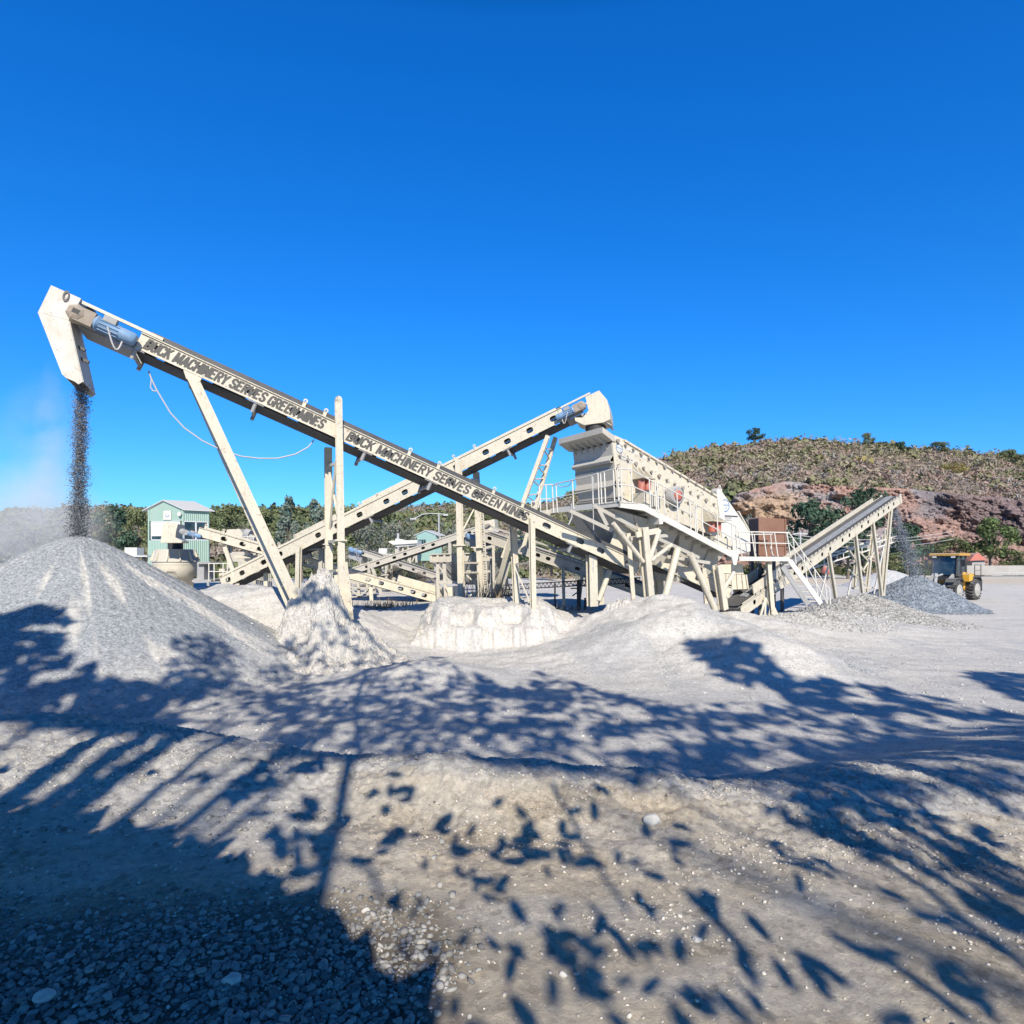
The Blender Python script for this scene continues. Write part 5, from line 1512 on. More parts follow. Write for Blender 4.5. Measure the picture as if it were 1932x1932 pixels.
# pale tipping tray and clutter in the middle distance
ty = thing('feed_tray', P(760, 1060, 47), 'long white feed tray with flared lip left of the small teal cabin', 'tray')
mb = MB(); mb.prism([P(x, y, 47) for x, y in ((732, 1022), (738, 1020), (787, 1019), (788, 1028), (748, 1032), (742, 1028))], np.array([0, 2.0, 0])); mb.beam(P(741, 1027, 46.9), P(787, 1024, 46.9), .1, .08); mb.prism([P(x, y, 47.2) for x, y in ((746, 1016), (755, 1017), (766, 1019), (746, 1020))], np.array([0, 1.4, 0])); mb.build('tray_body', M['white'], ty)
mb = MB()
for x in (747, 760, 772, 784):
    mb.beam(P(x, 1028, 47.3), P(x + 2, 1062, 47.3), .16, .16)
for k in range(5):
    mb.beam(P(742 + k * 9, 1060, 47.2), P(752 + k * 9, 1034, 47.2), .1, .1)
each(mb, 'tray_leg', M['cream_dusty'], ty)
wg = thing('pump_skid', P(720, 1065, 46), 'small railed skid with a pale tank left of the white feed tray', 'pump skid')
mb = MB(); mb.tube(P(716, 1042, 46.5), P(731, 1042, 46.5), .32, 14); box_px(mb, 703, 742, 1055, 1058, 46, 1.2); mb.build('tank', M['white'], wg)
mb = MB(); mb.path([P(703, 1045, 46), P(741, 1046, 46)], .04); mb.path([P(703, 1050, 46), P(741, 1051, 46)], .03)
for x in (703, 707, 716, 730, 736, 741):
    mb.tube(P(x, 1045, 46), P(x, 1056, 46), .04, 6)
mb.build('railing', M['white'], wg)
mb = MB()
for x in (705, 722, 739):
    mb.beam(P(x, 1057, 46.4), P(x, 1085, 46.4), .14, .14)
each(mb, 'skid_leg', M['cream_dusty'], wg)
# white water butt and planks left of the crusher
wb = thing('white_tank', P(258, 1062, 40), 'small white cubic tank left of the green control cabin', 'tank')
mb = MB(); box_px(mb, 235, 258, 1033, 1048, 40, .8); mb.build('tank_body', M['white'], wb)
mb = MB(); box_px(mb, 232, 278, 1048, 1050.5, 39.8, 1.2); mb.build('shelf', M['roofw'], wb)
mb = MB(); box_px(mb, 236, 240, 1050, 1075, 40, .2); box_px(mb, 268, 272, 1050, 1075, 40, .2); each(mb, 'shelf_leg', M['steel_dark'], wb)

# ------------------------------------------------------------------ sheet metal cabins
def cabin(name, label, Yc, gx0, gx1, sx1, ye, ya, yb, mat, roof, depth, cat='cabin'):
    """gable end towards lower left, one long side towards lower right; eave / apex / base survey lines"""
    t = thing(name, P((gx0 + gx1) / 2, yb, Yc), label, cat)
    a = P(gx0, ye, Yc + .35); b = P(gx1, ye, Yc - .35)
    gd = unit((b - a) * np.array([1, 1, 0])); dd = np.array([-gd[1], gd[0], 0]); dd = dd if dd[1] > 0 else -dd
    # depth so that the far corner falls on sx1
    best = min(np.linspace(.5, 8, 300), key=lambda d: abs((b + dd * 0 + unit(dd + XL * depth) * d)[0] / (b + unit(dd + XL * depth) * d)[1] * S + 966 - sx1))
    dv = unit(dd + XL * depth) * best
    zb = P(0, yb, Yc)[2]
    m_ = (a + b) / 2 + 0; m_[2] = P(0, ya, Yc)[2]; b[2] = a[2]
    return t, a, b, m_, dv, zb, gd


def sheet(mb, p, q, z0, z1, n, amp, out):
    """corrugated sheet between two plan points"""
    for k in range(n):
        a = p + (q - p) * (k / n); b = p + (q - p) * ((k + 1) / n)
        o = out * (amp if k % 2 else 0); o2 = out * (amp if (k + 1) % 2 else 0)
        va = [a + o, b + o2]
        mb.add([np.array([va[0][0], va[0][1], z0]), np.array([va[1][0], va[1][1], z0]), np.array([va[1][0], va[1][1], z1]), np.array([va[0][0], va[0][1], z1])], [(0, 1, 2, 3)])


t, a, b, mm, dv, zb, gd = cabin('control_cabin', 'tall pale green sheet metal control cabin with a gable roof and dusty windows', 44.0, 281, 345, 393, 962, 945, 1052, M['green'], M['roofw'], .9, 'control cabin')
out = -np.cross(gd, UP); out = out if np.dot(out, dv) < 0 else -out
zE = a[2]; H_ = zE - zb
mb = MB()
for z0, z1 in ((zb, zb + H_ * .36), (zb + H_ * .76, zE)):
    for p, q in ((a, b), (b, b + dv), (b + dv, a + dv), (a + dv, a)):
        mb.hexa([np.array([p[0], p[1], z0]), np.array([q[0], q[1], z0]), np.array([q[0], q[1], z0]) + unit(np.cross(q - p, UP)) * -.04, np.array([p[0], p[1], z0]) + unit(np.cross(q - p, UP)) * -.04,
                 np.array([p[0], p[1], z1]), np.array([q[0], q[1], z1]), np.array([q[0], q[1], z1]) + unit(np.cross(q - p, UP)) * -.04, np.array([p[0], p[1], z1]) + unit(np.cross(q - p, UP)) * -.04])
mb.prism([a, b, mm], dv * .02); mb.prism([a + dv * .98, b + dv * .98, mm + dv * .98], dv * .02)
sheet(mb, b + unit(np.cross(b + dv - b, UP)) * .02, b + dv + unit(np.cross(dv, UP)) * .02, zb - 1.0, zb + H_ * .36, 26, .06, unit(np.cross(dv, UP)))
sheet(mb, b + unit(np.cross(dv, UP)) * .02, b + dv + unit(np.cross(dv, UP)) * .02, zb + H_ * .76, zE, 26, .04, unit(np.cross(dv, UP)))
sheet(mb, a + out * .02, b + out * .02, zb - 1.0, zb + H_ * .36, 24, .03, out)
for p in (a, b, b + dv, a + dv):
    mb.beam(np.array([p[0], p[1], zb - 1.0]), np.array([p[0], p[1], zE]), .1, .1)
mb.build('wall', M['green'], t)
mb = MB(); ov = gd * .35
for e, sg in ((a, -1), (b, 1)):
    p = e + sg * gd * .35 - UP * .09; 
    mb.hexa([mm - dv * .12 + UP * .02, mm + dv * 1.1 + UP * .02, p + dv * 1.1, p - dv * .12, mm - dv * .12 + UP * .07, mm + dv * 1.1 + UP * .07, p + dv * 1.1 + UP * .05, p - dv * .12 + UP * .05])
mb.build('roof', M['roofw'], t)
zw0, zw1 = zb + H_ * .36, zb + H_ * .76
for nm, p, q, f0, f1 in (('window', a, b, .08, .46), ('window', a, b, .48, .92), ('window', b, b + dv, .04, .5), ('window', b, b + dv, .52, .97)):
    mb = MB(); s_, e_ = p + (q - p) * f0, p + (q - p) * f1
    v_ = lambda pt, zz, k=0: np.array([pt[0], pt[1], zz]) - unit(np.cross(q - p, UP)) * -.0 + unit(np.cross(q - p, UP)) * k
    for (u0, u1, z0, z1) in ((s_, e_, zw0, zw0 + .07), (s_, e_, zw1 - .07, zw1)):
        mb.beam(v_(u0, (z0 + z1) / 2, .01), v_(u1, (z0 + z1) / 2, .01), .07, .07)
    for u0 in (s_, e_):
        mb.beam(v_(u0, zw0 + .07, .01), v_(u0, zw1 - .07, .01), .07, .07)
    w_ = mb.build('window', M['roofw'], t)
    mb = MB(); mb.add([v_(s_, zw0, 0), v_(e_, zw0, 0), v_(e_, zw1, 0), v_(s_, zw1, 0)], [(0, 1, 2, 3)]); mb.build('pane', M['glass'], w_)
    if p is a:
        mb = MB(); zz = zw0 + (.3 if f0 < .3 else .05); mb.add([v_(s_, zz, .025), v_(e_, zz, .025), v_(e_, zw1, .025), v_(s_, zw1, .025)], [(0, 1, 2, 3)]); mb.build('blind', M['white'], w_)
mb = MB(); p = a + (b - a) * .56; nn = unit(np.cross(b - a, UP)); p[2] = zE - .42
mb.box(p + nn * .05, gd * .33, UP * .33, nn * .015); sg_ = mb.build('sign_board', M['white'], t)
mb = MB(); c_ = p + nn * .07
for k in range(14):
    t0, t1 = math.pi + math.pi * k / 14, math.pi + math.pi * (k + 1) / 14
    mb.hexa([c_ + gd * math.cos(w_) * r_ + UP * (math.sin(w_) * r_ * 1.1 + .04) + nn * d_ for d_ in (0, .005) for (w_, r_) in ((t0, .12), (t1, .12), (t1, .16), (t0, .16))])
mb.box(c_ + UP * .10 - gd * .12, gd * .04, UP * .012, nn * .004)
mb.build('emblem', M['bluesign'], sg_)
mb = MB(); mb.lathe(b - gd * .1 + nn * .1 - UP * .35, nn, [(0, .05), (.1, .16), (.14, .16)], 14); mb.build('flood_lamp', M['white'], t)
mb = MB()
for q in ((a), (b), (a + dv), (b + dv)):
    pp_ = q * .9 + (a + b + dv + dv + a + b) / 6 * .0 + q * .1
    mb.beam(np.array([pp_[0], pp_[1], zb - .98]), np.array([pp_[0], pp_[1], zb - 3]), .16, .16)
each(mb, 'stilt', M['grey_steel'], t)

t, a, b, mm, dv, zb, gd = cabin('small_cabin', 'small teal sheet cabin with a ridged roof in the middle distance', 50.0, 787, 821, 833, 1009, 1002, 1058, M['teal'], M['roofw'], .3)
mb = MB(); zE = a[2]
for p, q in ((a, b), (b, b + dv), (b + dv, a + dv), (a + dv, a)):
    nn = unit(np.cross(q - p, UP))
    mb.hexa([np.array([w_[0], w_[1], z_]) + nn * d_ for z_ in (zb, zE) for (w_, d_) in ((p, 0), (q, 0), (q, -.05), (p, -.05))])
    for k in range(9):
        e = p + (q - p) * (k / 8); mb.beam(np.array([e[0], e[1], zb + .02]) + nn * .01, np.array([e[0], e[1], zE - .02]) + nn * .01, .05, .02)
mb.prism([a, b, mm], dv); mb.build('wall', M['teal'], t)
mb = MB()
for e, sg in ((a, -1), (b, 1)):
    p = e + sg * gd * .3 - UP * .09
    mb.hexa([mm - dv * .1 + UP * .02, mm + dv * 1.1 + UP * .02, p + dv * 1.1, p - dv * .1, mm - dv * .1 + UP * .07, mm + dv * 1.1 + UP * .07, p + dv * 1.1 + UP * .05, p - dv * .1 + UP * .05])
mb.build('roof', M['roofw'], t)
mb = MB(); nn = unit(np.cross(b - a, UP)); p = a + (b - a) * .28; p[2] = zb + (zE - zb) * .68; mb.box(p + nn * .02, gd * .35, UP * .28, nn * .01); mb.build('window', M['glass'], t)
mb = MB()
for q in (a, b, a + dv, b + dv):
    mb.beam(np.array([q[0], q[1], zb]), np.array([q[0], q[1], zb - 3]), .16, .16)
each(mb, 'stilt', M['grey_steel'], t)

# lamp posts and poles
lpst = thing('lamp_post', P(828, 1045, 58), 'thin grey lamp post with two bent arms above the small teal cabin', 'lamp post')
mb = MB(); mb.tube(P(828, 1080, 58), P(828, 969, 58), .07, 8); mb.build('pole', M['cable'], lpst)
mb = MB(); mb.path([P(782, 978, 58), P(796, 971, 58), P(806, 968.5, 58), P(828, 969.5, 58), P(841, 970.5, 58)], .05); mb.box(P(780, 979, 58), XL * .3, UP * .06, np.array([0, .12, 0])); mb.box(P(841, 971.5, 58), XL * .22, UP * .08, np.array([0, .12, 0])); mb.build('lamp_arm', M['cable'], lpst)
for (x, yt, yb, Y, lb) in ((1510, 1003, 1075, 75, 'thin grey utility pole in front of the dark trees behind the landing'), (751, 1006, 1040, 52, 'short white vent pipe beside the white feed tray')):
    t = thing('utility_pole', P(x, yb, Y), lb, 'pole'); mb = MB(); mb.tube(P(x, yb + 12, Y), P(x, yt, Y), .13, 8, .1); mb.build('pole', M['cable'], t)
    if x > 1000:
        mb = MB(); mb.box(P(x, 1007, Y), XL * .9, UP * .07, np.array([0, .07, 0])); mb.build('crossarm', M['cable'], t)
for k, y in enumerate((1000, 1006, 1015)):
    mb = MB(); a, b = P(1440, y - 1, 76 + k), P(1800, y + 2, 80 + k)
    pts = [a * (1 - f) + b * f - UP * (1.2 * (1 - (2 * f - 1) ** 2)) for f in np.linspace(0, 1, 24)]
    mb.path(pts, .035, 5); tag(mb.build('power_line', M['cable'], None, loc=tuple((a + b) / 2)), ['topmost', 'middle', 'lowest'][k] + ' of three thin wires strung before the quarry trees', 'power line', 'power lines in front of the quarry')

# ------------------------------------------------------------------ wheel loader
M['roofy'] = paint('dull_yellow_roof', (.55, .29, .04), dirt=(.40, .30, .16), amt=.8, settle=.35)
wl = thing('wheel_loader', (30.2, 43.6, 0), 'yellow and black wheel loader with raised cab waiting behind the dark heap', 'wheel loader')
Fd = unit((-.82, -.57, 0)); Lt = np.array([-Fd[1], Fd[0], 0]); Lt = Lt if Lt[0] > 0 else -Lt      # Lt: machine's left, on the viewer's right
W0 = np.array([30.75, 43.4, 0.0])          # centre between the axles
xf = lambda p: W0 + (Fd * p[0] + Lt * p[1] + UP * p[2]) * .95


def wbox(mb, x0, x1, y0, y1, z0, z1):
    mb.abox(x0, x1, y0, y1, z0, z1)


def poly2(mb, pts, y0, y1):
    """side profile in x,z extruded across"""
    mb.prism([np.array([x, y0, z]) for x, z in pts], np.array([0, y1 - y0, 0]))


def prism_xf(pts, y0, y1, name, mat, parent):
    mb = MB(); P0 = [xf((x, y0, z)) for x, z in pts]; mb.prism(P0, Lt * (y1 - y0)); return mb.build(name, mat, parent)


prism_xf([(-2.7, .9), (-2.7, 1.9), (-1.2, 2.05), (-.5, 2.05), (-.5, .75)], -.75, .75, 'engine_hood', M['yellow'], wl)
prism_xf([(-3.15, .65), (-3.15, 1.45), (-2.72, 1.55), (-2.72, .6)], -1.05, 1.05, 'counterweight', M['black'], wl)
for s_ in (-1, 1):
    prism_xf([(-2.5, 1.45), (-2.3, 1.75), (-1.0, 1.75), (-.7, 1.35), (-.8, 1.33), (-1.05, 1.63), (-2.2, 1.63), (-2.4, 1.42)], s_ * .72, s_ * 1.32, 'rear_fender', M['black'], wl)
    prism_xf([(2.4, 1.4), (2.2, 1.66), (1.0, 1.66), (.8, 1.4), (.9, 1.38), (1.05, 1.56), (2.1, 1.56), (2.3, 1.38)], s_ * .72, s_ * 1.32, 'front_fender', M['black'], wl)
prism_xf([(-.55, .55), (-.55, 1.1), (.3, 1.2), (2.1, 1.3), (2.3, .6)], -.5, .5, 'chassis', M['black'], wl)
prism_xf([(-.9, 1.5), (-.9, 1.95), (-.2, 1.9), (-.2, 1.4)], .75, 1.28, 'side_tank', M['yellow'], wl)
# cab: frame posts, glass, roof
cab = prism_xf([(-1.15, 1.45), (-1.15, 1.95), (.55, 1.85), (.7, 1.45)], -.82, .82, 'cab', M['black'], wl)
mb = MB()
for (x0, z0, x1, z1) in ((.66, 1.8, .40, 3.28), (-1.15, 1.9, -1.05, 3.28), (-.2, 1.9, -.2, 3.28)):
    for y in (-.78, .78):
        mb.beam(xf((x0, y, z0)), xf((x1, y, z1)), .11, .11)
each(mb, 'cab_post', M['black'], cab)
mb = MB()
mb.add([xf(p) for p in ((.64, -.73, 1.85), (.64, .73, 1.85), (.39, .73, 3.26), (.39, -.73, 3.26))], [(0, 1, 2, 3)])
for y in (-.79, .79):
    mb.add([xf(p) for p in ((.60, y, 1.9), (-1.1, y, 1.95), (-1.02, y, 3.26), (.37, y, 3.26))], [(0, 1, 2, 3)])
mb.add([xf(p) for p in ((-1.14, -.73, 1.95), (-1.14, .73, 1.95), (-1.04, .73, 3.26), (-1.04, -.73, 3.26))], [(0, 1, 2, 3)])
mb.build('windscreen', M['glass'], cab)
prism_xf([(-1.3, 3.29), (-1.3, 3.40), (-1.1, 3.47), (.5, 3.47), (.72, 3.40), (.72, 3.29)], -.92, .92, 'cab_roof', M['roofy'], wl)
mb = MB()
for y in (-.6, .6):
    mb.box(xf((.62, y, 3.2)), Fd * .06, Lt * .12, UP * .07)
each(mb, 'headlight', M['white'], wl)
mb = MB()
for s_ in (-1, 1):
    mb.path([xf((.45, s_ * .82, 2.95)), xf((.55, s_ * 1.15, 2.95))], .02); mb.box(xf((.52, s_ * 1.18, 2.75)), Lt * .11, UP * .24, Fd * .03)
each(mb, 'mirror', M['black'], wl)
mb = MB()
for s_ in (-1, 1):
    for x in (-2.6, -1.4):
        mb.tube(xf((x, s_ * 1.25, 1.7)), xf((x, s_ * 1.25, 2.6)), .025, 6)
    mb.path([xf((-2.6, s_ * 1.25, 2.6)), xf((-1.4, s_ * 1.25, 2.6))], .025); mb.path([xf((-2.6, s_ * 1.25, 2.2)), xf((-1.4, s_ * 1.25, 2.2))], .02)
mb.build('handrail', M['black'], wl)
mb = MB(); mb.tube(xf((-2.0, -.3, 1.95)), xf((-2.0, -.3, 2.75)), .07, 10); mb.build('exhaust', M['black'], wl)
# lift arms, ram, bucket
for s_ in (-1, 1):
    prism_xf([(.55, 1.75), (.75, 1.95), (2.2, 1.25), (3.1, .55), (3.0, .38), (2.1, .95)], s_ * .62 - .06, s_ * .62 + .06, 'lift_arm', M['grey_steel'], wl)
mb = MB(); mb.tube(xf((.9, 0, 1.9)), xf((2.2, 0, 1.75)), .07, 10); mb.beam(xf((2.0, 0, 2.0)), xf((2.2, 0, .9)), .12, .2); mb.beam(xf((2.15, 0, .95)), xf((3.05, 0, .8)), .1, .1); mb.build('tilt_ram', M['grey_steel'], wl)
mb = MB(); bk_ = [(3.02, .95), (2.98, .5), (3.12, .16), (3.5, .08), (4.15, .06), (4.15, .10), (3.52, .13), (3.18, .2), (3.05, .5), (3.10, .94)]
P0 = [xf((x, -1.28, z)) for x, z in bk_]; mb.prism(P0, Lt * 2.56)
for y in (-1.30, 1.26):
    mb.prism([xf((x, y, z)) for x, z in ((3.0, .96), (2.96, .5), (3.1, .14), (3.5, .05), (4.15, .05), (3.75, .55), (3.15, 1.0))], Lt * .04)
mb.build('bucket', M['grey_steel'], wl)
for x in (-1.62, 1.62):
    for s_ in (-1, 1):
        mb = MB(); o = xf((x, s_ * .78, .74)); ax = Lt * s_
        mb.lathe(o, ax, [(0, .50), (.02, .66), (.08, .735), (.46, .735), (.52, .66), (.54, .48)], 30)
        for k in range(22):
            t0 = 2 * math.pi * k / 22; d = Fd * math.cos(t0) + UP * math.sin(t0); tt = np.cross(ax, d)
            for e, sh in ((.14, .02), (.41, -.02)):
                mb.box(o + ax * e + d * .745 + tt * sh * 3, ax * .13, d * .03, tt * .045)
        wt = mb.build('wheel', M['tyre'], wl)
        mb = MB(); mb.lathe(o + ax * .50, ax, [(0, .46), (.06, .47), (.08, .43), (.05, .28), (.07, .18), (.12, .14)], 24); mb.build('rim', M['rim'], wt)

# ------------------------------------------------------------------ far right edge of the yard
rw = MB(); a, b = P(1780, 1085, 94), P(2400, 1085, 90)
rw.hexa([a, b, b + UP * 0 + np.array([0, .4, 0]), a + np.array([0, .4, 0])] + [p + UP * 1.45 for p in (a, b, b + np.array([0, .4, 0]), a + np.array([0, .4, 0]))])
M['concrete'] = paint('pale_concrete', (.40, .38, .35), dirt=(.27, .25, .23), amt=1, rough=.9, scale=.3)
tag(rw.build('boundary_wall', M['concrete'], None, loc=P(1900, 1088, 92)), 'long low pale concrete wall at the far edge of the yard, right of the loader', 'wall')
fn = thing('mesh_fence', P(1905, 1085, 88), 'thin grey paled fence in front of the far concrete wall', 'fence')
mb = MB()
for k in range(26):
    p = P(1872 + k * 3.4, 1096, 88); mb.beam(p, p + UP * 1.1, .035, .035)
p, q = P(1872, 1096, 88), P(1960, 1096, 88); mb.beam(p + UP * 1.2, q + UP * 1.2, .06, .06); mb.beam(p + UP * .3, q + UP * .3, .06, .06); mb.build('paling', M['cable'], fn)
ks = thing('red_roof_hut', P(1846, 1075, 97), 'small hut with a faded red roof behind the loader, in front of the tree', 'hut')
mb = MB(); box_px(mb, 1834, 1858, 1056, 1076, 97, 2); mb.build('wall', M['concrete'], ks)
mb = MB(); M['redroof'] = paint('faded_red_roof', (.55, .17, .12), dirt=(.5, .3, .25), amt=.6)
p = [P(x, y, 96.6) for x, y in ((1830, 1058), (1838, 1047), (1846, 1043), (1862, 1057))]; mb.prism(p, np.array([0, 2.8, 0])); mb.build('roof', M['redroof'], ks)
rd = thing('red_drum', P(1557, 1085, 60), 'small red drum lying under the right conveyor beside the trees', 'drum')
mb = MB(); mb.lathe(P(1551, 1073, 60), unit((1, -.3, -.4)), [(0, .2), (.05, .42), (.7, .42), (.75, .2)], 18); mb.build('drum_body', M['red'], rd)
mb = MB(); mb.beam(P(1552, 1078, 60), P(1552, 1095, 60), .1, .1); mb.beam(P(1561, 1080, 60), P(1561, 1095, 60), .1, .1); each(mb, 'stand', M['steel_dark'], rd)
pb = MB(); pq = [P(x, y, 72) for x, y in ((1455, 1090), (1470, 1084), (1540, 1087), (1548, 1090), (1530, 1094), (1460, 1095))]
far_heap = heap_mesh('dirt_mound', lambda x, y: cone(x, y, 38, 62, 1.7, .45, .8, 231, .5), 38, 62, 5.5, 40, 120, M['fines'], 'low grey dirt mound behind the legs of the right conveyor', 'mound', .1)
# ------------------------------------------------------------------ vegetation
def leaf_cloud(n, clumps, size, spread=1.0, up=.35):
    """leaf quads gathered round clump centres (list of (x,y,z,r))"""
    cl = np.array(clumps); w = cl[:, 3] ** 2; w /= w.sum()
    k = rng.choice(len(cl), n, p=w)
    d = rng.normal(size=(n, 3)); d /= np.linalg.norm(d, axis=1, keepdims=True)
    r = cl[k, 3] * (rng.random(n) ** .45) * spread
    c = cl[k, :3] + d * r[:, None] * np.array([1, 1, .8])
    nn = d * .8 + rng.normal(size=(n, 3)) * .6 + np.array([0, 0, up])
    s = size * (.6 + .8 * rng.random(n))
    return c, nn, s, k


def tree_mesh(h, wid, seed, col, n=1700, leaf=.16, shape='round', bare=0.0, trunk_h=.28):
    global rng
    rng = np.random.default_rng(seed)
    random.seed(seed)
    cl = []
    m_ = 26 if shape != 'tall' else 30
    for q in range(m_):
        f = rng.random()
        if shape == 'round':
            zz = trunk_h + (1 - trunk_h) * (.12 + .80 * f); env = math.sin(math.pi * min(1, .18 + .80 * f)) ** .7
        elif shape == 'tall':
            zz = .15 + .83 * f; env = (1 - f) ** .55 * .9 + .08
        else:
            zz = trunk_h * .5 + (1 - trunk_h * .5) * (.1 + .8 * f); env = 1.0 - .45 * f
        th = rng.random() * 6.283; rr = (rng.random() ** .5) * env * .40 * wid
        cl.append((math.cos(th) * rr, math.sin(th) * rr, zz * h, wid * (.10 + .09 * rng.random()) * (.55 + .45 * env)))
    c, nn, s, k = leaf_cloud(n, cl, leaf * h / 6)
    v, f = quads(c, nn, s, .62)
    tone = (.62 + .7 * rng.random(m_))[k] * (.75 + .5 * rng.random(n))
    hue = rng.normal(size=n) * .05
    base = np.array(col)[None] * tone[:, None]
    base[:, 0] *= 1 + hue * 2.2; base[:, 1] *= 1 + hue * .4
    lc = np.repeat(np.clip(base, .005, .9), 4, 0)
    mb = MB()
    mb.tube((0, 0, -.6), (0, 0, h * trunk_h), .028 * h, 8, .018 * h)
    mb.tube((0, 0, h * trunk_h), (.02 * h, 0, h * .8), .018 * h, 7, .004 * h)
    for q in cl[:12]:
        z0 = h * (trunk_h * .7 + .3 * random.random()); mb.tube((0, 0, min(z0, q[2] * .8)), q[:3], .008 * h, 5, .003 * h)
    return (v, f, lc), mb


PROTO = {}


def proto(kind, h, wid, seed, col, **kw):
    (v, f, lc), mb = tree_mesh(h, wid, seed, col, **kw)
    root = thing('tree', (0, 0, 0), kind, 'tree')
    mesh_obj('crown', v, f, M['leaf'], root, col=lc); mb.build('trunk', M['bark'], root)
    PROTO[kind] = [root, h, wid, False]


def place(kind, px, py_top, py_base, Y, label, cat='tree', group=None, sx=None, rz=None, name=None):
    root, h, wid, used = PROTO[kind]
    if used:
        o = root.copy(); C.objects.link(o)
        for ch in root.children:
            c = ch.copy(); C.objects.link(c); c.parent = o
    else:
        o = root; PROTO[kind][3] = True
    if name: o.name = name
    b = P(px, py_base, Y); hh = P(px, py_top, Y)[2] - b[2]
    s = hh / h
    wsc = s if sx is None else sx / S * Y / wid
    o.location = tuple(b); o.scale = (wsc, wsc, s); o.rotation_euler = (0, 0, random.random() * 6 if rz is None else rz)
    return tag(o, label, cat, group)


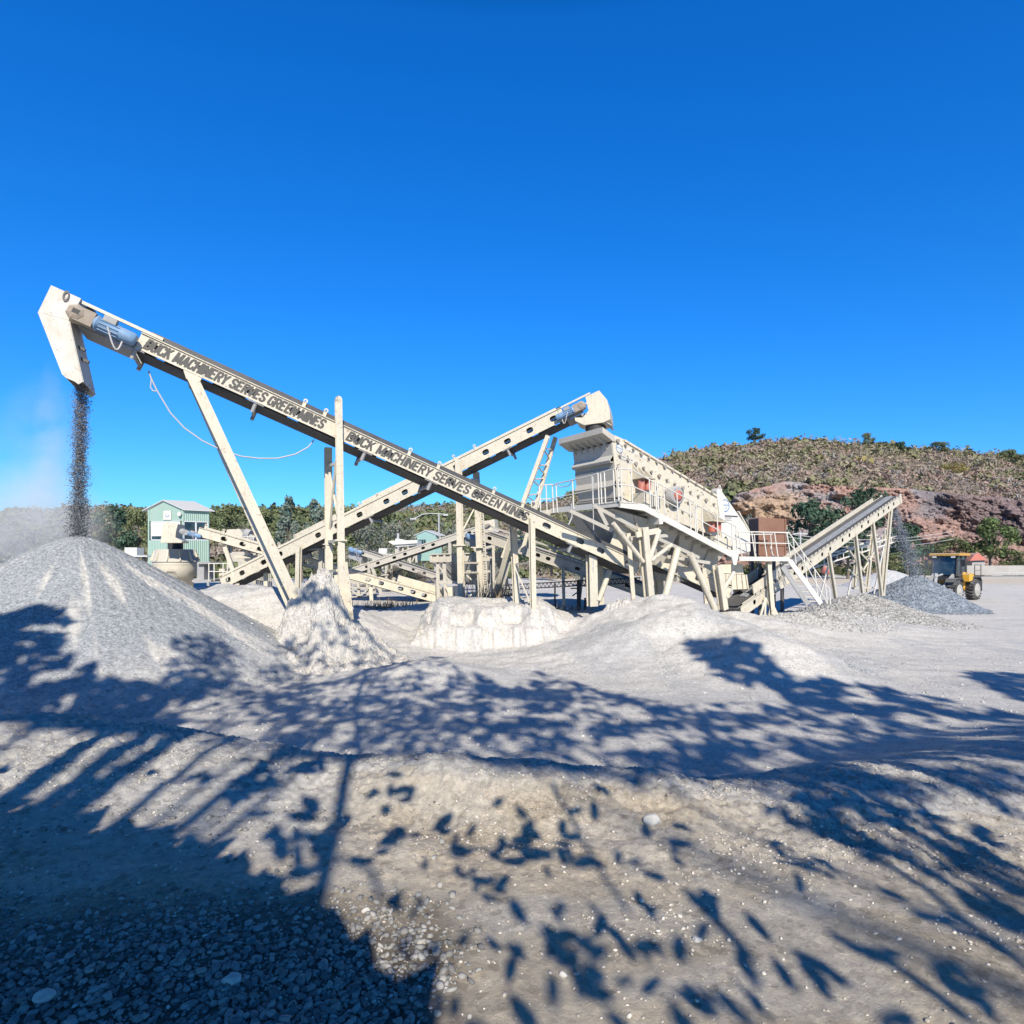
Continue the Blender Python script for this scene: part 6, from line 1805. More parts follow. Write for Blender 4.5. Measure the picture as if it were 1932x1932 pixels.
proto('dark', 7, 7, 11, (.075, .125, .08), n=2600, leaf=.17)
proto('olive', 6, 6, 12, (.17, .195, .095), n=2200, leaf=.16)
proto('euca', 9, 5.5, 13, (.165, .21, .17), n=2600, leaf=.15, shape='tall')
proto('dusty', 5, 6, 14, (.23, .25, .20), n=2600, leaf=.15, shape='bush')
proto('bare', 5, 5.5, 15, (.20, .165, .145), n=1500, leaf=.11, shape='bush')
proto('bright', 6, 6, 16, (.13, .175, .07), n=2200, leaf=.17)
proto('yellow', 4, 5.5, 17, (.30, .26, .055), n=1300, leaf=.16, shape='bush')
GT = 'trees and bushes around the plant'
T = [
    ('dark', 1530, 940, 1082, 92, 'broad dark green tree behind the rusty tank and the right conveyor', 150),
    ('dark', 1632, 916, 1040, 112, 'dark tree on the quarry ledge directly above the right conveyor head', 110),
    ('dark', 1600, 985, 1086, 84, 'shaded dark tree behind the middle of the right conveyor', 110),
    ('dark', 1712, 985, 1086, 88, 'dark leafy tree behind the falling stones right of the conveyor head', 90),
    ('olive', 1690, 1040, 1092, 76, 'low olive bush left of the falling stones', 80),
    ('bright', 1745, 1058, 1095, 78, 'small bright green bush just left of the loader cab', 60),
    ('olive', 1790, 1010, 1082, 100, 'olive tree behind the loader cab roof', 95),
    ('bright', 1868, 975, 1082, 98, 'tall fresh green tree on the bank right of the loader', 100),
    ('olive', 1905, 1035, 1082, 99, 'low spreading bush right of the fresh green tree', 75),
    ('dark', 1700, 832, 884, 215, 'dark round tree high on the right hillside under the skyline', 44),
    ('olive', 1636, 815, 852, 226, 'pale tree alone on the right hill skyline', 30),
    ('yellow', 1795, 872, 908, 180, 'yellow leaved bush on the right hillside above the dark rock', 80),
    ('dark', 1425, 806, 840, 222, 'small dark tree on the skyline at the top of the hill', 40),
    ('olive', 1285, 872, 905, 200, 'green bush on the hillside just above the screen box', 50),
    ('bright', 1318, 905, 935, 190, 'yellow green bush on the slope above the screen low end', 40),
    ('olive', 1770, 832, 868, 222, 'olive tree on the skyline above the yellow bush', 50),
    ('olive', 1905, 846, 890, 215, 'olive tree on the skyline at the far right edge', 50),
    ('olive', 1345, 842, 868, 212, 'olive bush on the hillside left of the skyline tree', 44),
    ('bright', 1392, 862, 884, 200, 'small yellow green bush at the middle of the hillside', 36),
    ('dark', 1466, 842, 866, 214, 'dark bush just under the highest point of the hill', 34),
    ('olive', 1556, 836, 862, 216, 'olive bush under the skyline right of the highest point', 46),
    ('olive', 1600, 862, 884, 198, 'olive bush at mid slope above the right conveyor head', 40),
    ('yellow', 1540, 892, 908, 176, 'yellowish bush just above the rim of the quarry wall', 50),
    ('dark', 1655, 856, 880, 206, 'dark bush left of the round tree on the hillside', 32),
    ('olive', 1848, 868, 900, 200, 'olive tree right of the yellow leaved hillside bush', 60),
    ('dark', 1892, 888, 915, 188, 'dark bush above the rim at the far right', 44),
    ('olive', 1738, 850, 874, 214, 'olive bush right of the round tree on the hillside', 50),
    ('dusty', 1410, 968, 1050, 70, 'dusty grey green bush between the white hood and the rusty tank', 60),
    ('dark', 215, 950, 1075, 54, 'dark green tree right of the falling gravel', 85),
    ('olive', 262, 953, 1075, 58, 'olive tree close to the left side of the green control cabin', 70),
    ('dusty', 120, 985, 1090, 50, 'dusty tree veiled by the drifting dust', 110),
    ('dusty', 40, 985, 1090, 56, 'dusty tree at the far left edge above the big heap', 120),
    ('olive', 432, 948, 1040, 74, 'yellow green tree right of the green control cabin roof', 90),
    ('olive', 500, 955, 1050, 72, 'yellow green tree seen just left of the raking leg', 80),
    ('bare', 462, 985, 1060, 60, 'bare grey brown bush behind the surge bin', 70),
    ('euca', 543, 934, 1080, 56, 'tall grey green tree with a pointed top right of the raking leg', 62),
    ('euca', 594, 940, 1080, 58, 'feathery tree just left of the tall post', 60),
    ('dusty', 570, 985, 1085, 52, 'low dusty tree between the two pointed trees', 90),
    ('dusty', 690, 968, 1080, 60, 'dusty tree just right of the tall post', 90),
    ('dusty', 755, 972, 1075, 66, 'grey green tree behind the white feed tray', 100),
    ('olive', 720, 955, 1050, 84, 'tree top on the ridge right of the tall post', 70),
    ('dusty', 850, 980, 1070, 70, 'grey green tree behind the lamp post', 90),
    ('olive', 915, 965, 1060, 80, 'olive tree behind the perforated mast', 80),
    ('dark', 975, 1000, 1085, 62, 'dark tree behind the low posts', 80),
    ('olive', 1040, 1015, 1096, 58, 'green tree below the lower end of the lettered conveyor', 100),
    ('dusty', 1105, 1030, 1100, 60, 'dusty green bush below the screen hopper', 90),
    ('bare', 735, 1060, 1130, 40, 'bare dusty bush between the thin conveyors', 70),
    ('bare', 800, 1075, 1130, 38, 'brown grey bush left of the ribbed hopper', 70),
    ('dusty', 775, 1055, 1105, 44, 'dusty bush under the small teal cabin', 90),
    ('bare', 690, 1075, 1130, 44, 'bare twiggy bush behind the tall post foot', 60),
]
for (k, px, yt, yb, Y, lb, wpx) in T:
    place(k, px, yt, yb, Y, lb, 'tree' if 'tree' in lb else 'bush', GT, sx=wpx, name='tree' if 'tree' in lb else 'bush')

# dry weeds by the posts and on the bank
def weeds(px, py, Y, w, h, n, label, col=(.33, .24, .15)):
    b = P(px, py, Y); r = np.random.default_rng(int(px))
    g = r.normal(size=(n, 2)) * w * .5
    base = np.stack([b[0] + g[:, 0], b[1] + g[:, 1] * .6, np.zeros(n)], -1); base[:, 2] = SURF(base[:, 0], base[:, 1]) - .05
    tip = base + np.stack([r.normal(size=n) * .28 * h, r.normal(size=n) * .28 * h, h * (.4 + .8 * r.random(n))], -1)
    s = .012 + .014 * r.random(n)
    v = np.stack([base - XL * s[:, None], base + XL * s[:, None], tip], 1).reshape(-1, 3); f = np.arange(3 * n).reshape(n, 3)
    lc = np.repeat(np.array(col)[None] * (.5 + .9 * r.random((n, 1))), 3, 0)
    o = mesh_obj('weed_clump', v, f, M['twig'], col=lc, loc=(b[0], b[1], float(SURF(b[0], b[1]))))
    return tag(o, label, 'dry weeds', kind='stuff')


weeds(925, 1138, 25.0, 1.1, 1.0, 75, 'tall brown dry weeds at the foot of the mast and ribbed hopper')
weeds(950, 1140, 24.4, .6, .8, 50, 'sparse brown stalks left of the low posts', (.28, .21, .14))
weeds(725, 1128, 27, 1.4, .45, 200, 'low brown weeds right of the tall post foot')
weeds(1060, 1130, 26, 1.6, .35, 140, 'thin grey weeds under the black girder', (.30, .27, .22))

# hillside scrub: nobody could count it
rng = np.random.default_rng(99)
n = 15000
px = rng.uniform(-300, 2240, n); yy = rng.uniform(66, 236, n)
hz, ht = hillz(px, yy)
ok = (ht > .01) & (ht < 1.0)
px, yy, hz, ht = px[ok], yy[ok], hz[ok], ht[ok]
xx = (px - 966) / S * yy
hz = hz + 2.2 * fbm(xx * .05, yy * .05, 163, 4) * sst(0, .2, ht) * (1 - .6 * sst(.85, 1, ht))
typ = fbm(xx * .06, yy * .06, 211, 4) + .22 * (rng.random(len(xx)) - .5)
right = px > 1150
sz = np.where(right, 1.8 + 2.4 * rng.random(len(xx)) ** 2, 1.5 + 1.7 * rng.random(len(xx)) ** 2)
V, F, COL = [], [], []; off = 0
cols = {'dry': (.33, .275, .205), 'pink': (.35, .25, .205), 'olive': (.22, .215, .12), 'green': (.15, .18, .085), 'yel': (.33, .29, .10), 'grey': (.30, .275, .25)}
for q in range(len(xx)):
    t_ = typ[q]; u_ = rng.random()
    if right[q]:
        kk = 'green' if t_ > .24 else 'olive' if t_ > .17 else 'dry' if t_ > -.02 else 'grey' if u_ < .5 else 'pink'
        if u_ < (.30 if ht[q] > .6 else .10): kk = 'olive'
    else:
        kk = 'green' if t_ > .05 else 'olive' if t_ > -.10 else 'grey' if t_ > -.2 else 'dry'
    if u_ > .995: kk = 'yel'
    tw = kk in ('dry', 'pink', 'grey'); k_ = 24 if tw else 30
    d = rng.normal(size=(k_, 3)); d[:, 2] = np.abs(d[:, 2]); d /= np.linalg.norm(d, axis=1, keepdims=True)
    r_ = sz[q] * .62 * rng.random(k_) ** .4
    c = np.array([xx[q], yy[q], hz[q] - .1]) + d * r_[:, None] * np.array([1, 1, 1.15 if not tw else 1.3])
    v, f = quads(c, d + rng.normal(size=(k_, 3)) * .7, sz[q] * (.16 if tw else .19) * (.6 + .8 * rng.random(k_)), .35 if tw else .7)
    V.append(v); F.append(f + off); off += len(v)
    COL.append(np.repeat(np.array(cols[kk])[None] * (.80 + .32 * rng.random((k_, 1))) * (.86 + .26 * rng.random()), 4, 0))
tag(mesh_obj('scrub', np.concatenate(V), np.concatenate(F), M['twig'], col=np.clip(np.concatenate(COL), .005, .9)), 'dry grey brown and olive scrub covering the hillsides', 'scrub', kind='stuff')

# bushes along the top of the cliff and the yard's far side read as one band
V, F, COL = [], [], []; off = 0
for q in range(420):
    pxq = rng.uniform(1180, 2250); Yq = rng.uniform(100, 118); b = P(pxq, 1050, Yq); b[2] = -.2 + .3 * rng.random()
    s_ = .8 + 1.5 * rng.random() ** 2; k_ = 50
    d = rng.normal(size=(k_, 3)); d[:, 2] = np.abs(d[:, 2]); d /= np.linalg.norm(d, axis=1, keepdims=True)
    c = b + d * (s_ * rng.random(k_) ** .4)[:, None]
    v, f = quads(c, d + rng.normal(size=(k_, 3)) * .7, s_ * .2 * (.6 + .8 * rng.random(k_)), .7)
    V.append(v); F.append(f + off); off += len(v)
    cq = np.array([(.10, .12, .05), (.16, .15, .08), (.06, .09, .04), (.24, .21, .15)][rng.integers(4)])
    COL.append(np.repeat(cq[None] * (.6 + .7 * rng.random((k_, 1))), 4, 0))
tag(mesh_obj('undergrowth', np.concatenate(V), np.concatenate(F), M['leaf'], col=np.concatenate(COL)), 'mixed green and straw undergrowth along the foot of the quarry wall', 'undergrowth', kind='stuff')

# ------------------------------------------------------------------ loose stones
ICO_V = np.array([(-1, 1.618, 0), (1, 1.618, 0), (-1, -1.618, 0), (1, -1.618, 0), (0, -1, 1.618), (0, 1, 1.618), (0, -1, -1.618), (0, 1, -1.618), (1.618, 0, -1), (1.618, 0, 1), (-1.618, 0, -1), (-1.618, 0, 1)]) / 1.902
ICO_F = np.array([(0, 11, 5), (0, 5, 1), (0, 1, 7), (0, 7, 10), (0, 10, 11), (1, 5, 9), (5, 11, 4), (11, 10, 2), (10, 7, 6), (7, 1, 8), (3, 9, 4), (3, 4, 2), (3, 2, 6), (3, 6, 8), (3, 8, 9), (4, 9, 5), (2, 4, 11), (6, 2, 10), (8, 6, 7), (9, 8, 1)])


def stones(x, y, s, seed, lo, hi, zoff=.25, zfn=None):
    r = np.random.default_rng(seed); n = len(x)
    z = (zfn or SURF)(x, y) + s * zoff
    sc = np.stack([1 + .5 * r.random(n), .7 + .4 * r.random(n), .45 + .35 * r.random(n)], -1) * s[:, None]
    jit = 1 + .62 * (r.random((n, 12, 1)) - .5)
    v = ICO_V[None] * jit * sc[:, None]
    th = r.random(n) * 6.283; tl_ = r.normal(size=n) * .35
    ct, st_ = np.cos(th)[:, None], np.sin(th)[:, None]; ca, sa = np.cos(tl_)[:, None], np.sin(tl_)[:, None]
    vx, vy, vz = v[..., 0], v[..., 1], v[..., 2]
    vx, vz = vx * ca - vz * sa, vx * sa + vz * ca
    v = np.stack([vx * ct - vy * st_, vx * st_ + vy * ct, vz], -1) + np.stack([x, y, z], -1)[:, None]
    f = (ICO_F[None] + (np.arange(n) * 12)[:, None, None]).reshape(-1, 3)
    t = r.random((n, 1)); c = np.array(lo)[None] * (1 - t) + np.array(hi)[None] * t
    return v.reshape(-1, 3), f, np.repeat(c, 12, 0)


def stuff_stones(name, label, parts_):
    V, F, CC = [], [], []; off = 0
    for v, f, c in parts_:
        V.append(v); F.append(f + off); CC.append(c); off += len(v)
    tag(mesh_obj(name, np.concatenate(V), np.concatenate(F), M['stone'], col=np.concatenate(CC)), label, 'gravel', kind='stuff')


r = np.random.default_rng(301)
# coarse stones at the roadside, bottom left
n = 60000; x = r.uniform(-3.6, 1.0, n); y = r.uniform(1.7, 4.2, n)
pr = np.clip(1.3 - (y - 2.1) / .95, .03, 1) * np.clip((-.06 - x / y + .12 * (vn(x * 3, y * 3, 78) - .5)) / .25, .0, 1) * (.35 + vn(x * 2.2, y * 2.2, 77))
k = r.random(n) < pr; x, y = x[k], y[k]
s = .006 + .015 * r.random(len(x)) ** 2.6
A1 = stones(x, y, s, 5, (.12, .12, .12), (.37, .355, .325))
n = 48000; x = r.uniform(-4, 6, n); y = r.uniform(1.8, 6.0, n)
k = r.random(n) < .15 + .85 * sst(.5, .75, vn(x * 1.3, y * 2.4, 79)); x, y = x[k], y[k]
A2 = stones(x, y, .0028 + .009 * r.random(len(x)) ** 4, 6, (.36, .32, .27), (.66, .62, .55))
stuff_stones('gravel', 'loose grey stones strewn over the near roadside', [A1, A2])
# chunks on the coarse heaps and at their feet
n = 5200; th = r.random(n) * 6.283
hx_ = []
for (cx, cy, rr, m_) in ((16.6, 29.2, 4.6, 4200), (12.7, 25.0, 2.6, 1900), (11.0, 24.2, 2.0, 300)):
    a_ = r.random(m_) * 6.283; q = rr * r.random(m_) ** .6
    hx_.append((cx + np.cos(a_) * q, cy + np.sin(a_) * q))
x = np.concatenate([q[0] for q in hx_]); y = np.concatenate([q[1] for q in hx_])
zf = lambda a, b: np.maximum(np.maximum(G(a, b), heapz(2, a, b)), np.maximum(heapz(3, a, b), heapz(1, a, b)))
A3 = stones(x, y, .018 + .035 * r.random(len(x)) ** 2.5, 8, (.24, .235, .225), (.56, .55, .52), .2, zf)
a_ = r.random(1500) * 6.283; q = 3.7 * r.random(1500) ** .6
A4 = stones(23.6 + np.cos(a_) * q, 36 + np.sin(a_) * q, .022 + .035 * r.random(1500) ** 2, 9, (.11, .13, .16), (.34, .37, .40), .2, zf)
stuff_stones('stone_chips', 'coarse stone chips lying over the right hand heaps', [A3, A4])
n = 15000; x = r.uniform(-9, 16, n); y = r.uniform(8.5, 26, n)
k = r.random(n) < .12 + .88 * sst(.45, .75, vn(x * .7, y * .9, 83)); x, y = x[k], y[k]
A5 = stones(x, y, .006 + .030 * r.random(len(x)) ** 4, 12, (.30, .30, .30), (.62, .61, .58), .2)
stuff_stones('yard_grit', 'scattered small stones over the dusty yard', [A5])
# a few single stones one can point at
for (px_, py_, s, lb) in ((1231, 1553, .05, 'white fist sized rock on the foot of the verge, right of centre'), (437, 1856, .036, 'pale blue grey stone in the shaded gravel at bottom left'), (84, 1890, .034, 'flat grey stone near the bottom left corner'),
                          (690, 1720, .018, 'small pale stone at the edge of the shade'), (1316, 1775, .02, 'small white stone on the bare soil at lower right'), (1062, 1842, .016, 'tiny white stone among the leaf shadows near the bottom')):
    d = np.array([(px_ - 966) / S, 1, -(py_ - 1050) / S]); Ya = np.arange(1.5, 12, .01)
    Y = float(Ya[np.argmax(CAM_H + d[2] * Ya < G(d[0] * Ya, Ya))])
    rk = np.random.default_rng(int(px_)); nu, nv = 26, 16
    ph, th = np.meshgrid(np.linspace(0, math.pi, nv), np.linspace(0, 2 * math.pi, nu, endpoint=False), indexing='ij')
    v = np.stack([np.sin(ph) * np.cos(th), np.sin(ph) * np.sin(th), np.cos(ph)], -1).reshape(-1, 3)
    pl = rk.normal(size=(11, 3)); pl /= np.linalg.norm(pl, axis=1, keepdims=True)
    for q in pl:      # chipped flat faces
        dd = v @ q; v = v - np.maximum(dd - .68 - .18 * rk.random(), 0)[:, None] * q[None]
    v = v * (1 + .10 * fbm(v[:, 0] * 3 + px_, v[:, 1] * 3 + v[:, 2] * 2, 3, 4))[:, None] * np.array([1.25, .95, .75]) * s
    v = v + np.array([d[0] * Y, Y, float(G(d[0] * Y, Y)) + s * .3])
    i, j = np.meshgrid(np.arange(nv - 1), np.arange(nu), indexing='ij')
    f = np.stack([i * nu + j, (i + 1) * nu + j, (i + 1) * nu + (j + 1) % nu, i * nu + (j + 1) % nu], -1).reshape(-1, 4)
    c = np.tile(np.array([[.52, .50, .46]]), (len(v), 1)) * (.85 + .3 * vn(v[:, 0] * 60, v[:, 2] * 60 + v[:, 1] * 40, 5))[:, None]
    tag(mesh_obj('rock', v, f, M['stone'], col=c, loc=(d[0] * Y, Y, float(G(d[0] * Y, Y)))), lb, 'rock')

# ------------------------------------------------------------------ falling stone and drifting dust
def fall(p0, p1, w0, w1, n, s0, s1, lo, hi, label, seed):
    r = np.random.default_rng(seed)
    f = r.random(n)
    c = p0[None] * (1 - f)[:, None] + p1[None] * f[:, None]
    w = (w0 + (w1 - w0) * f) * (.75 + .5 * vn(f * 9, f * 0 + 2, seed))
    g = r.normal(size=(n, 2)) * .5
    c[:, 0] += np.clip(g[:, 0], -1.3, 1.3) * w; c[:, 1] += g[:, 1] * w
    s = s0 + (s1 - s0) * r.random(n) ** 2
    v, fc, cc = stones(c[:, 0], c[:, 1], s, seed, lo, hi, 0, lambda a, b: c[:, 2])
    tag(mesh_obj('falling_gravel', v, fc, M['stone'], col=cc), label, 'falling gravel', kind='stuff')


p0 = FA.pp(143, 715, .6); p1 = np.array([-11.55, 16.35, 3.45])
fall(p0, p1, .15, .22, 15000, .007, .018, (.07, .075, .09), (.30, .31, .33), 'dark stream of gravel falling from the tall white spout', 21)
pc = FC.at(FC.L + .35, .1, .55); fall(pc, np.array([23.6, 36.0, 2.0]), .18, .5, 3600, .016, .032, (.12, .15, .19), (.32, .35, .39), 'thin grey stones falling from the right conveyor head', 22)


def dust_cloud(c, rx, ry, rz, dens, label, col, scale, tilt=0.0):
    mb = MB(); bmv = []
    nu, nv = 20, 12
    for j in range(nv + 1):
        ph = math.pi * j / nv
        for i in range(nu):
            t = 2 * math.pi * i / nu
            zz = math.cos(ph)
            bmv.append(np.array([c[0] + rx * math.sin(ph) * math.cos(t) + tilt * zz * rz, c[1] + ry * math.sin(ph) * math.sin(t), c[2] + rz * zz]))
    fs = [(j * nu + i, (j + 1) * nu + i, (j + 1) * nu + (i + 1) % nu, j * nu + (i + 1) % nu) for j in range(nv) for i in range(nu)]
    mt = bpy.data.materials.new('dust_haze'); mt.use_nodes = True; nt = mt.node_tree; nt.nodes.clear()
    out = nt.nodes.new('ShaderNodeOutputMaterial'); pv = nt.nodes.new('ShaderNodeVolumePrincipled'); nt.links.new(pv.outputs[0], out.inputs['Volume'])
    pv.inputs['Color'].default_value = (*col, 1); pv.inputs['Anisotropy'].default_value = -.1
    tc = nt.nodes.new('ShaderNodeTexCoord')
    mp = nt.nodes.new('ShaderNodeMapping'); nt.links.new(tc.outputs['Generated'], mp.inputs['Vector'])
    mp.inputs['Location'].default_value = (-1, -1, -1); mp.inputs['Scale'].default_value = (2, 2, 2)
    ln = nt.nodes.new('ShaderNodeVectorMath'); ln.operation = 'LENGTH'; nt.links.new(mp.outputs[0], ln.inputs[0])
    fo = nt.nodes.new('ShaderNodeMapRange'); fo.inputs['From Min'].default_value = 1.0; fo.inputs['From Max'].default_value = .1; nt.links.new(ln.outputs['Value'], fo.inputs['Value'])
    nz = noise(nt, scale, 4, .6)
    nr = nt.nodes.new('ShaderNodeMapRange'); nr.inputs['From Min'].default_value = .35; nr.inputs['From Max'].default_value = .75; nt.links.new(nz.outputs['Fac'], nr.inputs['Value'])
    m1 = nt.nodes.new('ShaderNodeMath'); m1.operation = 'MULTIPLY'; nt.links.new(fo.outputs[0], m1.inputs[0]); nt.links.new(nr.outputs[0], m1.inputs[1])
    m2 = nt.nodes.new('ShaderNodeMath'); m2.operation = 'MULTIPLY'; nt.links.new(m1.outputs[0], m2.inputs[0]); m2.inputs[1].default_value = dens
    nt.links.new(m2.outputs[0], pv.inputs['Density'])
    o = mesh_obj('dust', np.array(bmv), fs, mt, loc=c)
    tag(o, label, 'dust', kind='stuff')


dust_cloud((-12.7, 16.7, 5.0), 1.6, 1.0, 3.3, .62, 'pale dust drifting left from the falling gravel', (.93, .94, .97), .9, -.12)
dust_cloud((-18.2, 22.5, 4.0), 3.6, 3.0, 2.9, .7, 'dust haze hanging behind the big heap at the far left', (.94, .93, .90), .5)
dust_cloud((-12.15, 16.15, 5.6),   .48, .40, 2.9, 1.3, 'dense pale dust clinging to the left side of the falling gravel', (.93, .92, .90), 1.6, .05)
dust_cloud((24.2, 36.3, 2.6), 1.3, 1.0, 1.6, .25, 'thin dust round the falling stones over the dark heap', (.93, .94, .95), .9)

# ------------------------------------------------------------------ the roadside trees that throw the shade
def inpoly(px, py, poly):
    c = np.zeros(len(px), bool); n = len(poly); j = n - 1
    for i in range(n):
        xi, yi = poly[i]; xj, yj = poly[j]
        if yi != yj:
            c ^= ((yi > py) != (yj > py)) & (px < (xj - xi) * (py - yi) / (yj - yi) + xi)
        j = i
    return c


SH = [  # survey outline of a patch of shade, leaf density, height of the foliage that throws it, leaf size, which tree
    ([(-500, 1500), (0, 1535), (170, 1570), (335, 1590), (470, 1650), (600, 1738), (660, 1800), (735, 1860), (790, 1945), (790, 2400), (-900, 2400)], 7.0, 4.0, .17, 0),
    ([(-350, 1180), (0, 1160), (60, 1146), (128, 1150), (135, 1170), (108, 1188), (118, 1230), (170, 1262), (215, 1285), (300, 1292), (410, 1272), (420, 1300), (330, 1335), (330, 1385), (200, 1378), (0, 1358), (-350, 1330)], 5.5, 12.5, .24, 0),
    ([(330, 1200), (400, 1195), (450, 1230), (480, 1290), (560, 1330), (560, 1440), (470, 1420), (330, 1390), (300, 1290)], 1.15, 12.5, .08, 0),
    ([(470, 1250), (600, 1170), (690, 1190), (760, 1250), (830, 1235), (880, 1270), (930, 1330), (860, 1440), (650, 1440), (540, 1420)], 1.2, 12.0, .075, 1),
    ([(895, 1265), (960, 1300), (1010, 1266), (1060, 1280), (1140, 1302), (1290, 1330), (1420, 1325), (1530, 1335), (1700, 1320), (1932, 1350), (2300, 1400), (2300, 1530), (1932, 1510), (1600, 1500), (1400, 1495), (1200, 1480), (1050, 1450), (870, 1440), (900, 1360)], 1.9, 12.5, .10, 2),
    ([(1290, 1212), (1360, 1205), (1400, 1207), (1455, 1232), (1490, 1262), (1500, 1290), (1420, 1300), (1360, 1275), (1310, 1240)], 3.5, 14.5, .2, 2),
    ([(1440, 1290), (1560, 1282), (1680, 1300), (1932, 1348), (1932, 1370), (1600, 1340), (1500, 1330)], 2.6, 13.5, .2, 2),
    ([(1815, 1268), (1932, 1272), (2200, 1290), (2200, 1340), (1932, 1325), (1880, 1300)], 3.2, 14.0, .22, 2),
    ([(480, 1410), (560, 1440), (700, 1440), (690, 1500), (640, 1640), (590, 1720), (500, 1560), (420, 1500)], .6, 6.0, .09, 1),
    ([(-200, 1420), (0, 1440), (300, 1440), (480, 1430), (470, 1560), (340, 1600), (0, 1545), (-200, 1530)], .30, 6.5, .10, 0),
    ([(1300, 1480), (1932, 1530), (1932, 1780), (1760, 1680), (1600, 1590), (1450, 1540)], 1.0, 7.0, .12, 2),
    ([(700, 1440), (1100, 1470), (1300, 1560), (1250, 1700), (1000, 1620), (700, 1600)], .22, 5.2, .065, 1),
    ([(900, 1600), (1500, 1600), (1932, 1760), (1932, 1932), (800, 1932)], .15, 4.6, .06, 2),
]
rs = np.random.default_rng(404)
_tx = np.arange(-30, 30.01, .1); _ty = np.arange(0, 42, .1)
_tz = SURF(*np.meshgrid(_tx, _ty))


def SURFQ(x, y):
    i = np.clip(((x + 30) / .1), 0, len(_tx) - 1.01); j = np.clip(y / .1, 0, len(_ty) - 1.01)
    a = i.astype(int); b = j.astype(int); fi = i - a; fj = j - b
    return (_tz[b, a] * (1 - fi) + _tz[b, a + 1] * fi) * (1 - fj) + (_tz[b + 1, a] * (1 - fi) + _tz[b + 1, a + 1] * fi) * fj
def gpoint(px_, py_):
    d = np.array([(px_ - 966) / S, 1, -(py_ - 1050) / S]); Ya = np.arange(1.2, 30, .03)
    hit = CAM_H + d[2] * Ya < SURFQ(d[0] * Ya, Ya); Y = Ya[np.argmax(hit)] if hit.any() else 30.0
    return np.array([d[0] * Y, Y, CAM_H + d[2] * Y])


leafP = {0: [], 1: [], 2: []}
for poly, dens, Zc, ls, tr_i in SH:
    pa = np.array(poly, float)
    gp = np.array([gpoint(a_, b_) for a_, b_ in poly])
    n = 30000
    lo, hi = gp.min(0) - .3, gp.max(0) + .3
    X = rs.uniform(lo[0], hi[0], n); Y = rs.uniform(max(.8, lo[1]), hi[1], n); Z = SURFQ(X, Y)
    k = inpoly(966 + X / Y * S, 1050 - (Z - CAM_H) / Y * S, poly)
    area = (hi[0] - lo[0]) * (hi[1] - max(.8, lo[1])) * k.mean() * TO_SUN[2]
    X, Y, Z = X[k], Y[k], Z[k]; wgt = np.ones(len(X))
    m_ = int(np.clip(dens * area / (ls * ls * 1.15), 8, 9000))
    # clumped, not even: gaps where light comes through
    if dens < 3:
        nz_ = vn(X * 1.7 + 50, Y * 1.7, 17) * .6 + vn(X * 4.2, Y * 4.2 + 20, 19) * .4
        nz_ = nz_ * .72 + .28 * vn(X * 8.5, Y * 8.5 + 7, 23)
        wgt = wgt * sst(.40, .58, nz_) + wgt * .05
    wgt /= wgt.sum()
    sel = rs.choice(len(X), m_, p=wgt)
    g = np.stack([X[sel], Y[sel], Z[sel]], -1)
    zc = Zc + rs.normal(size=m_) * (.7 if Zc > 8 else .5) 
    t_ = (zc - g[:, 2]) / TO_SUN[2]
    c = g + TO_SUN[None] * t_[:, None]
    # nothing of the crown may hang into the view
    vis = (c[:, 1] > 0) & (c[:, 2] < CAM_H + (1050 + 40) / S * c[:, 1] + .4)
    while vis.any():
        c[vis] += TO_SUN[None] * 1.0
        vis = (c[:, 1] > 0) & (c[:, 2] < CAM_H + (1050 + 40) / S * c[:, 1] + .4)
    leafP[tr_i].append((c, np.full(m_, ls) * (.7 + .6 * rs.random(m_))))
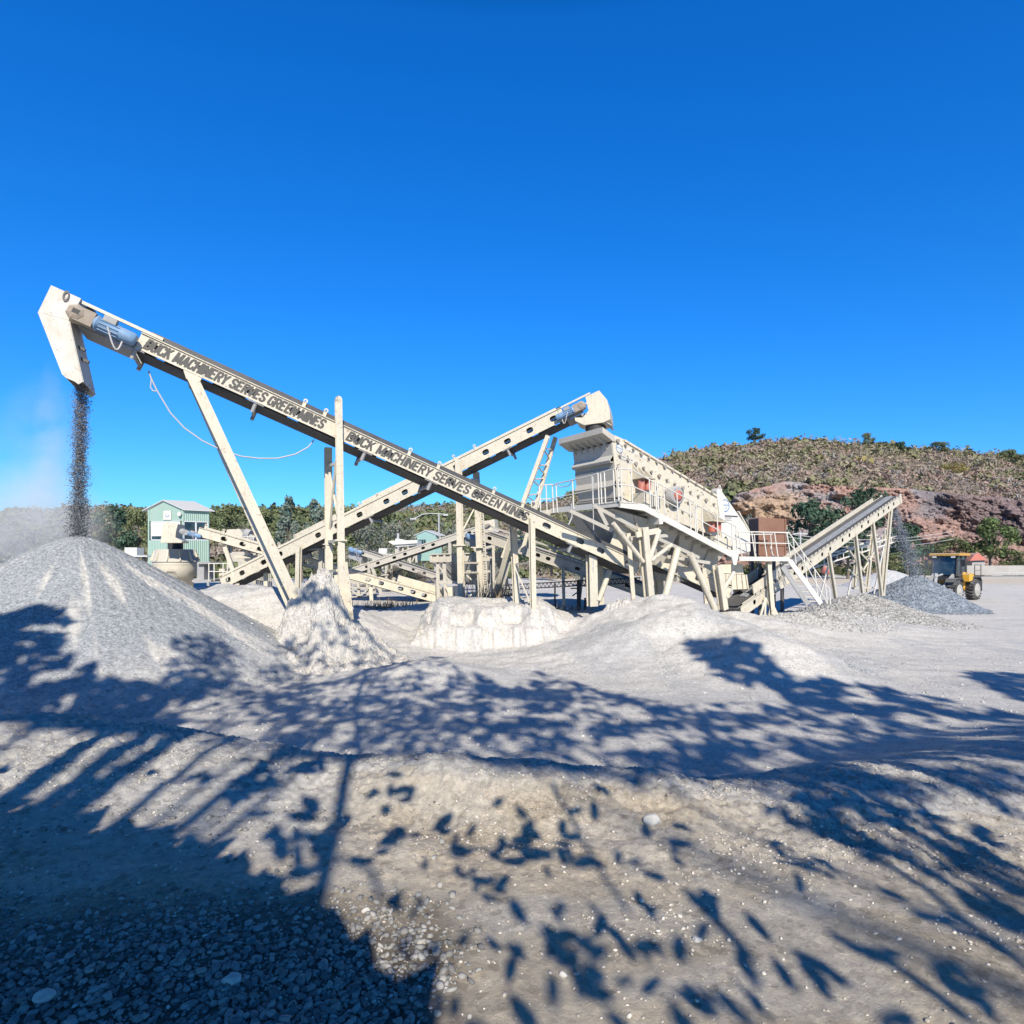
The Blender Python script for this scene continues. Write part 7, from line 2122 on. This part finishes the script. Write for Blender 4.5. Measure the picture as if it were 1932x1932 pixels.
# sprigs and branches whose shadows lie alone on the soil: survey points of the shadow, radius or leaf
BR = [([(560, 1760), (600, 1700), (622, 1610), (645, 1500), (662, 1432)], .05, 1, 7.0), ([(1040, 1480), (1090, 1565), (1130, 1640), (1180, 1720)], .018, 1, 6.0), ([(1932, 1760), (1760, 1650), (1640, 1590), (1545, 1520)], .05, 2, 7.5),
      ([(1960, 1850), (1800, 1720), (1690, 1640), (1600, 1600)], .035, 2, 7.0), ([(660, 1432), (668, 1330), (690, 1270)], .05, 1, 9.0), ([(1420, 1815), (1350, 1740), (1290, 1680)], .028, 2, 5.5), ([(1830, 1932), (1700, 1830), (1560, 1760)], .03, 2, 5.5),
      ([(640, 1620), (700, 1640), (720, 1700)], .02, 1, 6.5)]
LF = [(700, 1630, 40), (760, 1570, 34), (855, 1560, 46), (868, 1600, 34), (990, 1570, 40), (1072, 1588, 36), (870, 1650, 34), (745, 1705, 40), (790, 1715, 26), (800, 1630, 24), (940, 1790, 40), (970, 1810, 46), (1040, 1795, 56), (1090, 1805, 44), (1130, 1850, 60), (1310, 1690, 34),
      (1350, 1700, 46), (1340, 1720, 30), (1540, 1830, 60), (1570, 1850, 44), (1650, 1820, 40), (1240, 1800, 34), (1200, 1700, 34), (1225, 1720, 30), (1790, 1840, 60), (1830, 1880, 50), (820, 1800, 34), (770, 1780, 30), (760, 1860, 46), (870, 1900, 60), (640, 1560, 40), (1290, 1570, 40), (1470, 1600, 34), (1500, 1640, 44), (1560, 1650, 30)]


brm = {0: MB(), 1: MB(), 2: MB()}
for pts, r_, ti, Zc in BR:
    w_ = [gpoint(*q) for q in pts]; w_ = [p + TO_SUN * (Zc + .15 * i - p[2]) / TO_SUN[2] for i, p in enumerate(w_)]
    brm[ti].path(w_, r_, 7)
for px_, py_, s_ in LF:
    g = gpoint(px_, py_); rr = s_ / S * g[1] * .55
    for q in range(3):
        p = g + rs.normal(size=3) * np.array([rr * .5, rr * .9, 0])
        leafP[1 if px_ < 1100 else 2].append(((p + TO_SUN * (4.2 + .5 * rs.random() - p[2]) / TO_SUN[2])[None], np.array([rr * (.7 + .4 * rs.random())])))
rng = rs
bases = {0: (-7.5, -9.0), 1: (-1.8, -10.5), 2: (6.5, -10.0)}
SHL = {0: 'densest of the roadside trees, shading the big heap and the gravel at lower left', 1: 'thin leaved roadside tree dappling the middle ground with light', 2: 'widest roadside tree, shading the yard to the right'}
for ti in (0, 1, 2):
    c = np.concatenate([q[0] for q in leafP[ti]]); s = np.concatenate([q[1] for q in leafP[ti]])
    nn = TO_SUN[None] + rs.normal(size=c.shape) * .55
    v, f = quads(c, nn, s * 1.2, .42, lens=True)
    bx, by = bases[ti]; bz = float(G(bx, by))
    root = thing('shade_tree', (bx, by, bz), SHL[ti], 'tree', 'roadside trees that shade the ground')
    lc = np.repeat(np.array([.06, .10, .035])[None] * (.6 + .8 * rs.random((len(c), 1))), 6, 0)
    mesh_obj('crown', v, f, M['leaf'], root, col=lc)
    mb = brm[ti]
    b = np.array([bx, by, bz]); top = c.mean(axis=0)
    fork = b + np.array([0, .6, 4.2]); mb.tube(b - UP * .4, fork, .30, 12, .22)
    far_ = c[rs.choice(len(c), 12 if ti == 0 else 22)]
    for p in far_:
        k = fork + (p - fork) * .45 + UP * .8
        mb.tube(fork, k, .07, 6, .045); mb.tube(k, p, .04, 5, .012)
    mb.build('limbs', M['bark'], root)
